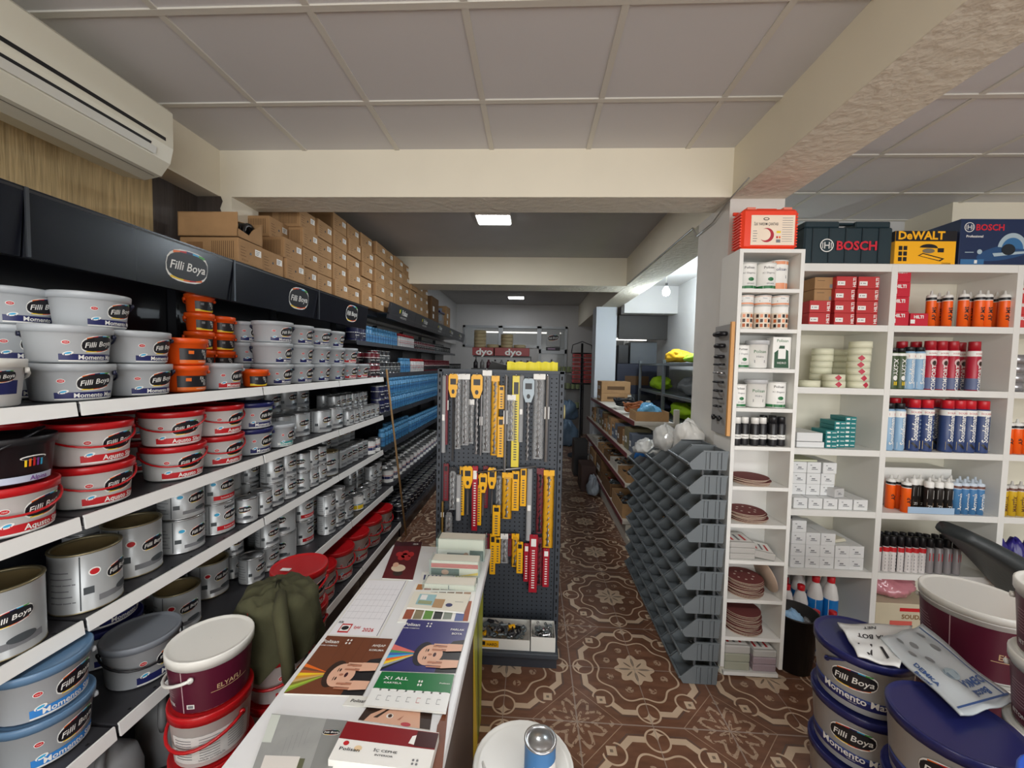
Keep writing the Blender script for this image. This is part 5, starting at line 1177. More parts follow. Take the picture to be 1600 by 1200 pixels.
# white bucket and tin at the bottom edge, in the aisle
WBK = bucket_parts(.135, .228, white_body, white_lid, white_lid, None, hpos='up', hang=PI + .3)
thing('paint_bucket', 'plain white bucket under another one in the aisle by the table', 'paint bucket', WBK[:2], (.0, 1.07, .001), .3)
thing('paint_bucket', 'plain white bucket with a raised handle, small tin on its lid', 'paint bucket', WBK, (.0, 1.07, .230), .3)
o = thing('paint_can', 'small blue paint tin standing on the white aisle bucket', 'paint can', can_mesh(.042, .11, K('blue printed tin', 70, 120, 170, .35), lambda b, fn, r, h: b.rect(-r * 2, r, h * .3, h * .6, fn, ink_white, 0, 10)), (.045, 1.04, .4545), 0)
# ------------------------------------------------------------------ narrow white column unit
wp = white_paint
ZK = [.022, .225, .41, .595, .78, .965, 1.15, 1.335, 1.515, 1.70, 1.89, 2.15]    # underside .. top, shelf tops
zs = [on_y(1185, y, 2.03).z for y in (1052, 997, 938, 877, 820, 761, 698, 638, 576, 514, 451)]   # shelf tops, bottom to top
b = MB(); x0, x1, y0, y1 = .99, 1.296, 2.03, 2.2155
P = []
for xx in (x0, x1 - .018): P.append(('side_panel', bx('side', (xx, xx + .018, y0, y1, .055, 2.15), wp)))
P.append(('back_panel', bx('back', (x0 + .018, x1 - .018, y1 - .006, y1 - .001, .055, 2.15), wp))); P.append(('top_panel', bx('top', (x0 + .018, x1 - .018, y0, y1 - .006, 2.132, 2.15), wp)))
for z in zs: P.append(('shelf', bx('shelf', (x0 + .0185, x1 - .0185, y0, y1 - .0065, z - .018, z), wp)))
for xx in (x0 + .03, x1 - .07):
    for yy in (y0 + .04, y1 - .05): P.append(('foot', MB().cyl(.022, 0, .05, K('cream plastic foot', 206, 200, 184, .5), (xx, yy, 0), 14).mesh('foot')))
thing('shelf_tower', 'narrow tall white shelf tower standing before the pillar', 'shelf unit', P)
xc = lambda f: x0 + .02 + f * (x1 - x0 - .04)
YC = y0 + .035
green_ink = K('deep green ink', 30, 110, 60, .4); pale_or = K('salmon label', 226, 150, 110, .4)
def deco_green(b, fn, r, h): b.rect(-r * PI, r * PI, 0.004, h * .14, fn, green_ink, 0, 18); b.ell(r * .2, h * .38, r * .3, h * .07, fn, green_ink, 1); b.text('Polisan', h * .13, 0, h * .82, fn, ink_black, 1); b.text('X1 Elegance', h * .09, 0, h * .62, fn, ink_grey, 1); b.text('EPOKSİ', h * .08, r * .2, h * .22, fn, ink_grey, 1)
def deco_pics(b, fn, r, h):
    b.rect(-r * PI, r * PI, h * .05, h * .7, fn, K('cream label', 226, 214, 196, .4), 0, 18)
    for i in range(-2, 4):
        for j in range(3): b.rect(i * r * .45, i * r * .45 + r * .3, h * (.1 + .2 * j), h * (.24 + .2 * j), fn, [HR, pale_or, ink_black, K('rust print', 180, 90, 40)][(i + j) % 4], 1)
def deco_or(b, fn, r, h): b.rect(-r * PI, r * PI, 0.004, h * .25, fn, pale_or, 0, 18); b.text('Polisan', h * .14, 0, h * .7, fn, ink_navy, 1); b.rect(-r * .6, r * .6, h * .4, h * .5, fn, ink_grey, 1); b.rect(-r * PI, r * PI, h * .86, h * .96, fn, pale_or, 0, 18)
def deco_greylid(b, fn, r, h): b.text('Polisan', h * .15, 0, h * .6, fn, green_ink, 1); b.text('Hidro', h * .1, 0, h * .42, fn, ink_grey, 1); b.rect(-r * .5, r * .5, h * .2, h * .3, fn, ink_grey, 1)
wt = K('white tin lid', 214, 214, 210, .35, .2)
CG = can_mesh(.044, .13, ink_white, deco_green, topm=wt, rim=wt); CO = can_mesh(.05, .15, ink_white, deco_or, topm=wt, rim=wt); CP = can_mesh(.040, .118, ink_white, deco_pics, topm=wt, rim=wt); CP2 = can_mesh(.040, .05, ink_white, deco_or, topm=wt, rim=wt)
CGS = can_mesh(.036, .115, ink_white, deco_green, topm=wt, rim=wt); CW = bucket_parts(.048, .14, ink_white, K('pale grey lid', 190, 192, 194, .4), wt, deco_greylid, rb=.96)[:2]
fc_ = -PI / 2 - .15
def put(nm, lab, cat, parts, x, y, z, r=fc_, g=None): return thing(nm, lab, cat, parts, (x, y, z + .0008), r, g)
z = zs[10]; put('paint_can', 'white and green tin, outer one of two on the tower top shelf', 'paint can', CG, xc(.18), YC + .03, z); put('paint_can', 'white and green tin, inner one of two on the tower top shelf', 'paint can', CG, xc(.52), YC + .025, z); put('paint_can', 'white and salmon tin beside green ones on the tower top shelf', 'paint can', CO, xc(.86) - .02, YC + .06, z)
z = zs[9]
for i, nm in enumerate(('pillar-side', 'middle', 'window-side')):
    put('paint_can', f"tin with small product pictures, {['first', 'second', 'third'][i]} on the tower's second shelf", 'paint can', CP, xc(.18 + .32 * i), YC + .035, z, g='picture tins on the tower')
    put('paint_can', f"shallow tin on top of the {['first', 'second', 'third'][i]} picture tin", 'paint can', CP2, xc(.18 + .32 * i), YC + .035, z + .119, g='shallow tins on the tower')
z = zs[8]; put('paint_can', 'slim white tin with green foot on the tower third shelf', 'paint can', CGS, xc(.13), YC + .02, z); put('paint_can', 'white plastic pot with grey lid on the tower third shelf', 'paint pot', CW, xc(.44), YC + .03, z)
b = MB(); b.box(-.044, .044, -.03, .03, 0, .158, ink_white, .002); f_ = frontfn(0, -.03, 0); b.flat([(-.035, .005), (.035, .005), (.03, .09), (.012, .1), (.012, .115), (-.012, .115), (-.018, .095), (-.036, .08)], f_, K('bottle green print', 30, 76, 50, .4), 1); b.box(-.018, .018, -.0315, -.0305, .05, .1, ink_white); b.text('Polisan', .02, 0, .14, f_, green_ink, 1); b.text('HIDRO', .014, 0, .03, f_, ink_white, 2)
thing('product_box', 'white carton with a green bottle picture on the tower', 'box', me=b.mesh('box'), loc=(xc(.835), YC + .03, z + .0008))
z = zs[7]; put('paint_can', 'slim white tin with green foot on the tower fourth shelf', 'paint can', CGS, xc(.11), YC + .02, z); put('paint_can', 'white plastic pot with grey lid on the tower fourth shelf', 'paint pot', CW, xc(.45), YC + .03, z); put('paint_can', 'white tin with green foot beside the fourth shelf pot', 'paint can', CG, xc(.82), YC + .03, z)
z = zs[6]; sb = K('black spray can', 28, 28, 32, .35)
def dsp(b, fn, r, h): b.rect(-r * PI, r * PI, h * .3, h * .5, fn, ink_white, 0, 14); b.text('SPRAY', h * .1, 0, h * .4, fn, ink_black, 1)
SW = spray_mesh(.021, .14, sb, white_pl, dsp, caph=.22); SBk = spray_mesh(.021, .145, sb, sb, dsp, caph=.22); 
for i in range(4): put('spray_can', f"black spray can with white cap, {ordw(i)} from the pillar side on the tower", 'spray can', SW, xc(.08 + .165 * i), YC + .0 + .012 * (i % 2), z, g='white-capped spray cans on the tower')
for i in range(2): put('spray_can', f"black spray can with black cap, {['inner', 'outer'][i]} one on the tower", 'spray can', SBk, xc(.74 + .17 * i), YC + .01 * i, z, g='black-capped spray cans on the tower')
for i in range(2): put('spray_can', f"black-capped spray can in the back row, {['inner', 'outer'][i]} one on the tower", 'spray can', SBk, xc(.70 + .17 * i), YC + .065, z, g='black-capped spray cans on the tower')
# sanding discs
sand = K('oxblood sandpaper', 112, 54, 52, .9, var=.08, scale=120); sback = K('sandpaper backing', 190, 168, 150, .8)
def disc_mesh(r, holes):
    b = MB(); b.disc(r, .004, sand, n=36); b.lathe([(.001, 0), (r, 0), (r, .004)], [sback, sback], 36)
    if holes:
        for k in range(8): a = k * PI / 4; b.disc(.006, .0043, K('disc hole', 214, 196, 180, .6), (r * .5 * math.cos(a), r * .5 * math.sin(a)), 10)
    return b.mesh('disc')
D1, D2 = disc_mesh(.088, True), disc_mesh(.088, False)
for si, (z, n, r_, hl, nm) in enumerate(((zs[5], 5, .0, False, 'uppermost'), (zs[4], 7, .0, True, 'second'), (zs[2], 11, .0, True, 'third'), (zs[1], 14, 0, False, 'lowest'))):
    zz = z + .002
    for i in range(n):
        thing('sanding_disc', f"round oxblood sanding disc, {ordw(i)} from the bottom of the {nm} disc pile", 'sanding disc', me=D1 if hl and i == n - 1 else D2, loc=(xc(.46) + random.uniform(-.008, .008) + .006 * math.sin(i), y0 + .0885 + .002 * math.cos(i * 2), zz), rot=(.0, 0, random.uniform(0, 3)), group='sanding discs on the tower')
        zz += .0065 if n < 8 else .0075
thing('sanding_disc', 'sanding disc leaning upright beside the third disc pile', 'sanding disc', me=D2, loc=(xc(.86), y0 + .09, zs[2] + .089), rot=(0, 1.25, .1))
pk = K('grey wrapped sandpaper', 178, 176, 172, .4); pk2 = K('sage wrapped sandpaper', 160, 162, 146, .4); pk3 = K('mauve wrapped sandpaper', 156, 140, 146, .4)
def pack(m, w_, d_, h):
    b = MB(); b.box(-w_ / 2, w_ / 2, -d_ / 2, d_ / 2, 0, h, m, .004)
    f_ = planefn((0, 0, h), (1, 0, 0), (0, 1, 0)); b.rect(-w_ * .42, w_ * .42, -d_ * .4, d_ * .4, f_, ink_white, 0)
    for i in range(3): b.rect(-w_ * .35 + i * w_ * .25, -w_ * .25 + i * w_ * .25, -d_ * .3, d_ * .2, f_, ink_grey if i % 2 else ink_red, 1)
    return b.mesh('pack')
z = zs[3]
for i in range(3): thing('sandpaper_pack', f"grey film-wrapped sandpaper pack, {lev(i, 3)} of the pile between the discs", 'sandpaper pack', me=pack(pk, .125, .14, .028), loc=(xc(.26), y0 + .08, z + .001 + i * .029), group='sandpaper packs on the tower')
thing('sandpaper_pack', 'grey sandpaper pack tilted against its pile between the discs', 'sandpaper pack', me=pack(pk, .10, .14, .035), loc=(xc(.72), y0 + .08, z + .006), rot=(0, .1, -.25))
z = zs[0]
for i in range(3): thing('sandpaper_pack', f"sage sandpaper pack on the tower floor shelf, {lev(i, 3)} one", 'sandpaper pack', me=pack([pk2, pk2, pk][i], .125, .14, .042), loc=(xc(.26), y0 + .08, z + .001 + i * .0435), group='sandpaper packs on the tower')
for i in range(3): thing('sandpaper_pack', f"mauve sandpaper pack on the tower floor shelf, {lev(i, 3)} one", 'sandpaper pack', me=pack([pk3, pk3, pk][i], .115, .14, .036), loc=(xc(.77), y0 + .08, z + .001 + i * .0375), group='sandpaper packs on the tower')
# first aid case on the tower
red_pl = K('orange-red plastic', 240, 66, 34, .35)
b = MB(); X0, X1 = 1.0, 1.262; b.box(X0, X1, 2.04, 2.13, 2.153, 2.345, red_pl, .012); b.box(X0, X0 + .045, 2.135, 2.145, 2.345, 2.36, red_pl); b.box(X1 - .06, X1 - .02, 2.06, 2.10, 2.345, 2.358, K('pale red clip', 226, 130, 110, .4)); b.box(X0 + .03, X0 + .07, 2.06, 2.10, 2.345, 2.358, K('pale red clip', 226, 130, 110, .4))
for k in range(12): b.box(X0 - .006, X0 + .002, 2.05, 2.125, 2.165 + k * .014, 2.172 + k * .014, red_pl); b.box(X1 - .002, X1 + .004, 2.05, 2.125, 2.165 + k * .014, 2.172 + k * .014, red_pl)
fn = frontfn((X0 + X1) / 2, 2.04, 2.153); q = MB(); cl = K('cream sticker', 240, 224, 204, .5)
q.rect(-.09, .115, .018, .16, fn, cl, 1); q.text('İLK YARDIM ÇANTASI', .0185, -.02, .118, fn, ink_black, 2, bold=.01, squash=.62); q.ell(-.015, .065, .034, .034, fn, K('crimson print', 176, 24, 50), 2); q.ell(-.025, .067, .028, .028, fn, cl, 3)
q.ell(-.02, .142, .014, .007, fn, ink_black, 2, 16); q.ell(-.02, .142, .010, .004, fn, cl, 3, 16); q.rect(.03, .05, .075, .085, fn, ink_yellow, 2); q.rect(.03, .038, .05, .06, fn, ink_red, 2); q.rect(.042, .05, .05, .06, fn, ink_orange, 2); q.rect(.03, .05, .03, .045, fn, ink_grey, 2)
for k in range(11): q.rect(.056, .105, .035 + k * .011, .037 + k * .011, fn, ink_grey, 2)
for k in range(5): q.rect(-.08, -.062 + .003 * (k % 2), .035 + k * .012, .038 + k * .012, fn, ink_grey, 2)
h = MB(); h.tube([((X0 + X1) / 2 - .05, 2.08, 2.342), ((X0 + X1) / 2 - .045, 2.08, 2.352), ((X0 + X1) / 2 + .045, 2.08, 2.352), ((X0 + X1) / 2 + .05, 2.08, 2.342)], .007, red_pl, 8)
thing('first_aid_case', 'orange-red first aid case on the shelf tower', 'first aid case', [('shell', b.mesh('case')), ('front_sticker', q.mesh('label')), ('handle', h.mesh('handle'))])
# board of door handles on the tower's side
b = MB(); b.box(.972, .984, 2.05, 2.215, 1.235, 1.79, K('grey sample board', 158, 158, 158, .6), .001); b.box(.970, .986, 2.035, 2.05, 1.235, 1.80, K('wood edge', 206, 152, 90, .5))
thing('sample_board', 'grey sample board with wooden edge on the tower side', 'board', me=b.mesh('board'))
hk = [(1.745, .11, .012, 'thick bar', black_pl), (1.685, .08, .011, 'thick short bar', black_pl), (1.63, .075, .009, 'square', black_pl), (1.59, .10, .005, 'slim', black_pl), (1.547, .10, .005, 'steel', chrome), (1.50, .09, .006, 'bow', black_pl), (1.455, .075, .006, 'red-tipped', black_pl), (1.415, .085, .004, 'thin', black_pl), (1.375, .065, .005, 'tiny bar', black_pl)]
for i, (z, L, r, d_, m) in enumerate(hk):
    ya, yb_ = 2.13 - L / 2 , 2.13 + L / 2; b = MB(); b.tube([(.971, ya + .012, z), (.955, ya + .008, z), (.948, ya + .02, z), (.946, 2.13, z + .001), (.948, yb_ - .02, z), (.955, yb_ - .008, z), (.971, yb_ - .012, z)], r, m, 8)
    thing('pull_bar', f"{'chrome' if m is chrome else 'black'} {d_} cabinet handle, {ordw(i)} from the top of the sample board", 'cabinet handle', me=b.mesh('handle'), group='cabinet handles on the sample board')
for i, yy in enumerate((2.10, 2.16)): thing('furniture_knob', f"black cabinet knob at the foot of the sample board, {['outer', 'inner'][i]} one", 'knob', me=MB().lathe([(.001, -.022), (.014, -.02), (.014, -.01), (.006, -.008), (.006, 0)], black_pl, 14, (.971, yy, 1.315), 'x').mesh('knob'), group='cabinet knobs')

# ------------------------------------------------------------------ wall of white shelving
FY, BY = 2.30, 2.62; T = .034
zw = [2.15, 1.822, 1.476, 1.135, .789, .446, .06]
cols = [(1.315, 1.925), (1.955, 2.565), (2.60, 3.2)]
P = []
for i, xx in enumerate((1.300, 1.925, 2.567, 3.2)): P.append(('divider', bx('div', (xx, xx + .032, FY, BY - .012, 0, 2.15), wp, .001)))
for (a, c) in [(1.333, 1.9245), (1.9575, 2.5665), (2.5995, 3.1995)]:
    for z in zw[1:]: P.append(('shelf', bx('shelf', (a, c, FY + .001, BY - .012, z - T, z), wp)))
P.append(('top_board', bx('top', (1.300, 3.232, FY - .002, BY - .012, 2.1505, 2.1505 + .001), wp))); 
for (a, c) in [(1.333, 1.9245), (1.9575, 2.5665), (2.5995, 3.1995)]: P.append(('shelf', bx('shelf', (a, c, FY + .001, BY - .012, 2.15 - .04, 2.15), wp)))
P.append(('back_panel', bx('back', (1.300, 3.232, BY - .0115, BY - .002, 0, 2.15), K('cream back board', 226, 222, 206, .5))))
thing('wall_shelving', 'white boxy wall shelving filled with sealants and boxes', 'shelf unit', P)
ZTp = 2.1525
# power tool boxes on the top
pet = K('dark petrol plastic', 30, 50, 58, .4); rd = K('signal red print', 206, 36, 56, .4)
def ring_logo(b, u, v, r, fn, m, l=1, bg=None):
    pts = lambda q: [(u + q * math.cos(2 * PI * i / 24), v + q * math.sin(2 * PI * i / 24)) for i in range(24)]
    b.flat(pts(r), fn, m, l); b.flat(pts(r * .86), fn, bg, l + 1)
    for s_ in (-1, 1): b.rect(u + s_ * r * .32 - r * .07, u + s_ * r * .32 + r * .07, v - r * .5, v + r * .5, fn, m, l + 2); b.rect(u + s_ * r * .62 - r * .05, u + s_ * r * .62 + r * .05, v - r * .42, v + r * .42, fn, m, l + 2)
    b.rect(u - r * .3, u + r * .3, v - r * .07, v + r * .07, fn, m, l + 2)
A = on_y(1255, 408, 2.32).x; B = on_y(1393, 408, 2.32).x
b = MB(); H = .235
b.box(A, B, 2.32, 2.44, ZTp, ZTp + H - .035, pet, .008); b.box(A + .006, A + .19, 2.33, 2.43, ZTp + H - .036, ZTp + H, pet, .006); b.box(B - .19, B - .006, 2.33, 2.43, ZTp + H - .036, ZTp + H, pet, .006)
for k in range(5): xx = A + .04 + k * (B - A - .1) / 4.2; b.box(xx, xx + .006, 2.316, 2.322, ZTp + .01, ZTp + H - .04, K('petrol rib', 22, 38, 46, .4))
fn = frontfn((A + B) / 2, 2.316, ZTp); ring_logo(b, -.115, .10, .036, fn, ink_white, 1, pet); b.text('BOSCH', .066, .04, .10, fn, rd, 2, bold=.03)
h = MB(); m0 = (A + B) / 2; h.box(m0 - .08, m0 + .08, 2.345, 2.375, ZTp + H - .014, ZTp + H - .002, pet, .003)
thing('tool_case', 'dark petrol power tool case on the wall shelving', 'tool case', [('shell', b.mesh('case')), ('handle', h.mesh('handle'))])
A = on_y(1397, 408, 2.33); C_ = on_y(1496, 360, 2.33); x0_, x1_ = A.x, C_.x
ye_ = K('tool box yellow', 250, 182, 24, .4)
b = MB(); hh = .185; b.box(x0_, x1_, 2.33, 2.50, ZTp, ZTp + hh, ye_, .002); fn = frontfn(x0_, 2.33, ZTp); w_ = x1_ - x0_
b.rect(0, w_, hh * .70, hh * .995, fn, ink_black, 1); b.text('DeWALT', .060, w_ * .42, hh * .87, fn, ye_, 2, bold=.035); b.add([(x0_ - .001, 2.332, ZTp + hh * .7), (x0_ - .001, 2.50, ZTp + hh * .7), (x0_ - .001, 2.50, ZTp + hh), (x0_ - .001, 2.332, ZTp + hh)], [(0, 3, 2, 1)], ink_black)
for i in range(2):
    for j in range(3): b.rect(w_ * (.06 + .08 * i), w_ * (.12 + .08 * i), hh * (.12 + .16 * j), hh * (.24 + .16 * j), fn, ink_black, 1)
b.flat([(w_ * .38, hh * .28), (w_ * .75, hh * .12), (w_ * .82, hh * .2), (w_ * .46, hh * .36)], fn, ink_black, 1); b.flat([(w_ * .41, hh * .28), (w_ * .73, hh * .15), (w_ * .77, hh * .19), (w_ * .46, hh * .33)], fn, ye_, 2)
b.ell(w_ * .55, hh * .5, w_ * .15, hh * .12, fn, ink_black, 1, 20, 0, 0, PI); b.ell(w_ * .55, hh * .42, w_ * .1, hh * .07, fn, K('tool grey print', 120, 110, 90), 3, 16); b.rect(w_ * .7, w_ * .8, hh * .38, hh * .5, fn, ink_black, 2); b.text('DWE560', .012, w_ * .85, hh * .06, fn, ink_black, 1)
thing('tool_box', 'yellow and black circular saw carton on the wall shelving', 'box', me=b.mesh('box'))
x0_ = on_y(1497, 408, 2.33).x; x1_ = x0_ + .50; hh = .25; nb_ = K('night blue carton', 24, 44, 82, .4)
b = MB(); b.box(x0_ + .001, x1_, 2.33, 2.56, ZTp, ZTp + hh, nb_, .002); fn = frontfn(x0_, 2.33, ZTp)
ring_logo(b, .045, hh * .82, .026, fn, ink_white, 1, nb_); b.text('BOSCH', .045, .15, hh * .82, fn, rd, 1, bold=.03); b.text('Professional', .018, .075, hh * .63, fn, ink_white, 1, bold=.02)
gb = K('glow blue print', 54, 110, 160, .4); gs = K('saw silver print', 170, 190, 200, .4)
b.ell(.24, hh * .30, .15, .04, fn, K('mist blue print', 36, 76, 122, .4), 1, 24, .2); b.ell(.27, hh * .36, .075, .085, fn, gs, 2, 24, 0, 0, PI); b.ell(.27, hh * .36, .055, .06, fn, gb, 3, 24, 0, 0, PI); b.flat([(.17, hh * .27), (.38, hh * .33), (.38, hh * .29), (.18, hh * .2)], fn, gs, 3); b.ell(.25, hh * .35, .035, .03, fn, K('tool dark print', 20, 30, 40), 4, 16)
b.ell(.105, hh * .3, .013, .013, fn, gs, 2, 14); b.rect(.03, .075, hh * .28, hh * .295, fn, gs, 2); b.rect(.01, .13, hh * .03, hh * .14, fn, gb, 2); b.rect(.08, .095, hh * .05, hh * .12, fn, ink_white, 3)
thing('tool_box', 'night blue circular saw carton at the end of the shelving top', 'box', me=b.mesh('box'))
thing('tool_box', 'white and red carton edge beyond the night blue box', 'box', me=MB().box(x1_ + .01, x1_ + .2, 2.33, 2.5, ZTp, ZTp + .2, ink_white, .002).mesh('box'))

# cell contents -------------------------------------------------------------
def face_box(x0, x1, z0, h, y=FY + .03, d=.2, m=None, deco=None, bev=.0015):
    b = MB(); w_ = x1 - x0; b.box(0, w_, 0, d, 0, h, m, bev)
    if deco: deco(b, frontfn(0, 0, 0), w_, h)
    return b.mesh('box'), (x0, y, z0)
def dec_h(b, fn, w, h):
    f2 = lambda u, v, l: fn(u, v, l); b.text('HILTI', h * .33, w * .88, h * .5, fn, ink_white, 1, bold=.03, rot=PI / 2); b.rect(w * .04, w * .42, h * .25, h * .6, fn, ink_white, 1); b.rect(w * .1, w * .14, h * .38, h * .48, fn, ink_grey, 2); b.rect(w * .2, w * .34, h * .4, h * .46, fn, ink_grey, 2)
def dec_h2(b, fn, w, h): b.text('HILTI', h * .32, w * .45, h * .72, fn, ink_white, 1, bold=.04); b.rect(0, w * .25, h * .2, h * .5, fn, ink_white, 1)
redb = K('brick red carton', 186, 50, 52, .5); redb2 = K('crimson carton', 196, 28, 52, .5)
Z1 = zw[1] + .001
def redcol(pxs, n, lab, hb=.0655, m=redb, dc=dec_h, z0=Z1, y=FY + .02, d=.2):
    xa, xb = on_y(pxs[0], 480, y).x, on_y(pxs[1], 480, y).x
    for k in range(n):
        me, loc = face_box(xa, xb, z0 + k * (hb + .001), hb, y, d, m, dc)
        thing('fastener_box', f"{lab}, {lev(k, n) + ' one' if n > 1 else 'single one'}", 'box', me=me, loc=(loc[0] + random.uniform(-.002, .002), loc[1] + random.uniform(0, .004), loc[2]), group='red fastener boxes')
redcol((1265, 1298), 2, 'red fastener box in the short column by the shelf tower', y=FY + .02)
xa, xb = on_y(1264, 440, FY + .1).x, on_y(1303, 440, FY + .1).x
for k in range(2):
    me, loc = face_box(xa, xb - .004, Z1 + .1335 + k * .067, .065, FY + .05, .2, cardboard, lambda b, fn, w, h: [b.rect(w * .6, w * .95, h * .1, h * .4, fn, ink_grey, 1), b.rect(w * .1, w * .4, h * .7, h * .73, fn, ink_black, 1)])
    thing('fastener_box', f"brown fastener box above the short red column, {['lower', 'upper'][k]} one", 'box', me=me, loc=loc)
redcol((1304.5, 1336), 4, 'red fastener box in the middle column of the top cell'); redcol((1340, 1373), 4, 'red fastener box in the tall column by the divider')
redcol((1393, 1421), 4, 'crimson fastener box stacked in the second top cell', .078, redb2, dec_h2); redcol((1424, 1452), 1, 'crimson fastener box beside the orange cartridges', .07, redb2, dec_h2)
# cartridges
orp = K('orange cartridge', 246, 100, 22, .35)
def cartridge(r, h, m, capm, deco=None, band=None):
    b = MB(); b.lathe([(.001, 0), (r, 0), (r, h * .72)], [m, m], 16); b.lathe([(r, h * .72), (r, h * .86), (r * .8, h * .89)], [capm, capm], 16)
    if band: b.lathe([(r + .0006, h * .74), (r + .0006, h * .81)], [band], 16)
    if deco: deco(b, cylfn(r, r, h * .72), r, h * .72)
    c = MB(); c.lathe([(r * .8, h * .89), (r * .35, h * .9), (r * .22, h), (.001, h)], capm, 12)
    return [('tube', b.mesh('cartridge')), ('nozzle', c.mesh('nozzle'))]
def vtext(t, sz, m):
    sz = sz * .8
    return lambda b, fn, r, h: b.text(t, sz, 0, h * .5, fn, m, 2, bold=.02, rot=PI / 2)
COr = cartridge(.0215, .20, orp, ink_white, vtext('AP MS', .034, ink_black), ink_black)
y_ = FY + .04; k = 0
for px in (1462, 1474, 1488, 1504, 1514, 1529, 1541, 1556, 1568):
    x = on_y(px, 490, y_ + (.05 if k % 3 == 1 else .0)).x
    thing('sealant_cartridge', f"orange sealant cartridge in the second top cell, {ordw(k)} from the crimson boxes", 'cartridge', COr, (x, y_ + (.05 if k % 3 == 1 else .0) + (.03 if k < 3 else 0), Z1), -PI / 2, 'orange cartridges in the top cell'); k += 1
# masking tape rolls
tp = K('cream masking tape', 222, 222, 196, .6); Z2 = zw[2] + .001
def roll_mesh(r, h, lab=False):
    b = MB(); b.lathe([(r * .55, .0), (r, 0), (r, h), (r * .55, h), (r * .55, 0)], tp, 26)
    if lab:
        fn = cylfn(r, r, h); d = h * .46; b.flat([(-.1 * r - d, h / 2), (-.1 * r, h / 2 - d), (-.1 * r + d, h / 2), (-.1 * r, h / 2 + d)], fn, K('crimson sticker', 186, 40, 66), 1)
    return b.mesh('roll')
RM, RL = roll_mesh(.052, .036), roll_mesh(.052, .036, True); RL2 = roll_mesh(.052, .033, True)
for nm, px, n, dy, lab in (('open stack behind the loose rolls', 1284, 6, .17, False), ('stack at the back', 1316, 6, .25, False), ('tall stack nearest the divider', 1342, 7, .06, True)):
    x = on_y(px, 560, FY + dy).x
    for k in range(n):
        thing('tape_roll', f"cream masking tape roll, {lev(k, n)} of the {nm}", 'tape roll', me=(RL if lab and k < 5 else RM), loc=(x + random.uniform(-.004, .004), FY + dy + random.uniform(-.002, .002), Z2 + k * .037), rot=-PI / 2 + random.uniform(-.5, .3), group='masking tape rolls')
x = on_y(1304, 600, FY + .02).x
for k in range(2): thing('tape_roll', f"masking tape roll with crimson sticker lying loose in front, {['lower', 'upper'][k]} one", 'tape roll', me=RL, loc=(on_y(1303, 595, FY + .056).x - .003 * k, FY + .056, Z2 + k * .037), rot=-PI / 2 - .1, group='masking tape rolls')
thing('tape_roll', 'plain masking tape roll lying flat before the standing ones', 'tape roll', me=RM, loc=(on_y(1264, 595, FY + .056).x, FY + .056, Z2), rot=-PI / 2)
for i, (x, z, lb) in enumerate(((1.445, Z2 + .052, 'lower'), (1.40, Z2 + .158, 'upper'))): thing('tape_roll', f"masking tape roll standing on edge behind the tower, {lb} one", 'tape roll', me=RM, loc=(x, FY + .16, z), rot=(0, PI / 2, .4), group='masking tape rolls')
# foam cans
def foam(body, cap, deco, h=.262, r=.0305, ch=.16): return spray_mesh(r, h, body, cap, deco, 18, ch)
def dec_comfort(b, fn, r, h):
    b.rect(-r * PI, r * PI, h * .02, h * .30, fn, K('slate blue print', 92, 104, 140), 0, 16); b.text('COMFORT', h * .13, r * .1, h * .30, fn, ink_white, 2, bold=.02, rot=PI / 2); b.ell(r * .1, h * .68, r * .6, h * .09, fn, K('rose cream print', 214, 180, 180), 1, 16); b.ell(r * .1, h * .66, r * .35, h * .06, fn, HR, 2, 12)
    b.rect(-r * PI, r * PI, h * .84, h * .97, fn, ink_white, 0, 16); b.text('SOUDAL', h * .05, 0, h * .9, fn, ink_red, 1)
nav = K('foam navy can', 52, 72, 120, .35)
def dec_sf(b, fn, r, h):
    b.text('Soudafoam', h * .145, r * -.25, h * .56, fn, ink_white, 2, bold=.02, rot=PI / 2); b.rect(-r * .9, r * .9, h * .05, h * .24, fn, K('sand label', 214, 196, 140), 1); b.flat([(-r * .7, h * .18), (r * .1, h * .07), (r * .3, h * .1), (-r * .4, h * .21)], fn, ink_black, 2)
    b.rect(-r * PI, r * PI, h * .84, h * .97, fn, ink_white, 0, 16); b.text('SOUDAL', h * .06, 0, h * .9, fn, ink_red, 1)
    for i in range(5): b.rect(r * .35, r * .9, h * (.35 + .09 * i), h * (.37 + .09 * i), fn, gs, 1)
lbl = K('foam pale blue can', 140, 176, 206, .35)
def dec_lb(b, fn, r, h): b.text('Soudafoam', h * .145, 0, h * .46, fn, ink_white, 2, bold=.02, rot=PI / 2); b.rect(-r * PI, r * PI, h * .8, h * .95, fn, ink_white, 0, 16); b.rect(-r * .6, r * .6, h * .84, h * .9, fn, ink_red, 1); b.rect(-r * .9, r * .9, h * .04, h * .2, fn, ink_white, 1)
def dec_gr(b, fn, r, h): b.text('AKFIX', h * .16, 0, h * .6, fn, ink_white, 2, bold=.02, rot=PI / 2); b.ell(0, h * .3, r * .5, h * .07, fn, ink_white, 1, 14); b.rect(-r * .3, r * .4, h * .1, h * .2, fn, ink_yellow, 1); b.rect(-r * PI, r * PI, h * .9, h * .97, fn, ink_white, 0, 16)
FGr = foam(K('moss green can', 66, 84, 54, .35), black_pl, dec_gr, .225, .023, .1); FLb = foam(lbl, black_pl, dec_lb, .232, .026, .1); FCo = foam(K('foam crimson can', 176, 34, 58, .35), K('dull red cap', 168, 26, 40, .35), dec_comfort, .268, .029, .17)
FSo = foam(nav, K('foam red cap', 200, 30, 44, .35), dec_sf, .285, .031, .16); FLb2 = foam(lbl, black_pl, dec_lb, .262, .026, .12)
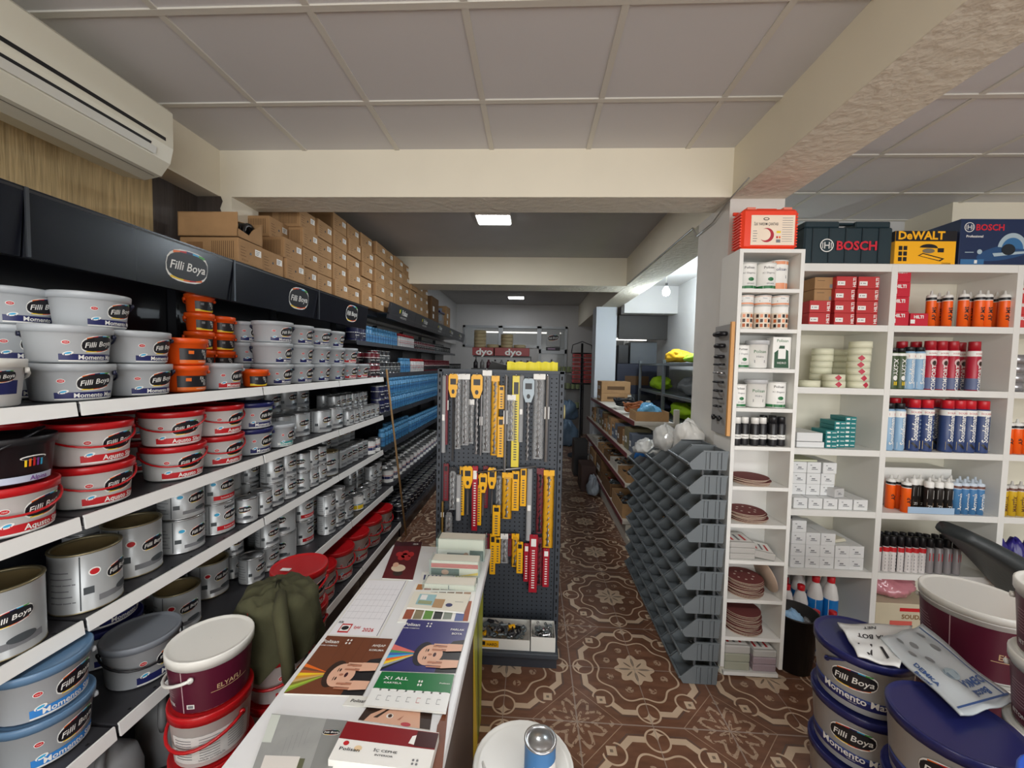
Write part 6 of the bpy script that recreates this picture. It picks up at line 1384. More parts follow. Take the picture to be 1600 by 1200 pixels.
def line(kind, pxs, py, y, z, ds, group, nm='foam_can', cat='foam can'):
    for i, px in enumerate(pxs):
        yy = y + random.uniform(0, .004); x = on_y(px, py, yy).x
        thing(nm, ds if len(pxs) == 1 else f"{ds}, {ordw(i)} from the shelf tower side", cat, kind, (x, yy, z), -PI / 2 + random.uniform(-.25, .25), group)
line(FGr, (1393, 1405), 590, FY + .035, Z2, 'slim green foam can in the second cell down', 'green foam cans'); line(FLb, (1418.5, 1434), 590, FY + .035, Z2, 'pale blue foam can beside the green ones', 'pale blue foam cans')
line(FCo, (1450, 1467.5, 1485, 1519), 590, FY + .04, Z2, 'crimson comfort foam can, front row', 'crimson foam cans'); line(FCo, (1408, 1430, 1452, 1470, 1499), 560, FY + .12, Z2, 'crimson comfort foam can, back row', 'crimson foam cans')
Z3 = zw[3] + .001
line(FLb2, (1387, 1404, ), 670, FY + .035, Z3, 'pale blue foam can with black cap, third cell', 'pale blue foam cans'); 
line(FSo, (1426, 1446, 1478, 1496, 1512, 1533), 670, FY + .04, Z3, 'navy foam can with red cap, front row', 'navy foam cans'); line(FSo, (1398, 1418, 1462, 1486, 1507), 640, FY + .13, Z3, 'navy foam can with red cap, back row', 'navy foam cans')
# third cell col 1: white and teal boxes
wbx = K('white small carton', 222, 224, 224, .5); teal = K('teal carton', 36, 126, 128, .45)
def dec_small(b, fn, w, h): b.rect(w * .35, w * .6, h * .45, h * .55, fn, ink_grey, 1); b.rect(w * .3, w * .75, h * .32, h * .38, fn, ink_grey, 1); b.rect(w * .2, w * .32, h * .7, h * .76, fn, ink_grey, 1)
def dec_teal(b, fn, w, h): b.rect(w * .1, w * .4, h * .3, h * .7, fn, ink_white, 1); b.rect(w * .55, w * .9, h * .4, h * .55, fn, ink_white, 1)
def gridbox(nm, lab, cat, x, z, n, w_, h_, y, d, m, dc, group, jit=.001):
    for k in range(n):
        me, loc = face_box(0, w_, 0, h_ - .001, 0, d, m, dc)
        thing(nm, f"{lab}{', ' + lev(k, n) + ' one' if n > 1 else ''}", cat, me=me, loc=(x + random.uniform(-jit, jit), y + random.uniform(0, .003), z + k * h_), group=group)
gridbox('small_box', 'teal box in the front short column', 'box', 1.655, Z3, 4, .062, .025, FY + .03, .12, teal, dec_teal, 'teal boxes'); gridbox('small_box', 'teal box in the middle column', 'box', 1.72, Z3, 6, .062, .025, FY + .06, .12, teal, dec_teal, 'teal boxes'); gridbox('small_box', 'teal box in the tallest column', 'box', 1.785, Z3, 7, .062, .025, FY + .07, .12, teal, dec_teal, 'teal boxes')
gridbox('small_box', 'long low white carton beside the teal boxes', 'box', 1.50, Z3, 1, .15, .032, FY + .03, .2, wbx, None, 'white cartons in the third cell'); gridbox('small_box', 'long white carton lying on another by the teal boxes', 'box', 1.50, Z3 + .034, 1, .14, .05, FY + .03, .2, wbx, None, 'white cartons in the third cell'); gridbox('small_box', 'white carton column against the shelf tower', 'box', 1.38, Z3, 3, .10, .042, FY + .03, .2, wbx, dec_small, 'white cartons in the third cell')
# fourth cell col 1
Z4 = zw[4] + .001; bw, bh = .076, .064; xL = on_y(1240, 790, FY + .02).x
for i in range(5): gridbox('small_box', f"small white box, {ordw(i)} along the front bottom row of the fourth cell", 'box', xL + i * (bw + .006), Z4, 1, bw, .060, FY + .02, .25, wbx, dec_small, 'white boxes in the fourth cell')
for i in range(4):
    n = [3, 3, 3, 1][i]
    if i < 3:
        for k in range(n - (1 if i == 2 else 0)): gridbox('small_box', f"small white box in column {['one', 'two', 'three'][i]} of the fourth cell, {['low', 'mid', 'high'][k]}", 'box', on_y(1247, 740, FY + .075).x + (i - .35) * (bw + .003), Z4 + .061 + k * bh, 1, bw, bh, FY + .075, .19, wbx, dec_small, 'white boxes in the fourth cell')
gridbox('small_box', 'small white box over the gap at the high end, fourth cell', 'box', on_y(1247, 740, FY + .075).x + 1.75 * (bw + .003), Z4 + .061 + 2 * bh, 1, bw, bh, FY + .075, .19, wbx, dec_small, 'white boxes in the fourth cell')
me, loc = face_box(0, .07, 0, .05, 0, .18, K('grey shaded carton', 196, 196, 196, .5), dec_small); thing('small_box', 'grey-sided box lying askew on the front row', 'box', me=me, loc=(xL + 3.05 * bw, FY + .035, Z4 + .0615), rot=.32)
gridbox('small_box', 'flat green-edged packet topping the fourth cell columns', 'box', 1.50, Z4 + .061 + 3 * bh + .001, 1, .15, .012, FY + .08, .18, K('pale green packet', 200, 204, 176, .5), None, None)
# fifth cell col 1
Z5 = zw[5] + .001; bw, bh = .0785, .068; xL = on_y(1235, 880, FY + .02).x
for i, n in enumerate((4, 3, 3, 2, 2)): gridbox('small_box', f"cool white box in the {ordw(i)} column of the fifth cell", 'box', xL + i * (bw + .002), Z5, n, bw, bh, FY + .02, .24, wbx, dec_small, 'white boxes in the fifth cell')
b = MB(); b.box(-.045, .045, -.1, .1, 0, .02, K('ivory blister', 214, 210, 190, .4), .008); thing('blister_pack', 'ivory blister pack lying on the low end of the fifth cell', 'pack', me=b.mesh('pack'), loc=(1.76, FY + .15, Z5 + 2 * bh + .002), rot=.3)
thing('black_bar', 'black flat bar leaning behind the fifth cell boxes', 'bar', me=MB().box(-.012, .012, -.1, .1, -.006, .006, black_pl, .002).mesh('bar'), loc=(1.53, FY + .12, Z5 + 4 * bh + .011), rot=(0, 0, -.5))
# fourth cell col 2: cartridges in a tray
lt = K('pale blue film', 170, 196, 222, .3)
line(COr, (1376, 1387), 755, FY + .08, Z4 + .012, 'orange cartridge on the white mat', 'orange cartridges in the fourth cell', 'sealant_cartridge', 'cartridge') if 0 else None
COs = cartridge(.0215, .19, orp, ink_white, vtext('AP', .034, ink_black), ink_black); CBk = cartridge(.0205, .195, K('black white label', 40, 36, 34, .4), ink_white, lambda b, fn, r, h: [b.rect(-r * .8, r * .8, h * .55, h * .9, fn, K('wave label', 200, 200, 196), 1), b.rect(-r * .8, r * .8, h * .12, h * .4, fn, K('bronze label', 120, 92, 66), 1), b.text('ZIL', h * .14, 0, h * .25, fn, ink_white, 2)])
CBl = cartridge(.0205, .195, K('acryl blue cartridge', 76, 130, 180, .35), K('ice blue cap', 200, 214, 228, .35), vtext('Acryrub', .036, ink_white), K('brown band', 110, 70, 60, .4))
line(COs, (1392, 1404, ), 755, FY + .09, Z4, 'orange cartridge behind the lone one in the fourth cell', 'orange cartridges in the fourth cell', 'sealant_cartridge', 'cartridge')
line(COs, (1416, ), 765, FY + .03, Z4, 'lone orange cartridge standing forward in the fourth cell', None, 'sealant_cartridge', 'cartridge')
line(CBk, (1428, 1438), 750, FY + .09, Z4, 'black labelled cartridge behind the blue film', 'black cartridges', 'sealant_cartridge', 'cartridge')
line(CBk, (1451, 1466, 1481), 770, FY + .04, Z4, 'black labelled cartridge in the front row', 'black cartridges', 'sealant_cartridge', 'cartridge')
line(CBl, (1494, 1506, 1518, 1530), 770, FY + .035, Z4, 'blue cartridge with ice-blue cap, front row', 'blue cartridges', 'sealant_cartridge', 'cartridge'); line(CBl, (1500, 1512, 1524), 745, FY + .09, Z4, 'blue cartridge with ice-blue cap, second row', 'blue cartridges', 'sealant_cartridge', 'cartridge')
line(CBk, (1458, 1472, 1486), 745, FY + .10, Z4, 'black labelled cartridge in the second row', 'black cartridges', 'sealant_cartridge', 'cartridge')
thing('film_strip', 'clear film strip with blue print wrapped before the cartridges', 'film', me=MB().box(2.10, 2.345, FY + .008, FY + .010, Z4, Z4 + .035, lt).mesh('film'))
b = MB(); b.box(2.0, 2.46, FY + .15, FY + .30, Z4, Z4 + .22, K('white carton', 226, 226, 222, .5), .003); thing('carton', 'long white carton standing behind the cartridges', 'carton', me=b.mesh('box'))
# fifth cell col 2: tubes with black caps
TBk = spray_mesh(.019, .20, K('striped white tube', 214, 210, 208, .35), black_pl, lambda b, fn, r, h: [b.rect(-r * 1.2, r * 1.2, h * .80, h * .98, fn, ink_red, 1, 6), b.rect(-r * 2.6, -r * 1.3, 0, h, fn, ink_black, 1, 6)] + [b.rect(-r * .6, r * .6, h * (.1 + .13 * i), h * (.17 + .13 * i), fn, ink_grey, 1) for i in range(5)], 14, .28)
TGr = spray_mesh(.019, .195, K('grey clear tube', 140, 136, 138, .3), black_pl, lambda b, fn, r, h: b.rect(-r * .5, r * .5, h * .5, h * .8, fn, ink_red, 1), 14, .25)
line(TBk, (1370, 1382, 1393, 1405, 1417, 1428, 1439), 870, FY + .03, Z5, 'striped sealant tube with black cap, front row', 'black capped tubes', 'sealant_tube', 'tube'); line(TBk, (1375, 1387, 1399, 1411, 1424, 1436), 835, FY + .09, Z5, 'striped sealant tube with black cap, second row', 'black capped tubes', 'sealant_tube', 'tube')
line(TGr, (1452, 1466, 1480, 1494), 865, FY + .03, Z5, 'grey sealant tube with black cap, front row', 'grey tubes', 'sealant_tube', 'tube'); line(TGr, (1448, 1461, 1474), 835, FY + .09, Z5, 'grey sealant tube with black cap, second row', 'grey tubes', 'sealant_tube', 'tube')
# bottom cells: bleach bottles, carton with bag
wb = K('white bottle plastic', 226, 226, 224, .35); bl_ = K('blue bottle label', 20, 116, 190, .35); rc = K('red bottle cap', 196, 22, 34, .35)
b = MB(); b.lathe([(.001, 0), (.034, 0), (.037, .005), (.037, .03), (.037, .15), (.036, .16), (.026, .20), (.015, .215), (.015, .225)], [wb, wb, wb, bl_, wb, wb, wb, wb], 20); b.rect(-.001, .001, .03, .15, cylfn(.037, .037, .2), ink_white, 1); b.text('TİNER', .02, .012, .08, cylfn(.037, .037, .2), ink_white, 1, rot=PI / 2)
c = MB(); c.lathe([(.018, .216), (.019, .24), (.015, .243), (.001, .243)], rc, 16)
BP = [('body', b.mesh('bottle')), ('cap', c.mesh('cap'))]; k = 0
for j, (yy, xs) in enumerate(((FY - .03, (1.60, 1.69)), (FY + .05, (1.50, 1.58, 1.66, 1.745)), (FY + .13, (1.46, 1.54, 1.62, 1.70, 1.78)), (FY + .21, (1.42, 1.50, 1.58, 1.66, 1.75)))):
    for i, x in enumerate(xs):
        zz = .002 if j == 0 else .0615
        thing('bottle', f"white and blue bottle with red cap, {ordw(i)} in the {['floor', 'front', 'second', 'rear'][j]} row", 'bottle', BP, (x, yy - .02 if j == 0 else yy, zz), -PI / 2 - .4 + random.uniform(-.4, .4), 'red capped bottles', scale=((1.0, 1.0, 1.0) if j == 0 else ((1.0, 1.0, 1.12) if i < 2 else (1.04, 1.04, 1.36))))
for i, (x, yy) in enumerate(((1.66, FY + .145 - .0), (1.56, FY + .2), (1.75, FY + .2), (1.74, FY + .1), (1.65, FY + .06))): 
    thing('bottle', f"white and blue bottle in the upper layer, {ordw(i)} one", 'bottle', BP, (x, yy, .062 + .2445), -PI / 2 - .4, 'red capped bottles') if i < 0 else None
b = MB(); b.box(1.965, 2.33, FY + .01, FY + .25, .0615, .27, K('pale cardboard', 196, 186, 160, .8, var=.05, scale=8), .003); fn = frontfn(1.965, FY + .01, .0615); b.rect(.13, .28, .165, .185, fn, ink_red, 1); b.text('SOUDAL', .035, .21, .135, fn, K('dark ochre print', 130, 96, 60), 1, bold=.03); b.rect(.08, .2, .08, .11, fn, K('pink print', 200, 90, 80), 1)
thing('cardboard_box', 'pale cardboard box with red stripe under the tubes', 'box', me=b.mesh('box'))
def bag(name, label, c, r, m, seed=1, cat='bag', rough=.12, flat=.6, n=22, kind=None, group=None):
    rnd = random.Random(seed); ph = [rnd.uniform(0, 6) for _ in range(9)]; b = MB(); vs = []
    for i in range(n + 1):
        t = PI * i / n
        for j in range(n * 2):
            a = PI * j / n; k = 1 + rough * (math.sin(3 * a + ph[0] + 2 * t) + .7 * math.sin(5 * t + ph[1] + 2 * a) + .5 * math.sin(9 * a + ph[2]) * math.sin(7 * t + ph[3]) + .35 * math.sin(17 * a + 5 * t + ph[4]) + rnd.uniform(-.35, .35) * math.sin(t))
            vs.append((c[0] + r[0] * k * math.sin(t) * math.cos(a), c[1] + r[1] * k * math.sin(t) * math.sin(a), max(c[2] + r[2] * k * math.cos(t), c[2] - r[2] * flat)))
    b.add(vs, [(i * 2 * n + j, (i + 1) * 2 * n + j, (i + 1) * 2 * n + (j + 1) % (2 * n), i * 2 * n + (j + 1) % (2 * n)) for i in range(n) for j in range(2 * n)], m, True)
    return thing(name, label, cat, me=b.mesh(name), group=group)
bag('plastic_bag', 'shiny pinkish bag bulging on the pale cardboard box', (2.10, FY + .13, .325), (.13, .1, .075), K('pink film', 196, 130, 140, .15, coat=.6), 3)
# third column
line(TGr, (), 0, 0, 0, '', None) if 0 else None
redcol((1590, 1612), 3, 'white and red box in the last top cell', .07, K('red white carton', 200, 60, 60, .5), dec_h2)
SR = MB().lathe([(.02, 0), (.045, 0), (.045, .05), (.02, .05), (.02, 0)], K('silver foil tape', 176, 176, 180, .25, .7), 22).mesh('roll')
for k in range(4): thing('foil_roll', f"silver foil tape roll, {lev(k, 4)} of the last column pile", 'tape roll', me=SR, loc=(2.67, FY + .08, Z2 + k * .0505), group='silver foil rolls')
line(COs, (1583, 1594, 1606), 690, FY + .04, Z3, 'orange cartridge at the picture-edge column', 'orange cartridges in the last column', 'sealant_cartridge', 'cartridge') if 0 else None
for i in range(3): thing('sealant_cartridge', f"orange cartridge in the last column, {ordw(i)} from the divider", 'cartridge', COs, (2.625 + i * .046, FY + .04, Z3), -PI / 2, 'orange cartridges in the last column')
CYl = cartridge(.0205, .19, K('yellow brown cartridge', 214, 176, 40, .35), K('clear nozzle cap', 206, 204, 200, .3), vtext('MASTİK', .03, K('brown ink', 96, 60, 30)), K('brown band', 110, 70, 60, .4))
for i in range(4): thing('sealant_cartridge', f"yellow cartridge with brown print, {ordw(i)} from the last divider", 'cartridge', CYl, (2.625 + i * .045, FY + .04, Z4), -PI / 2, 'yellow cartridges in the last column')
for i in range(3): bag('plastic_bottle', f"violet blue plastic bundle, {ordw(i)} in the low last cell", (2.66 + i * .09, FY + .08, Z5 + .075), (.05, .05, .12), K('violet blue plastic', 44, 36, 120, .3), 9 + i, 'bundle', .06)

# waste bin by the tower
b = MB(); bk = K('black bin plastic', 20, 20, 22, .35); cxb, cyb = 1.415, 2.135
b.lathe([(.001, .003), (.075, .003), (.08, .006), (.105, .30), (.108, .30), (.108, .304), (.100, .304), (.076, .012), (.001, .012)], bk, 30, (cxb, cyb, 0))
hn = MB(); hn.lathe([(.0995, .255), (.1060, .2551)], [white_pl], 6, (cxb, cyb, 0), a0=-1.15, a1=-.85)
thing('waste_bin', 'black round waste bin standing beside the shelf tower', 'waste bin', [('body', b.mesh('bin')), ('grip_hole', MB().box(cxb + .035, cxb + .07, cyb - .1015, cyb - .099, .25, .27, white_pl, .001).mesh('grip'))])
bag('plastic_bag', 'crumpled blue and white bag inside the waste bin', (cxb - .02, cyb, .25), (.06, .055, .05), K('blue white film', 150, 190, 225, .25, alpha=.95), 5)
bag('plastic_bag', 'clear crumpled bag inside the waste bin', (cxb + .035, cyb - .02, .235), (.035, .04, .04), clear_bag, 6)

# floor buckets on the window side
def rstack(kinds, x, y, rots, labs):
    z = .001
    for k, r, l in zip(kinds, rots, labs): thing('paint_bucket', l, 'paint bucket', KB[k], (x, y, z), r, 'big buckets on the floor by the shelving'); z += HGT[k] + .001
    return z
L3 = ['bottom', 'middle', 'top']
za = rstack(['max_floor', 'max_floor', 'max_floor_up'], 1.215, 1.47, [-2.3, -2.25, -2.3], [f"silver bucket with navy lid, {l} of the stack by the waste bin" for l in L3])
zb = rstack(['max_floor', 'max_floor', 'max_floor'], 1.20, 1.14, [-2.2, -2.2, -2.25], [f"silver bucket with navy lid, {l} of the stack nearest the aisle" for l in L3])
zc = rstack(['burg_floor'] * 3, 1.674, 1.547, [-2.2, -2.3, -2.2], [f"burgundy bucket with white lid, {l} of the stack before the chair" for l in L3])
zd = rstack(['burg_edge'] * 5, 1.475, 1.10, [-2.2] * 5, [f"burgundy bucket with white lid, {l} of the tallest slim stack" for l in ('bottom', 'second', 'third', 'fourth', 'top')])
BLB = bucket_parts(.115, .198, white_body, K('bright blue lid', 36, 84, 190, .35), white_lid, None)
for k in range(4): thing('paint_bucket', f"white bucket with bright blue lid, {['bottom', 'second', 'third', 'top'][k]} of its stack", 'paint bucket', BLB, (1.06, .725, .001 + k * .199), 0)
# printed plastic bags lying across the lids
def drape(name, label, corners, zf, m, deco, cat='plastic bag', th=.006, nu=20, nv=14, seed=0):
    """corners in world xy; zf(x, y) gives the height of what lies below"""
    rnd = random.Random(seed); ph = [rnd.uniform(0, 6) for _ in range(6)]
    C = [Vector(c) for c in corners]
    def P_(u, v): return (C[0] * (1 - u) + C[1] * u) * (1 - v) + (C[3] * (1 - u) + C[2] * u) * v
    def Z_(u, v):
        p = P_(u, v); return zf(p.x, p.y) + .004 + .0035 * (math.sin(9 * u + ph[0] + 4 * v) + math.sin(13 * v + ph[1] - 5 * u) + 2.0)
    def fn(u, v, l): p = P_(u, v); return (p.x, p.y, Z_(u, v) + th + .0012 + l * .0004)
    b = MB(); vs = []
    for i in range(nu + 1):
        for j in range(nv + 1): p = P_(i / nu, j / nv); vs.append((p.x, p.y, Z_(i / nu, j / nv) + th))
    n0 = len(vs)
    for i in range(nu + 1):
        for j in range(nv + 1): p = P_(i / nu, j / nv); vs.append((p.x, p.y, Z_(i / nu, j / nv)))
    w_ = nv + 1; fs = []
    for i in range(nu):
        for j in range(nv):
            a = i * w_ + j; fs += [(a, a + w_, a + w_ + 1, a + 1), (n0 + a, n0 + a + 1, n0 + a + w_ + 1, n0 + a + w_)]
    for i in range(nu): a, c = i * w_, i * w_ + nv; fs += [(a, n0 + a, n0 + a + w_, a + w_), (c, c + w_, n0 + c + w_, n0 + c)]
    for j in range(nv): a, c = j, nu * w_ + j; fs += [(a, a + 1, n0 + a + 1, n0 + a), (c, n0 + c, n0 + c + 1, c + 1)]
    b.add(vs, fs, m, True); deco(b, fn); return thing(name, label, cat, me=b.mesh(name))
film_w = K('milky white film', 222, 224, 222, .25); film_g = K('pale grey film', 190, 198, 202, .25)
def pz(px, py, z): p = on_z(px, py, z); return (p.x, p.y)
lid_z = za
def dv(b, fn):
    def T(t, s_, u, v, m, rot=0): b.text(t, s_, u, v, fn, m, 2, bold=.02, rot=rot)
    T('VIA BOT', .13, .45, .62, ink_black, PI); T('NET', .10, .42, .82, ink_black, PI)
    b.flat([(.12, .30), (.16, .34), (.34, .12), (.30, .08)], fn, ink_black, 1); b.flat([(.34, .12), (.38, .1), (.42, .4), (.38, .4)], fn, ink_black, 1); b.flat([(.55, .35), (.6, .35), (.75, .15), (.7, .12)], fn, ink_black, 1)
drape('plastic_bag', 'white printed bag lying on the lid by the waste bin', [pz(1340, 1030, lid_z), pz(1405, 1052, lid_z), pz(1425, 985, lid_z), pz(1308, 978, lid_z)], lambda x, y: lid_z, film_w, dv, seed=2)
def dd(b, fn):
    db = K('denim blue print', 50, 84, 140, .4); gk = K('smoky grey print', 128, 132, 134, .4)
    def T(t, s_, u, v, m, rot=0, l=2): b.text(t, s_, u, v, fn, m, l, bold=.03, rot=rot)
    for (u, v, a) in ((.12, .75, .05), (.2, .45, .055), (.33, .7, .06), (.3, .25, .05), (.42, .42, .055), (.1, .3, .045)): b.ell(u, v, a, a * .8, fn, gk, 1, 9, .2)
    T('DEMKA', .11, .74, .68, db, -PI / 2 + .0); T('Baccal', .10, .85, .66, db, -PI / 2); T('DEMKA', .09, .56, .12, db, 0); T('Baccal', .08, .58, .02 + .0, db, 0)
    b.ell(.62, .5, .07, .13, fn, gs, 1, 20); b.ell(.62, .5, .06, .11, fn, K('badge grey', 120, 140, 156), 2, 20); b.rect(.02, .95, .88, .90, fn, db, 1, 8); b.rect(.93, .95, .05, .95, fn, db, 1, 1)
def zf2(x, y):
    t = (x - 1.28) / .2
    return lid_z + .002 + max(0, min(1, t)) * .03
bb_ = [pz(1375, 1010, lid_z), pz(1500, 1125, lid_z + .01), pz(1590, 1105, lid_z + .01), pz(1440, 985, lid_z)]
drape('plastic_bag', 'grey film bag with blue print lying across two navy lids', bb_, lambda x, y: lid_z + .010, film_g, dd, seed=4)
# office chair behind the buckets (faces away from the aisle, its back reclined towards it)
blk = K('dark leatherette', 44, 50, 52, .45, bump=.15, scale=60)
apx = on_y(1487, 828, 2.10); CX0 = apx.x + .62
def chairback():
    b = MB(); n, m_ = 18, 14; vs = []
    for i in range(n + 1):
        t = i / n; wv = .20 * (1 - .62 * t ** 2); cx_ = -.18 - .44 * t; cz = .46 + (apx.z - .46) * t + .03 * math.sin(PI * t); th_ = .065 * (1 - .5 * t)
        for j in range(m_):
            a = 2 * PI * j / m_; q = math.copysign(abs(math.sin(a)) ** .6, math.sin(a)) * th_; vs.append((cx_ + q * .55, wv * math.copysign(abs(math.cos(a)) ** .5, math.cos(a)), cz + q * .83))
    b.add(vs, [(i * m_ + j, i * m_ + (j + 1) % m_, (i + 1) * m_ + (j + 1) % m_, (i + 1) * m_ + j) for i in range(n) for j in range(m_)] + [tuple(reversed(range(m_))), tuple(n * m_ + j for j in range(m_))], blk, True); return b.mesh('back')
CHP = [('backrest', chairback()), ('seat', MB().box(-.2, .26, -.18, .18, .40, .47, blk, .03).mesh('seat')), ('post', MB().cyl(.025, .08, .40, chrome, (0, 0, 0), 12).mesh('post'))]
for k in range(5):
    a = 2 * PI * k / 5 + .3; q = MB(); q.tube([(0, 0, .09), (.17 * math.cos(a), .17 * math.sin(a), .06)], [.022, .014], black_pl, 8); q.cyl(.025, -.01, .01, black_pl, (.17 * math.cos(a), .17 * math.sin(a), .026), 12, 'y'); CHP.append(('leg', q.mesh('leg')))
thing('office_chair', 'dark leatherette chair, reclined back pointing at the shelving behind the burgundy buckets', 'chair', CHP, (CX0, 2.10, 0))

# ------------------------------------------------------------------ stacked picking bins
bing = K('grey bin plastic', 104, 111, 115, .45); bind = K('dark grey bin plastic', 70, 74, 78, .45)
def bin_mesh(m):
    W, D, H, t = .148, .15, .092, .004   # along y, along x (open lip at -x), height
    b = MB(); prof = [(-.018, .0), (-.036, .028), (.032, H), (D, H), (D - .006, .0)]
    for yy in (0.003, W - .003 - t): b.prism(prof, yy, yy + t, m, tf=lambda x, y, z: (x, z, y))
    b.box(-.016, D - .006, .007, W - .007, 0, t, m); b.box(D - .008, D - .002, .007, W - .007, t, H, m)
    b.prism([(-.018, .0), (-.036, .028), (-.032, .03), (-.013, t), (-.013, 0)], .007, W - .007, m, tf=lambda x, y, z: (x, z, y))
    b.box(-.040, -.030, .003, W - .003, .022, .034, m, .002)
    b.box(.03, D + .002, -.0005, .007, H - .004, H + .003, m); b.box(.03, D + .002, W - .007, W + .0005, H - .004, H + .003, m)
    for xx in (.045, .1): b.box(xx, xx + .008, -.0012, .004, .006, H - .006, m); b.box(xx + .018, xx + .02, -.0008, .004, .006, H - .006, bind)
    lb = MB(); lb.box(.03, .04, .02, .03, H, H + .001, m)
    return b.mesh('bin')
BM = bin_mesh(bing); PST = MB(); 
for xx in (.03, .115):
    for yy in (.012, .136): PST.cyl(.007, 0, .0268, bind, (xx, yy, 0), 8)
PST.box(.03, .115, .009, .015, -.001, .0, bind); PST.box(.03, .115, .133, .139, -.001, .0, bind)
P1 = MB().cyl(.007, 0, .0266, bind, (0, 0, 0), 8).mesh('post'); PM = None; NB = 8; lv = .1195
for k in range(10):
    n = NB if k < 8 else (5 if k == 8 else 2)
    for i in range(n):
        o = thing('storage_bin', f"grey open-front bin, {ordw(i)} from the tower in the {['lowest', 'second', 'third', 'fourth', 'fifth', 'sixth', 'seventh', 'eighth', 'ninth', 'topmost'][k]} tier", 'storage bin', [('tray', BM)] + ([('spacer_post', PM)] if False else []), (.803 + .0, 1.968 + i * .1505, .002 + k * lv), 0, 'grey picking bins in the stack')
        if k < 9 and not (k == 8 and i >= 2) and not (k == 7 and i >= 5):
            for xx in (.035, .115): link('spacer_post', P1, o, (xx, .012, .0922))
for i, (k, j, m, l) in enumerate(((7, 6, ink_red, 'white-red can lying in a bin of the eighth tier'), )):
    thing('small_can', l, 'can', me=MB().cyl(.022, 0, .06, ink_white, n=14).cyl(.0225, .01, .05, ink_red, n=14).mesh('can'), loc=(.86, 1.968 + j * .1505 + .07, .002 + k * lv + .006))
rb = random.Random(5)
for (k, j, mm, l) in ((2, 2, [steel, bagm], 'steel fittings'), (3, 1, [ink_white, bagm], 'white film packets'), (4, 1, [bagm, steel], 'clear packets'), (0, 1, [ink_white, bagm], 'pale packets'), (5, 3, [yel, bagm], 'yellow wrapped bits'), (5, 5, [yel, bagm], 'bright yellow scraps'), (2, 5, [white_card, steel], 'cream tags'), (6, 2, [steel, dsteel], 'dark fittings'), (1, 0, [bagm, steel], 'bagged fittings'), (8, 1, [steel, ink_orange], 'orange tipped parts')):
    yb0 = 1.968 + j * .1505
    jumble('bin_contents', f"{l} in the {ordw(j)} bin of tier {['one', 'two', 'three', 'four', 'five', 'six', 'seven', 'eight', 'nine', 'ten'][k]}", 'hardware', (.825, .93, yb0 + .012, yb0 + .138, .002 + k * lv + .006, .002 + k * lv + .06), 16, mm, .013, seed=k * 9 + j)
# bags on top of the bins
pb = K('bubble film', 206, 208, 206, .2, coat=.4)
bag('plastic_bag', 'bulging white plastic sack on the topmost bins', (.93, 2.41, 1.137), (.075, .11, .115), K('white sack', 226, 226, 222, .4), 11, rough=.11, flat=.7)
bag('plastic_bag', 'bubble film bag leaning beside the white sack', (.86, 2.60, 1.11), (.07, .10, .09), pb, 12, rough=.1, flat=.7)
bag('plastic_bag', 'long clear film bag over the upper bin tier', (.83, 2.86, 1.00), (.09, .16, .055), pb, 13, rough=.14, flat=.75)
bag('plastic_bag', 'crumpled blue film bag at the far end of the bins', (.87, 3.07, .925), (.07, .08, .085), K('blue film bag', 50, 110, 180, .25), 14, rough=.14, flat=.8)
# ------------------------------------------------------------------ aisle shelving beyond the bins
maroon = K('maroon shelf strip', 112, 52, 56, .5); offw = K('off-white shelf metal', 196, 192, 182, .5)
AY0, AY1 = 3.56, 6.15
P = []
for (z, xf) in ((1.085, .905), (.80, .85), (.53, .84), (.20, .83)):
    b = MB(); b.box(xf, 1.25, AY0, AY1, z - .03, z, offw, .002); s = MB(); s.box(xf - .006, xf - .001, AY0, AY1, z - .034, z + .006, maroon)
    P.append(('shelf', b.mesh('shelf'), [('price_strip', s.mesh('strip'))]))
for y in (AY0 + .02, 4.45, 5.3, AY1 - .02):
    P.append(('upright', bx('up', (1.25, 1.29, y - .02, y + .02, 0, 1.2), offw)))
    for z, xf in ((1.055, .93), (.77, .88)):
        b = MB(); b.prism([(xf, z), (1.25, z), (1.25, z - .10), (1.16, z - .09), (xf + .1, z - .02)], y - .006, y + .006, offw, tf=lambda x, yy, zz: (x, zz, yy)); P.append(('bracket', b.mesh('bracket')))
P.append(('plinth', bx('pl', (.86, 1.25, AY0, AY1, 0, .165), offw)))
thing('aisle_shelving', 'low off-white shelving with maroon edges beyond the bins', 'shelving', P)
rr = random.Random(21)
card_m = [cardboard, card_dark, K('grey carton', 130, 128, 122, .7), K('blue grey carton', 96, 106, 122, .6), K('olive carton', 120, 112, 84, .7)]
def sbox(lab, x0, x1, y0, y1, z0, z1, m, nm='small_carton', cat='box', grp=None, deco=True, rot=0):
    b = MB(); cx, cyv = (x0 + x1) / 2, (y0 + y1) / 2; b.box(x0 - cx, x1 - cx, y0 - cyv, y1 - cyv, 0, z1 - z0, m, .002)
    if deco:
        fn = planefn((x0 - cx, y1 - cyv, 0), (0, -1, 0), (0, 0, 1)); w_, h = y1 - y0, z1 - z0; b.rect(w_ * .2, w_ * .7, h * .3, h * .6, fn, ink_white, 1); b.rect(w_ * .3, w_ * .5, h * .4, h * .5, fn, ink_grey, 2)
        f2 = frontfn(x0 - cx, y0 - cyv, 0); b.rect((x1 - x0) * .2, (x1 - x0) * .8, h * .3, h * .6, f2, K('brown print', 96, 70, 44), 1)
    return thing(nm, lab, cat, me=b.mesh('carton'), loc=(cx, cyv, z0), rot=rot, group=grp)
y = 3.60; i = 0
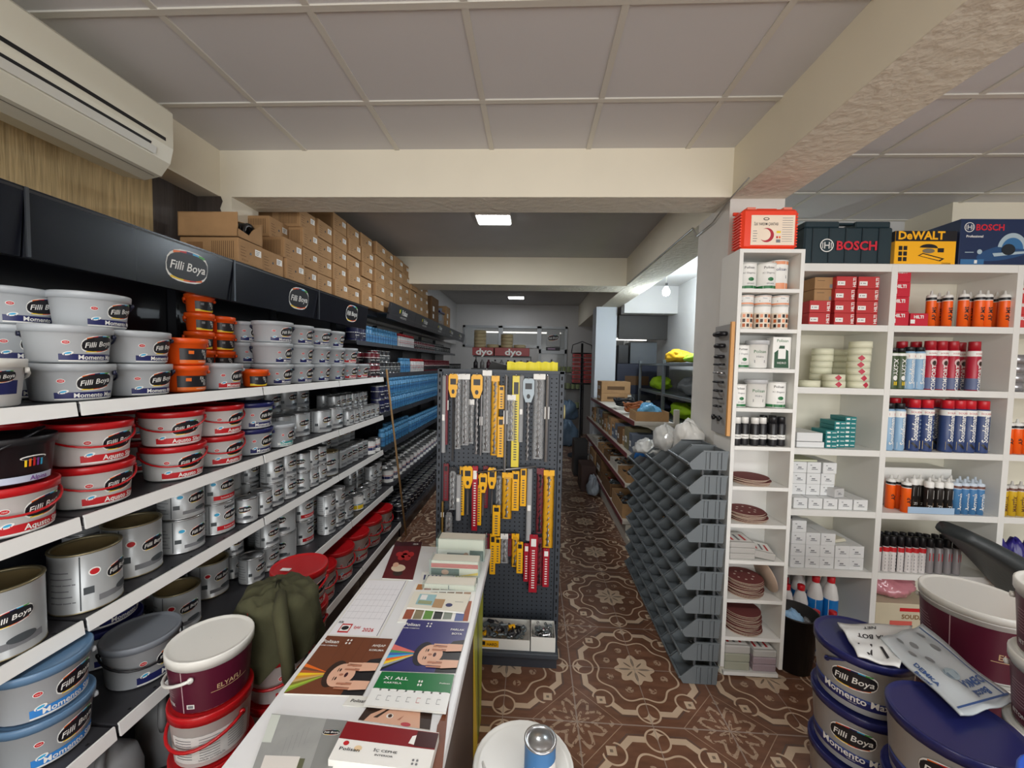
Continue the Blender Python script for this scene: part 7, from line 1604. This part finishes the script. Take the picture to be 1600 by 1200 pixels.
while y < 6.0:
    w_ = rr.uniform(.10, .16); h = rr.uniform(.10, .2)
    sbox(f"small carton, {ordw(i)} along the aisle shelving's middle shelf", .88 + rr.uniform(0, .03), 1.1, y, y + w_, .801, .801 + h, rr.choice(card_m), grp='small cartons on the aisle shelving')
    if h < .13: sbox(f"small carton lying on the {ordw(i)} one of the aisle shelving", .89, 1.08, y + .004, y + w_ - .004, .8015 + h, .86 + h, rr.choice(card_m), grp='small cartons on the aisle shelving')
    y += w_ + .015; i += 1
def tray(lab, x0, x1, y0, y1, z0, h, m, fill, seed, size=.02, n=30):
    b = openbox(x0, x1, y0, y1, z0, h, m, .004); thing('parts_box', lab, 'box', me=b.mesh('tray'))
    jumble('fittings', 'fittings heaped in the ' + lab, 'hardware', (x0 + .01, x1 - .01, y0 + .01, y1 - .01, z0 + .006, z0 + h + size), n, fill, size, seed=seed)
for i, (y0, y1) in enumerate(((3.6, 3.95), (4.0, 4.35), (4.42, 4.75), (4.8, 5.15), (5.2, 5.6))):
    tray(f"open tray of fittings, {ordw(i)} on the low aisle shelf", .86, 1.1, y0, y1, .531, .07, [cardboard, offw, card_dark][i % 3], [bagm, steel, dsteel, cardboard], 30 + i)
tray('wide cardboard box of gears on the floor', .80 - .04, .82 + .01 + .2, 3.40, 3.54, .001, .24, cardboard, [bagm, steel, dsteel], 41, .025, 30) if 0 else None
tray('cardboard box of gears beside the lowest shelf', .84, 1.18, 3.62, 4.1, .201, .13, cardboard, [bagm, steel, dsteel, bagm], 42, .028, 60)
tray('second cardboard box of wrapped parts on the lowest shelf', .84, 1.15, 4.2, 4.7, .201, .14, card_dark, [bagm, K('rust red part', 110, 40, 34), bagm], 43, .03, 50)
sbox('tall brown carton on the lowest shelf', .85, 1.15, 4.8, 5.2, .201, .45, card_dark); sbox('brown carton at the end of the lowest shelf', .85, 1.1, 5.3, 5.8, .201, .42, cardboard)
sbox('white small plinth box on the floor before the shelving', .86, 1.0, 3.46, 3.54, .001, .07, offw, deco=False)
tray('long carton with a blue bag on the top aisle shelf', .93, 1.22, 3.62, 3.86, 1.087, .085, cardboard, [cardboard], 44, .01, 3)
bag('plastic_bag', 'blue and white bag in the carton on the top shelf', (1.07, 3.74, 1.16), (.095, .08, .07), K('sky blue bag', 110, 180, 225, .3), 22, rough=.14)
def coil(lab, c, r, m, n=9, seed=1, th=.007):
    rn = random.Random(seed); b = MB()
    for k in range(n):
        R = r * rn.uniform(.7, 1.05); ph = rn.uniform(0, 6); tl = rn.uniform(-.35, .35); cc = (c[0] + rn.uniform(-.02, .02), c[1] + rn.uniform(-.03, .03), c[2] + rn.uniform(0, .05))
        b.tube([(cc[0] + R * math.cos(2 * PI * i / 20), cc[1] + R * math.sin(2 * PI * i / 20), cc[2] + tl * R * math.cos(2 * PI * i / 20 + ph) + .012 * math.sin(6 * PI * i / 20)) for i in range(20)], th, m, 6, True)
    return thing('cable_coil', lab, 'cable coil', me=b.mesh('coil'))
coil('rust-orange cable coil on the top aisle shelf', (1.06, 4.15, 1.135), .10, K('rust orange cable', 158, 90, 44, .5), 12, 2)
coil('black cable coil behind the orange one', (1.06, 4.65, 1.14), .10, K('black cable', 30, 32, 36, .5), 12, 3, .009)
sbox('lower of two taped brown boxes by the rear pillar', .95, 1.35, 5.55, 5.9, 1.087, 1.20, cardboard); sbox('upper of two taped brown boxes by the rear pillar', .95, 1.34, 5.55, 5.9, 1.201, 1.36, cardboard)
# red box spinner
P = [('pole', MB().cyl(.02, .03, 1.95, black_metal, (.84, 6.95, 0), 10).mesh('pole')), ('base', MB().cyl(.2, 0, .03, black_metal, (.84, 6.95, 0), 20).mesh('base')), ('hoop', MB().tube([(.66, 6.95, 1.78), (.68, 6.95, 1.92), (.84, 6.95, 1.98), (1.0, 6.95, 1.92), (1.02, 6.95, 1.78)], .008, black_metal, 8).mesh('hoop'))]
for z in (1.26, 1.78): P.append(('ring', MB().tube([(.84 + .18 * math.cos(2 * PI * i / 16), 6.95 + .18 * math.sin(2 * PI * i / 16), z) for i in range(16)], .006, black_metal, 6, True).mesh('ring')))
for k in range(7): P.append(('tray', bx('tray', (.67, 1.01, 6.84, 7.04, 1.275 + k * .072, 1.279 + k * .072), black_metal)))
thing('spinner_rack', 'black spinner rack of small red boxes at the aisle end', 'rack', P)
for k in range(7):
    for j in range(2): sbox(f"small red box, {['aisle', 'pillar'][j]} side, {lev(k, 7)} tier of the spinner rack", .68 + j * .187, .813 + j * .187, 6.86, 7.0, 1.281 + k * .072, 1.335 + k * .072, K('red small box', 170, 36, 46), 'small_carton', 'box', 'red boxes on the spinner rack')
# dark stand and cases low in the aisle
sbox('dark brown tool case standing at the aisle edge', .64, .82, 5.0, 5.35, .001, .32, K('dark brown case', 62, 40, 34), 'tool_case', 'tool case', deco=False); sbox('black stool-like crate further down the aisle', .62, .81, 5.7, 6.0, .001, .5, K('black crate', 34, 34, 36), 'storage_crate', 'crate', deco=False)
bag('plastic_bag', 'crumpled grey bag by the brown tool case', (.76, 4.85, .105), (.07, .1, .13), K('grey blue sack', 150, 160, 170, .4), 31)
bag('sack', 'pale blue sack on the floor at the aisle end', (.72, 8.0, .17), (.20, .25, .28), K('pale blue sack', 120, 150, 180, .5), 32); bag('sack', 'pale blue sack piled behind the first one', (.78, 8.45, .62), (.18, .2, .2), K('pale blue sack', 120, 150, 180, .5), 33, flat=.9)
sbox('yellow box under the far wall shelf', .38, .56, 8.7, 8.95, .001, .55, K('yellow green box', 190, 186, 50), 'plastic_box', 'box', deco=False)
# far wall shelf with small goods
P = []
for z in (.62, 1.05, 1.42): P.append(('shelf', bx('shelf', (.42, 1.15, 9.0, 9.25, z - .02, z), black_metal)))
for x in (.43, 1.14):
    for y in (9.01, 9.24): P.append(('post', bx('post', (x - .01, x + .01, y - .01, y + .01, 0, 1.7), black_metal)))
thing('metal_shelf', 'dark small shelf against the far wall', 'shelf', P)
for zi, z in enumerate((.622, 1.052, 1.422)):
    for i in range(6): thing('small_can', f"pale green pot, {ordw(i)} on the {['low', 'middle', 'upper'][zi]} far wall shelf", 'pot', me=MB().cyl(.045, 0, .12, K('dull green pot', 140, 150, 110), n=12).mesh('pot'), loc=(.5 + i * .105, 9.1, z + .0), group='pots on the far wall shelf')
# grey metal rack in the side room
gm = K('grey angle steel', 104, 110, 114, .45, .4)
P = []; RX0, RX1, RY0, RY1 = 1.58, 2.0, 3.95, 6.05
for z in (.35, .66, .97, 1.255, 1.62): P.append(('shelf', bx('shelf', (RX0, RX1, RY0, RY1, z - .03, z), gm)))
for y in (RY0, 4.95, RY1 - .03):
    for x in (RX0 - .004, RX1 - .03): P.append(('post', bx('post', (x - .003, x + .032, y - .003, y + .033, 0, 1.66), gm)))
thing('metal_rack', 'grey angle-steel rack along the side room wall', 'rack', P)
lime = K('lime safety fabric', 176, 226, 36, .7, bump=.4, scale=30); ygl = K('golden yellow fabric', 236, 184, 30, .7, bump=.4, scale=30); gfab = K('grey packed fabric', 110, 116, 120, .5, bump=.4, scale=30)
def bundle(lab, y0, y1, z, h, m, seed, x=1.77): return bag('folded_clothes', lab, (x, (y0 + y1) / 2, z + h * .5), (.115, (y1 - y0) / 2, h * .52), m, seed, 'clothes', .1, .8)
bundle('golden yellow clothing pile on top of the steel rack', 4.75, 5.35, 1.622, .16, ygl, 51); bundle('lime safety vests on top of the steel rack', 4.1, 4.7, 1.622, .10, lime, 52)
bundle('lime safety vests at the far end of the second shelf', 5.35, 5.9, 1.257, .18, lime, 53); bundle('grey packed clothing on the second shelf', 4.1, 4.85, 1.257, .2, gfab, 54)
bundle('lime vests on the third shelf of the steel rack', 4.35, 5.1, .972, .18, lime, 55); bundle('dark packed clothing beside lime vests', 5.2, 5.8, .972, .16, K('navy packed fabric', 40, 46, 66, .6), 56)
bundle('grey cloth bundle low on the steel rack', 4.2, 4.9, .662, .16, gfab, 57)
# dark goods stacked behind the rear pillar
sbox('clear-wrapped grey machine on the dark stack behind the pillar', 1.50, 1.9, 6.3, 6.7, 1.62, 1.95, K('wrapped grey machine', 96, 102, 108, .25), 'wrapped_machine', 'machine', deco=False); sbox('black machine case beside the wrapped one', 1.32, 1.47, 6.3, 6.6, 1.62, 1.90, K('black case', 26, 26, 30, .4), 'machine_case', 'case', deco=False)
sbox('stack of dark blue crates behind the pillar', 1.30, 1.9, 6.25, 6.75, 1.15, 1.615, K('dark blue crate', 36, 42, 60, .5), 'storage_crate', 'crate'); sbox('grey cabinet base behind the pillar', 1.30, 1.9, 6.25, 6.75, .001, 1.148, K('slate cabinet', 70, 76, 82, .5), 'cabinet', 'cabinet')
# colour display behind the pegboard run
dyo = K('dull red display box', 150, 34, 38, .4)
P = [('frame', bx('frame', (-.98, -.02, 6.5, 6.9, 0, 1.47), K('dark display', 46, 44, 46, .6))), ('shelf', bx('shelf', (-.98, -.02, 6.42, 6.9, 1.475, 1.495), black_metal)), ('shelf', bx('shelf', (-.98, -.02, 6.6, 6.9, 1.68, 1.70), black_metal))]
for x in (-.97, -.03): P.append(('post', bx('post', (x - .008, x + .008, 6.88, 6.9, 1.47, 1.70), black_metal)))
thing('display_rack', 'dark colour display rack beyond the pegboard stand', 'display rack', P)
for i, (px0, px1) in enumerate(((738, 771), (773, 827))):
    x0, x1 = on_y(px0, 550, 6.45).x, on_y(px1, 550, 6.45).x; b = MB(); b.box(x0, x1, 6.45, 6.85, 1.702, 1.83, dyo, .003); fn = frontfn((x0 + x1) / 2, 6.45, 1.702)
    b.text('dyo', .14, .02, .062, fn, ink_white, 1, bold=.03, squash=1.3); thing('header_box', f"dull red box with white letters above the far display, {['short', 'long'][i]} one", 'box', me=b.mesh('box'))
ring = MB().lathe([(.07, 0), (.10, 0), (.10, .055), (.07, .055), (.07, 0)], K('beige sieve ring', 176, 160, 124, .6), 20).mesh('ring')
for i, (px, n, l) in enumerate(((750, 5, 'tall'), (770, 1, 'lone'), (792, 4, 'middle'), (812, 1, 'low'))):
    x = on_y(px, 540, 6.65).x
    for k in range(n): thing('sieve', f"beige round sieve, {lev(k, n) + ' of ' if n > 1 else ''}the {l} {'pile' if n > 1 else 'one'} on the red boxes", 'sieve', me=ring, loc=(x, 6.65, 1.832 + k * .0565), group='beige sieves')
dkb = [K('dark bottle', 44, 40, 44, .4), K('grey bottle', 120, 118, 118, .4), K('plum bottle', 78, 36, 46, .4)]
for i in range(9): thing('tint_bottle', f"small tint bottle, {ordw(i)} along the far display shelf", 'bottle', me=MB().lathe([(.001, 0), (.035, 0), (.035, .09), (.015, .12), (.015, .14), (.001, .14)], dkb[i % 3], 12).mesh('bottle'), loc=(-.92 + i * .105, 6.5, 1.496), group='tint bottles on the far display')
# stickers on the far window
b = MB(); fn = frontfn(.46, WY - .021, 2.17); b.rect(-.15, .15, -.17, .17, fn, K('pale sticker', 170, 172, 172, .4), 0); logo(b, fn, 0, .02, .26, 1); thing('window_sticker', 'pale logo sticker on the far window', 'sticker', me=b.mesh('sticker'))
b = MB(); fn = frontfn(.46, WY - .021, 1.94); b.rect(-.16, .16, -.04, .04, fn, ink_black, 0); b.rect(-.12, .05, -.015, .015, fn, K('mauve ink', 170, 140, 170), 1); thing('window_sticker', 'narrow dark sticker under the logo sticker', 'sticker', me=b.mesh('sticker'))
# goods at the far end near the wall rack
sbox('orange-red carton row end by the pegboard run', -.62, -.54, 3.2, 3.4, .001, .9, K('dull red carton', 130, 50, 40), deco=True) if 0 else None
# folders of film between rack and stand
bag('plastic_bag', 'clear bag with yellow contents on the floor beside the stand', (-.64, 2.75, .104), (.08, .14, .17), K('straw film', 196, 176, 120, .3), 61)
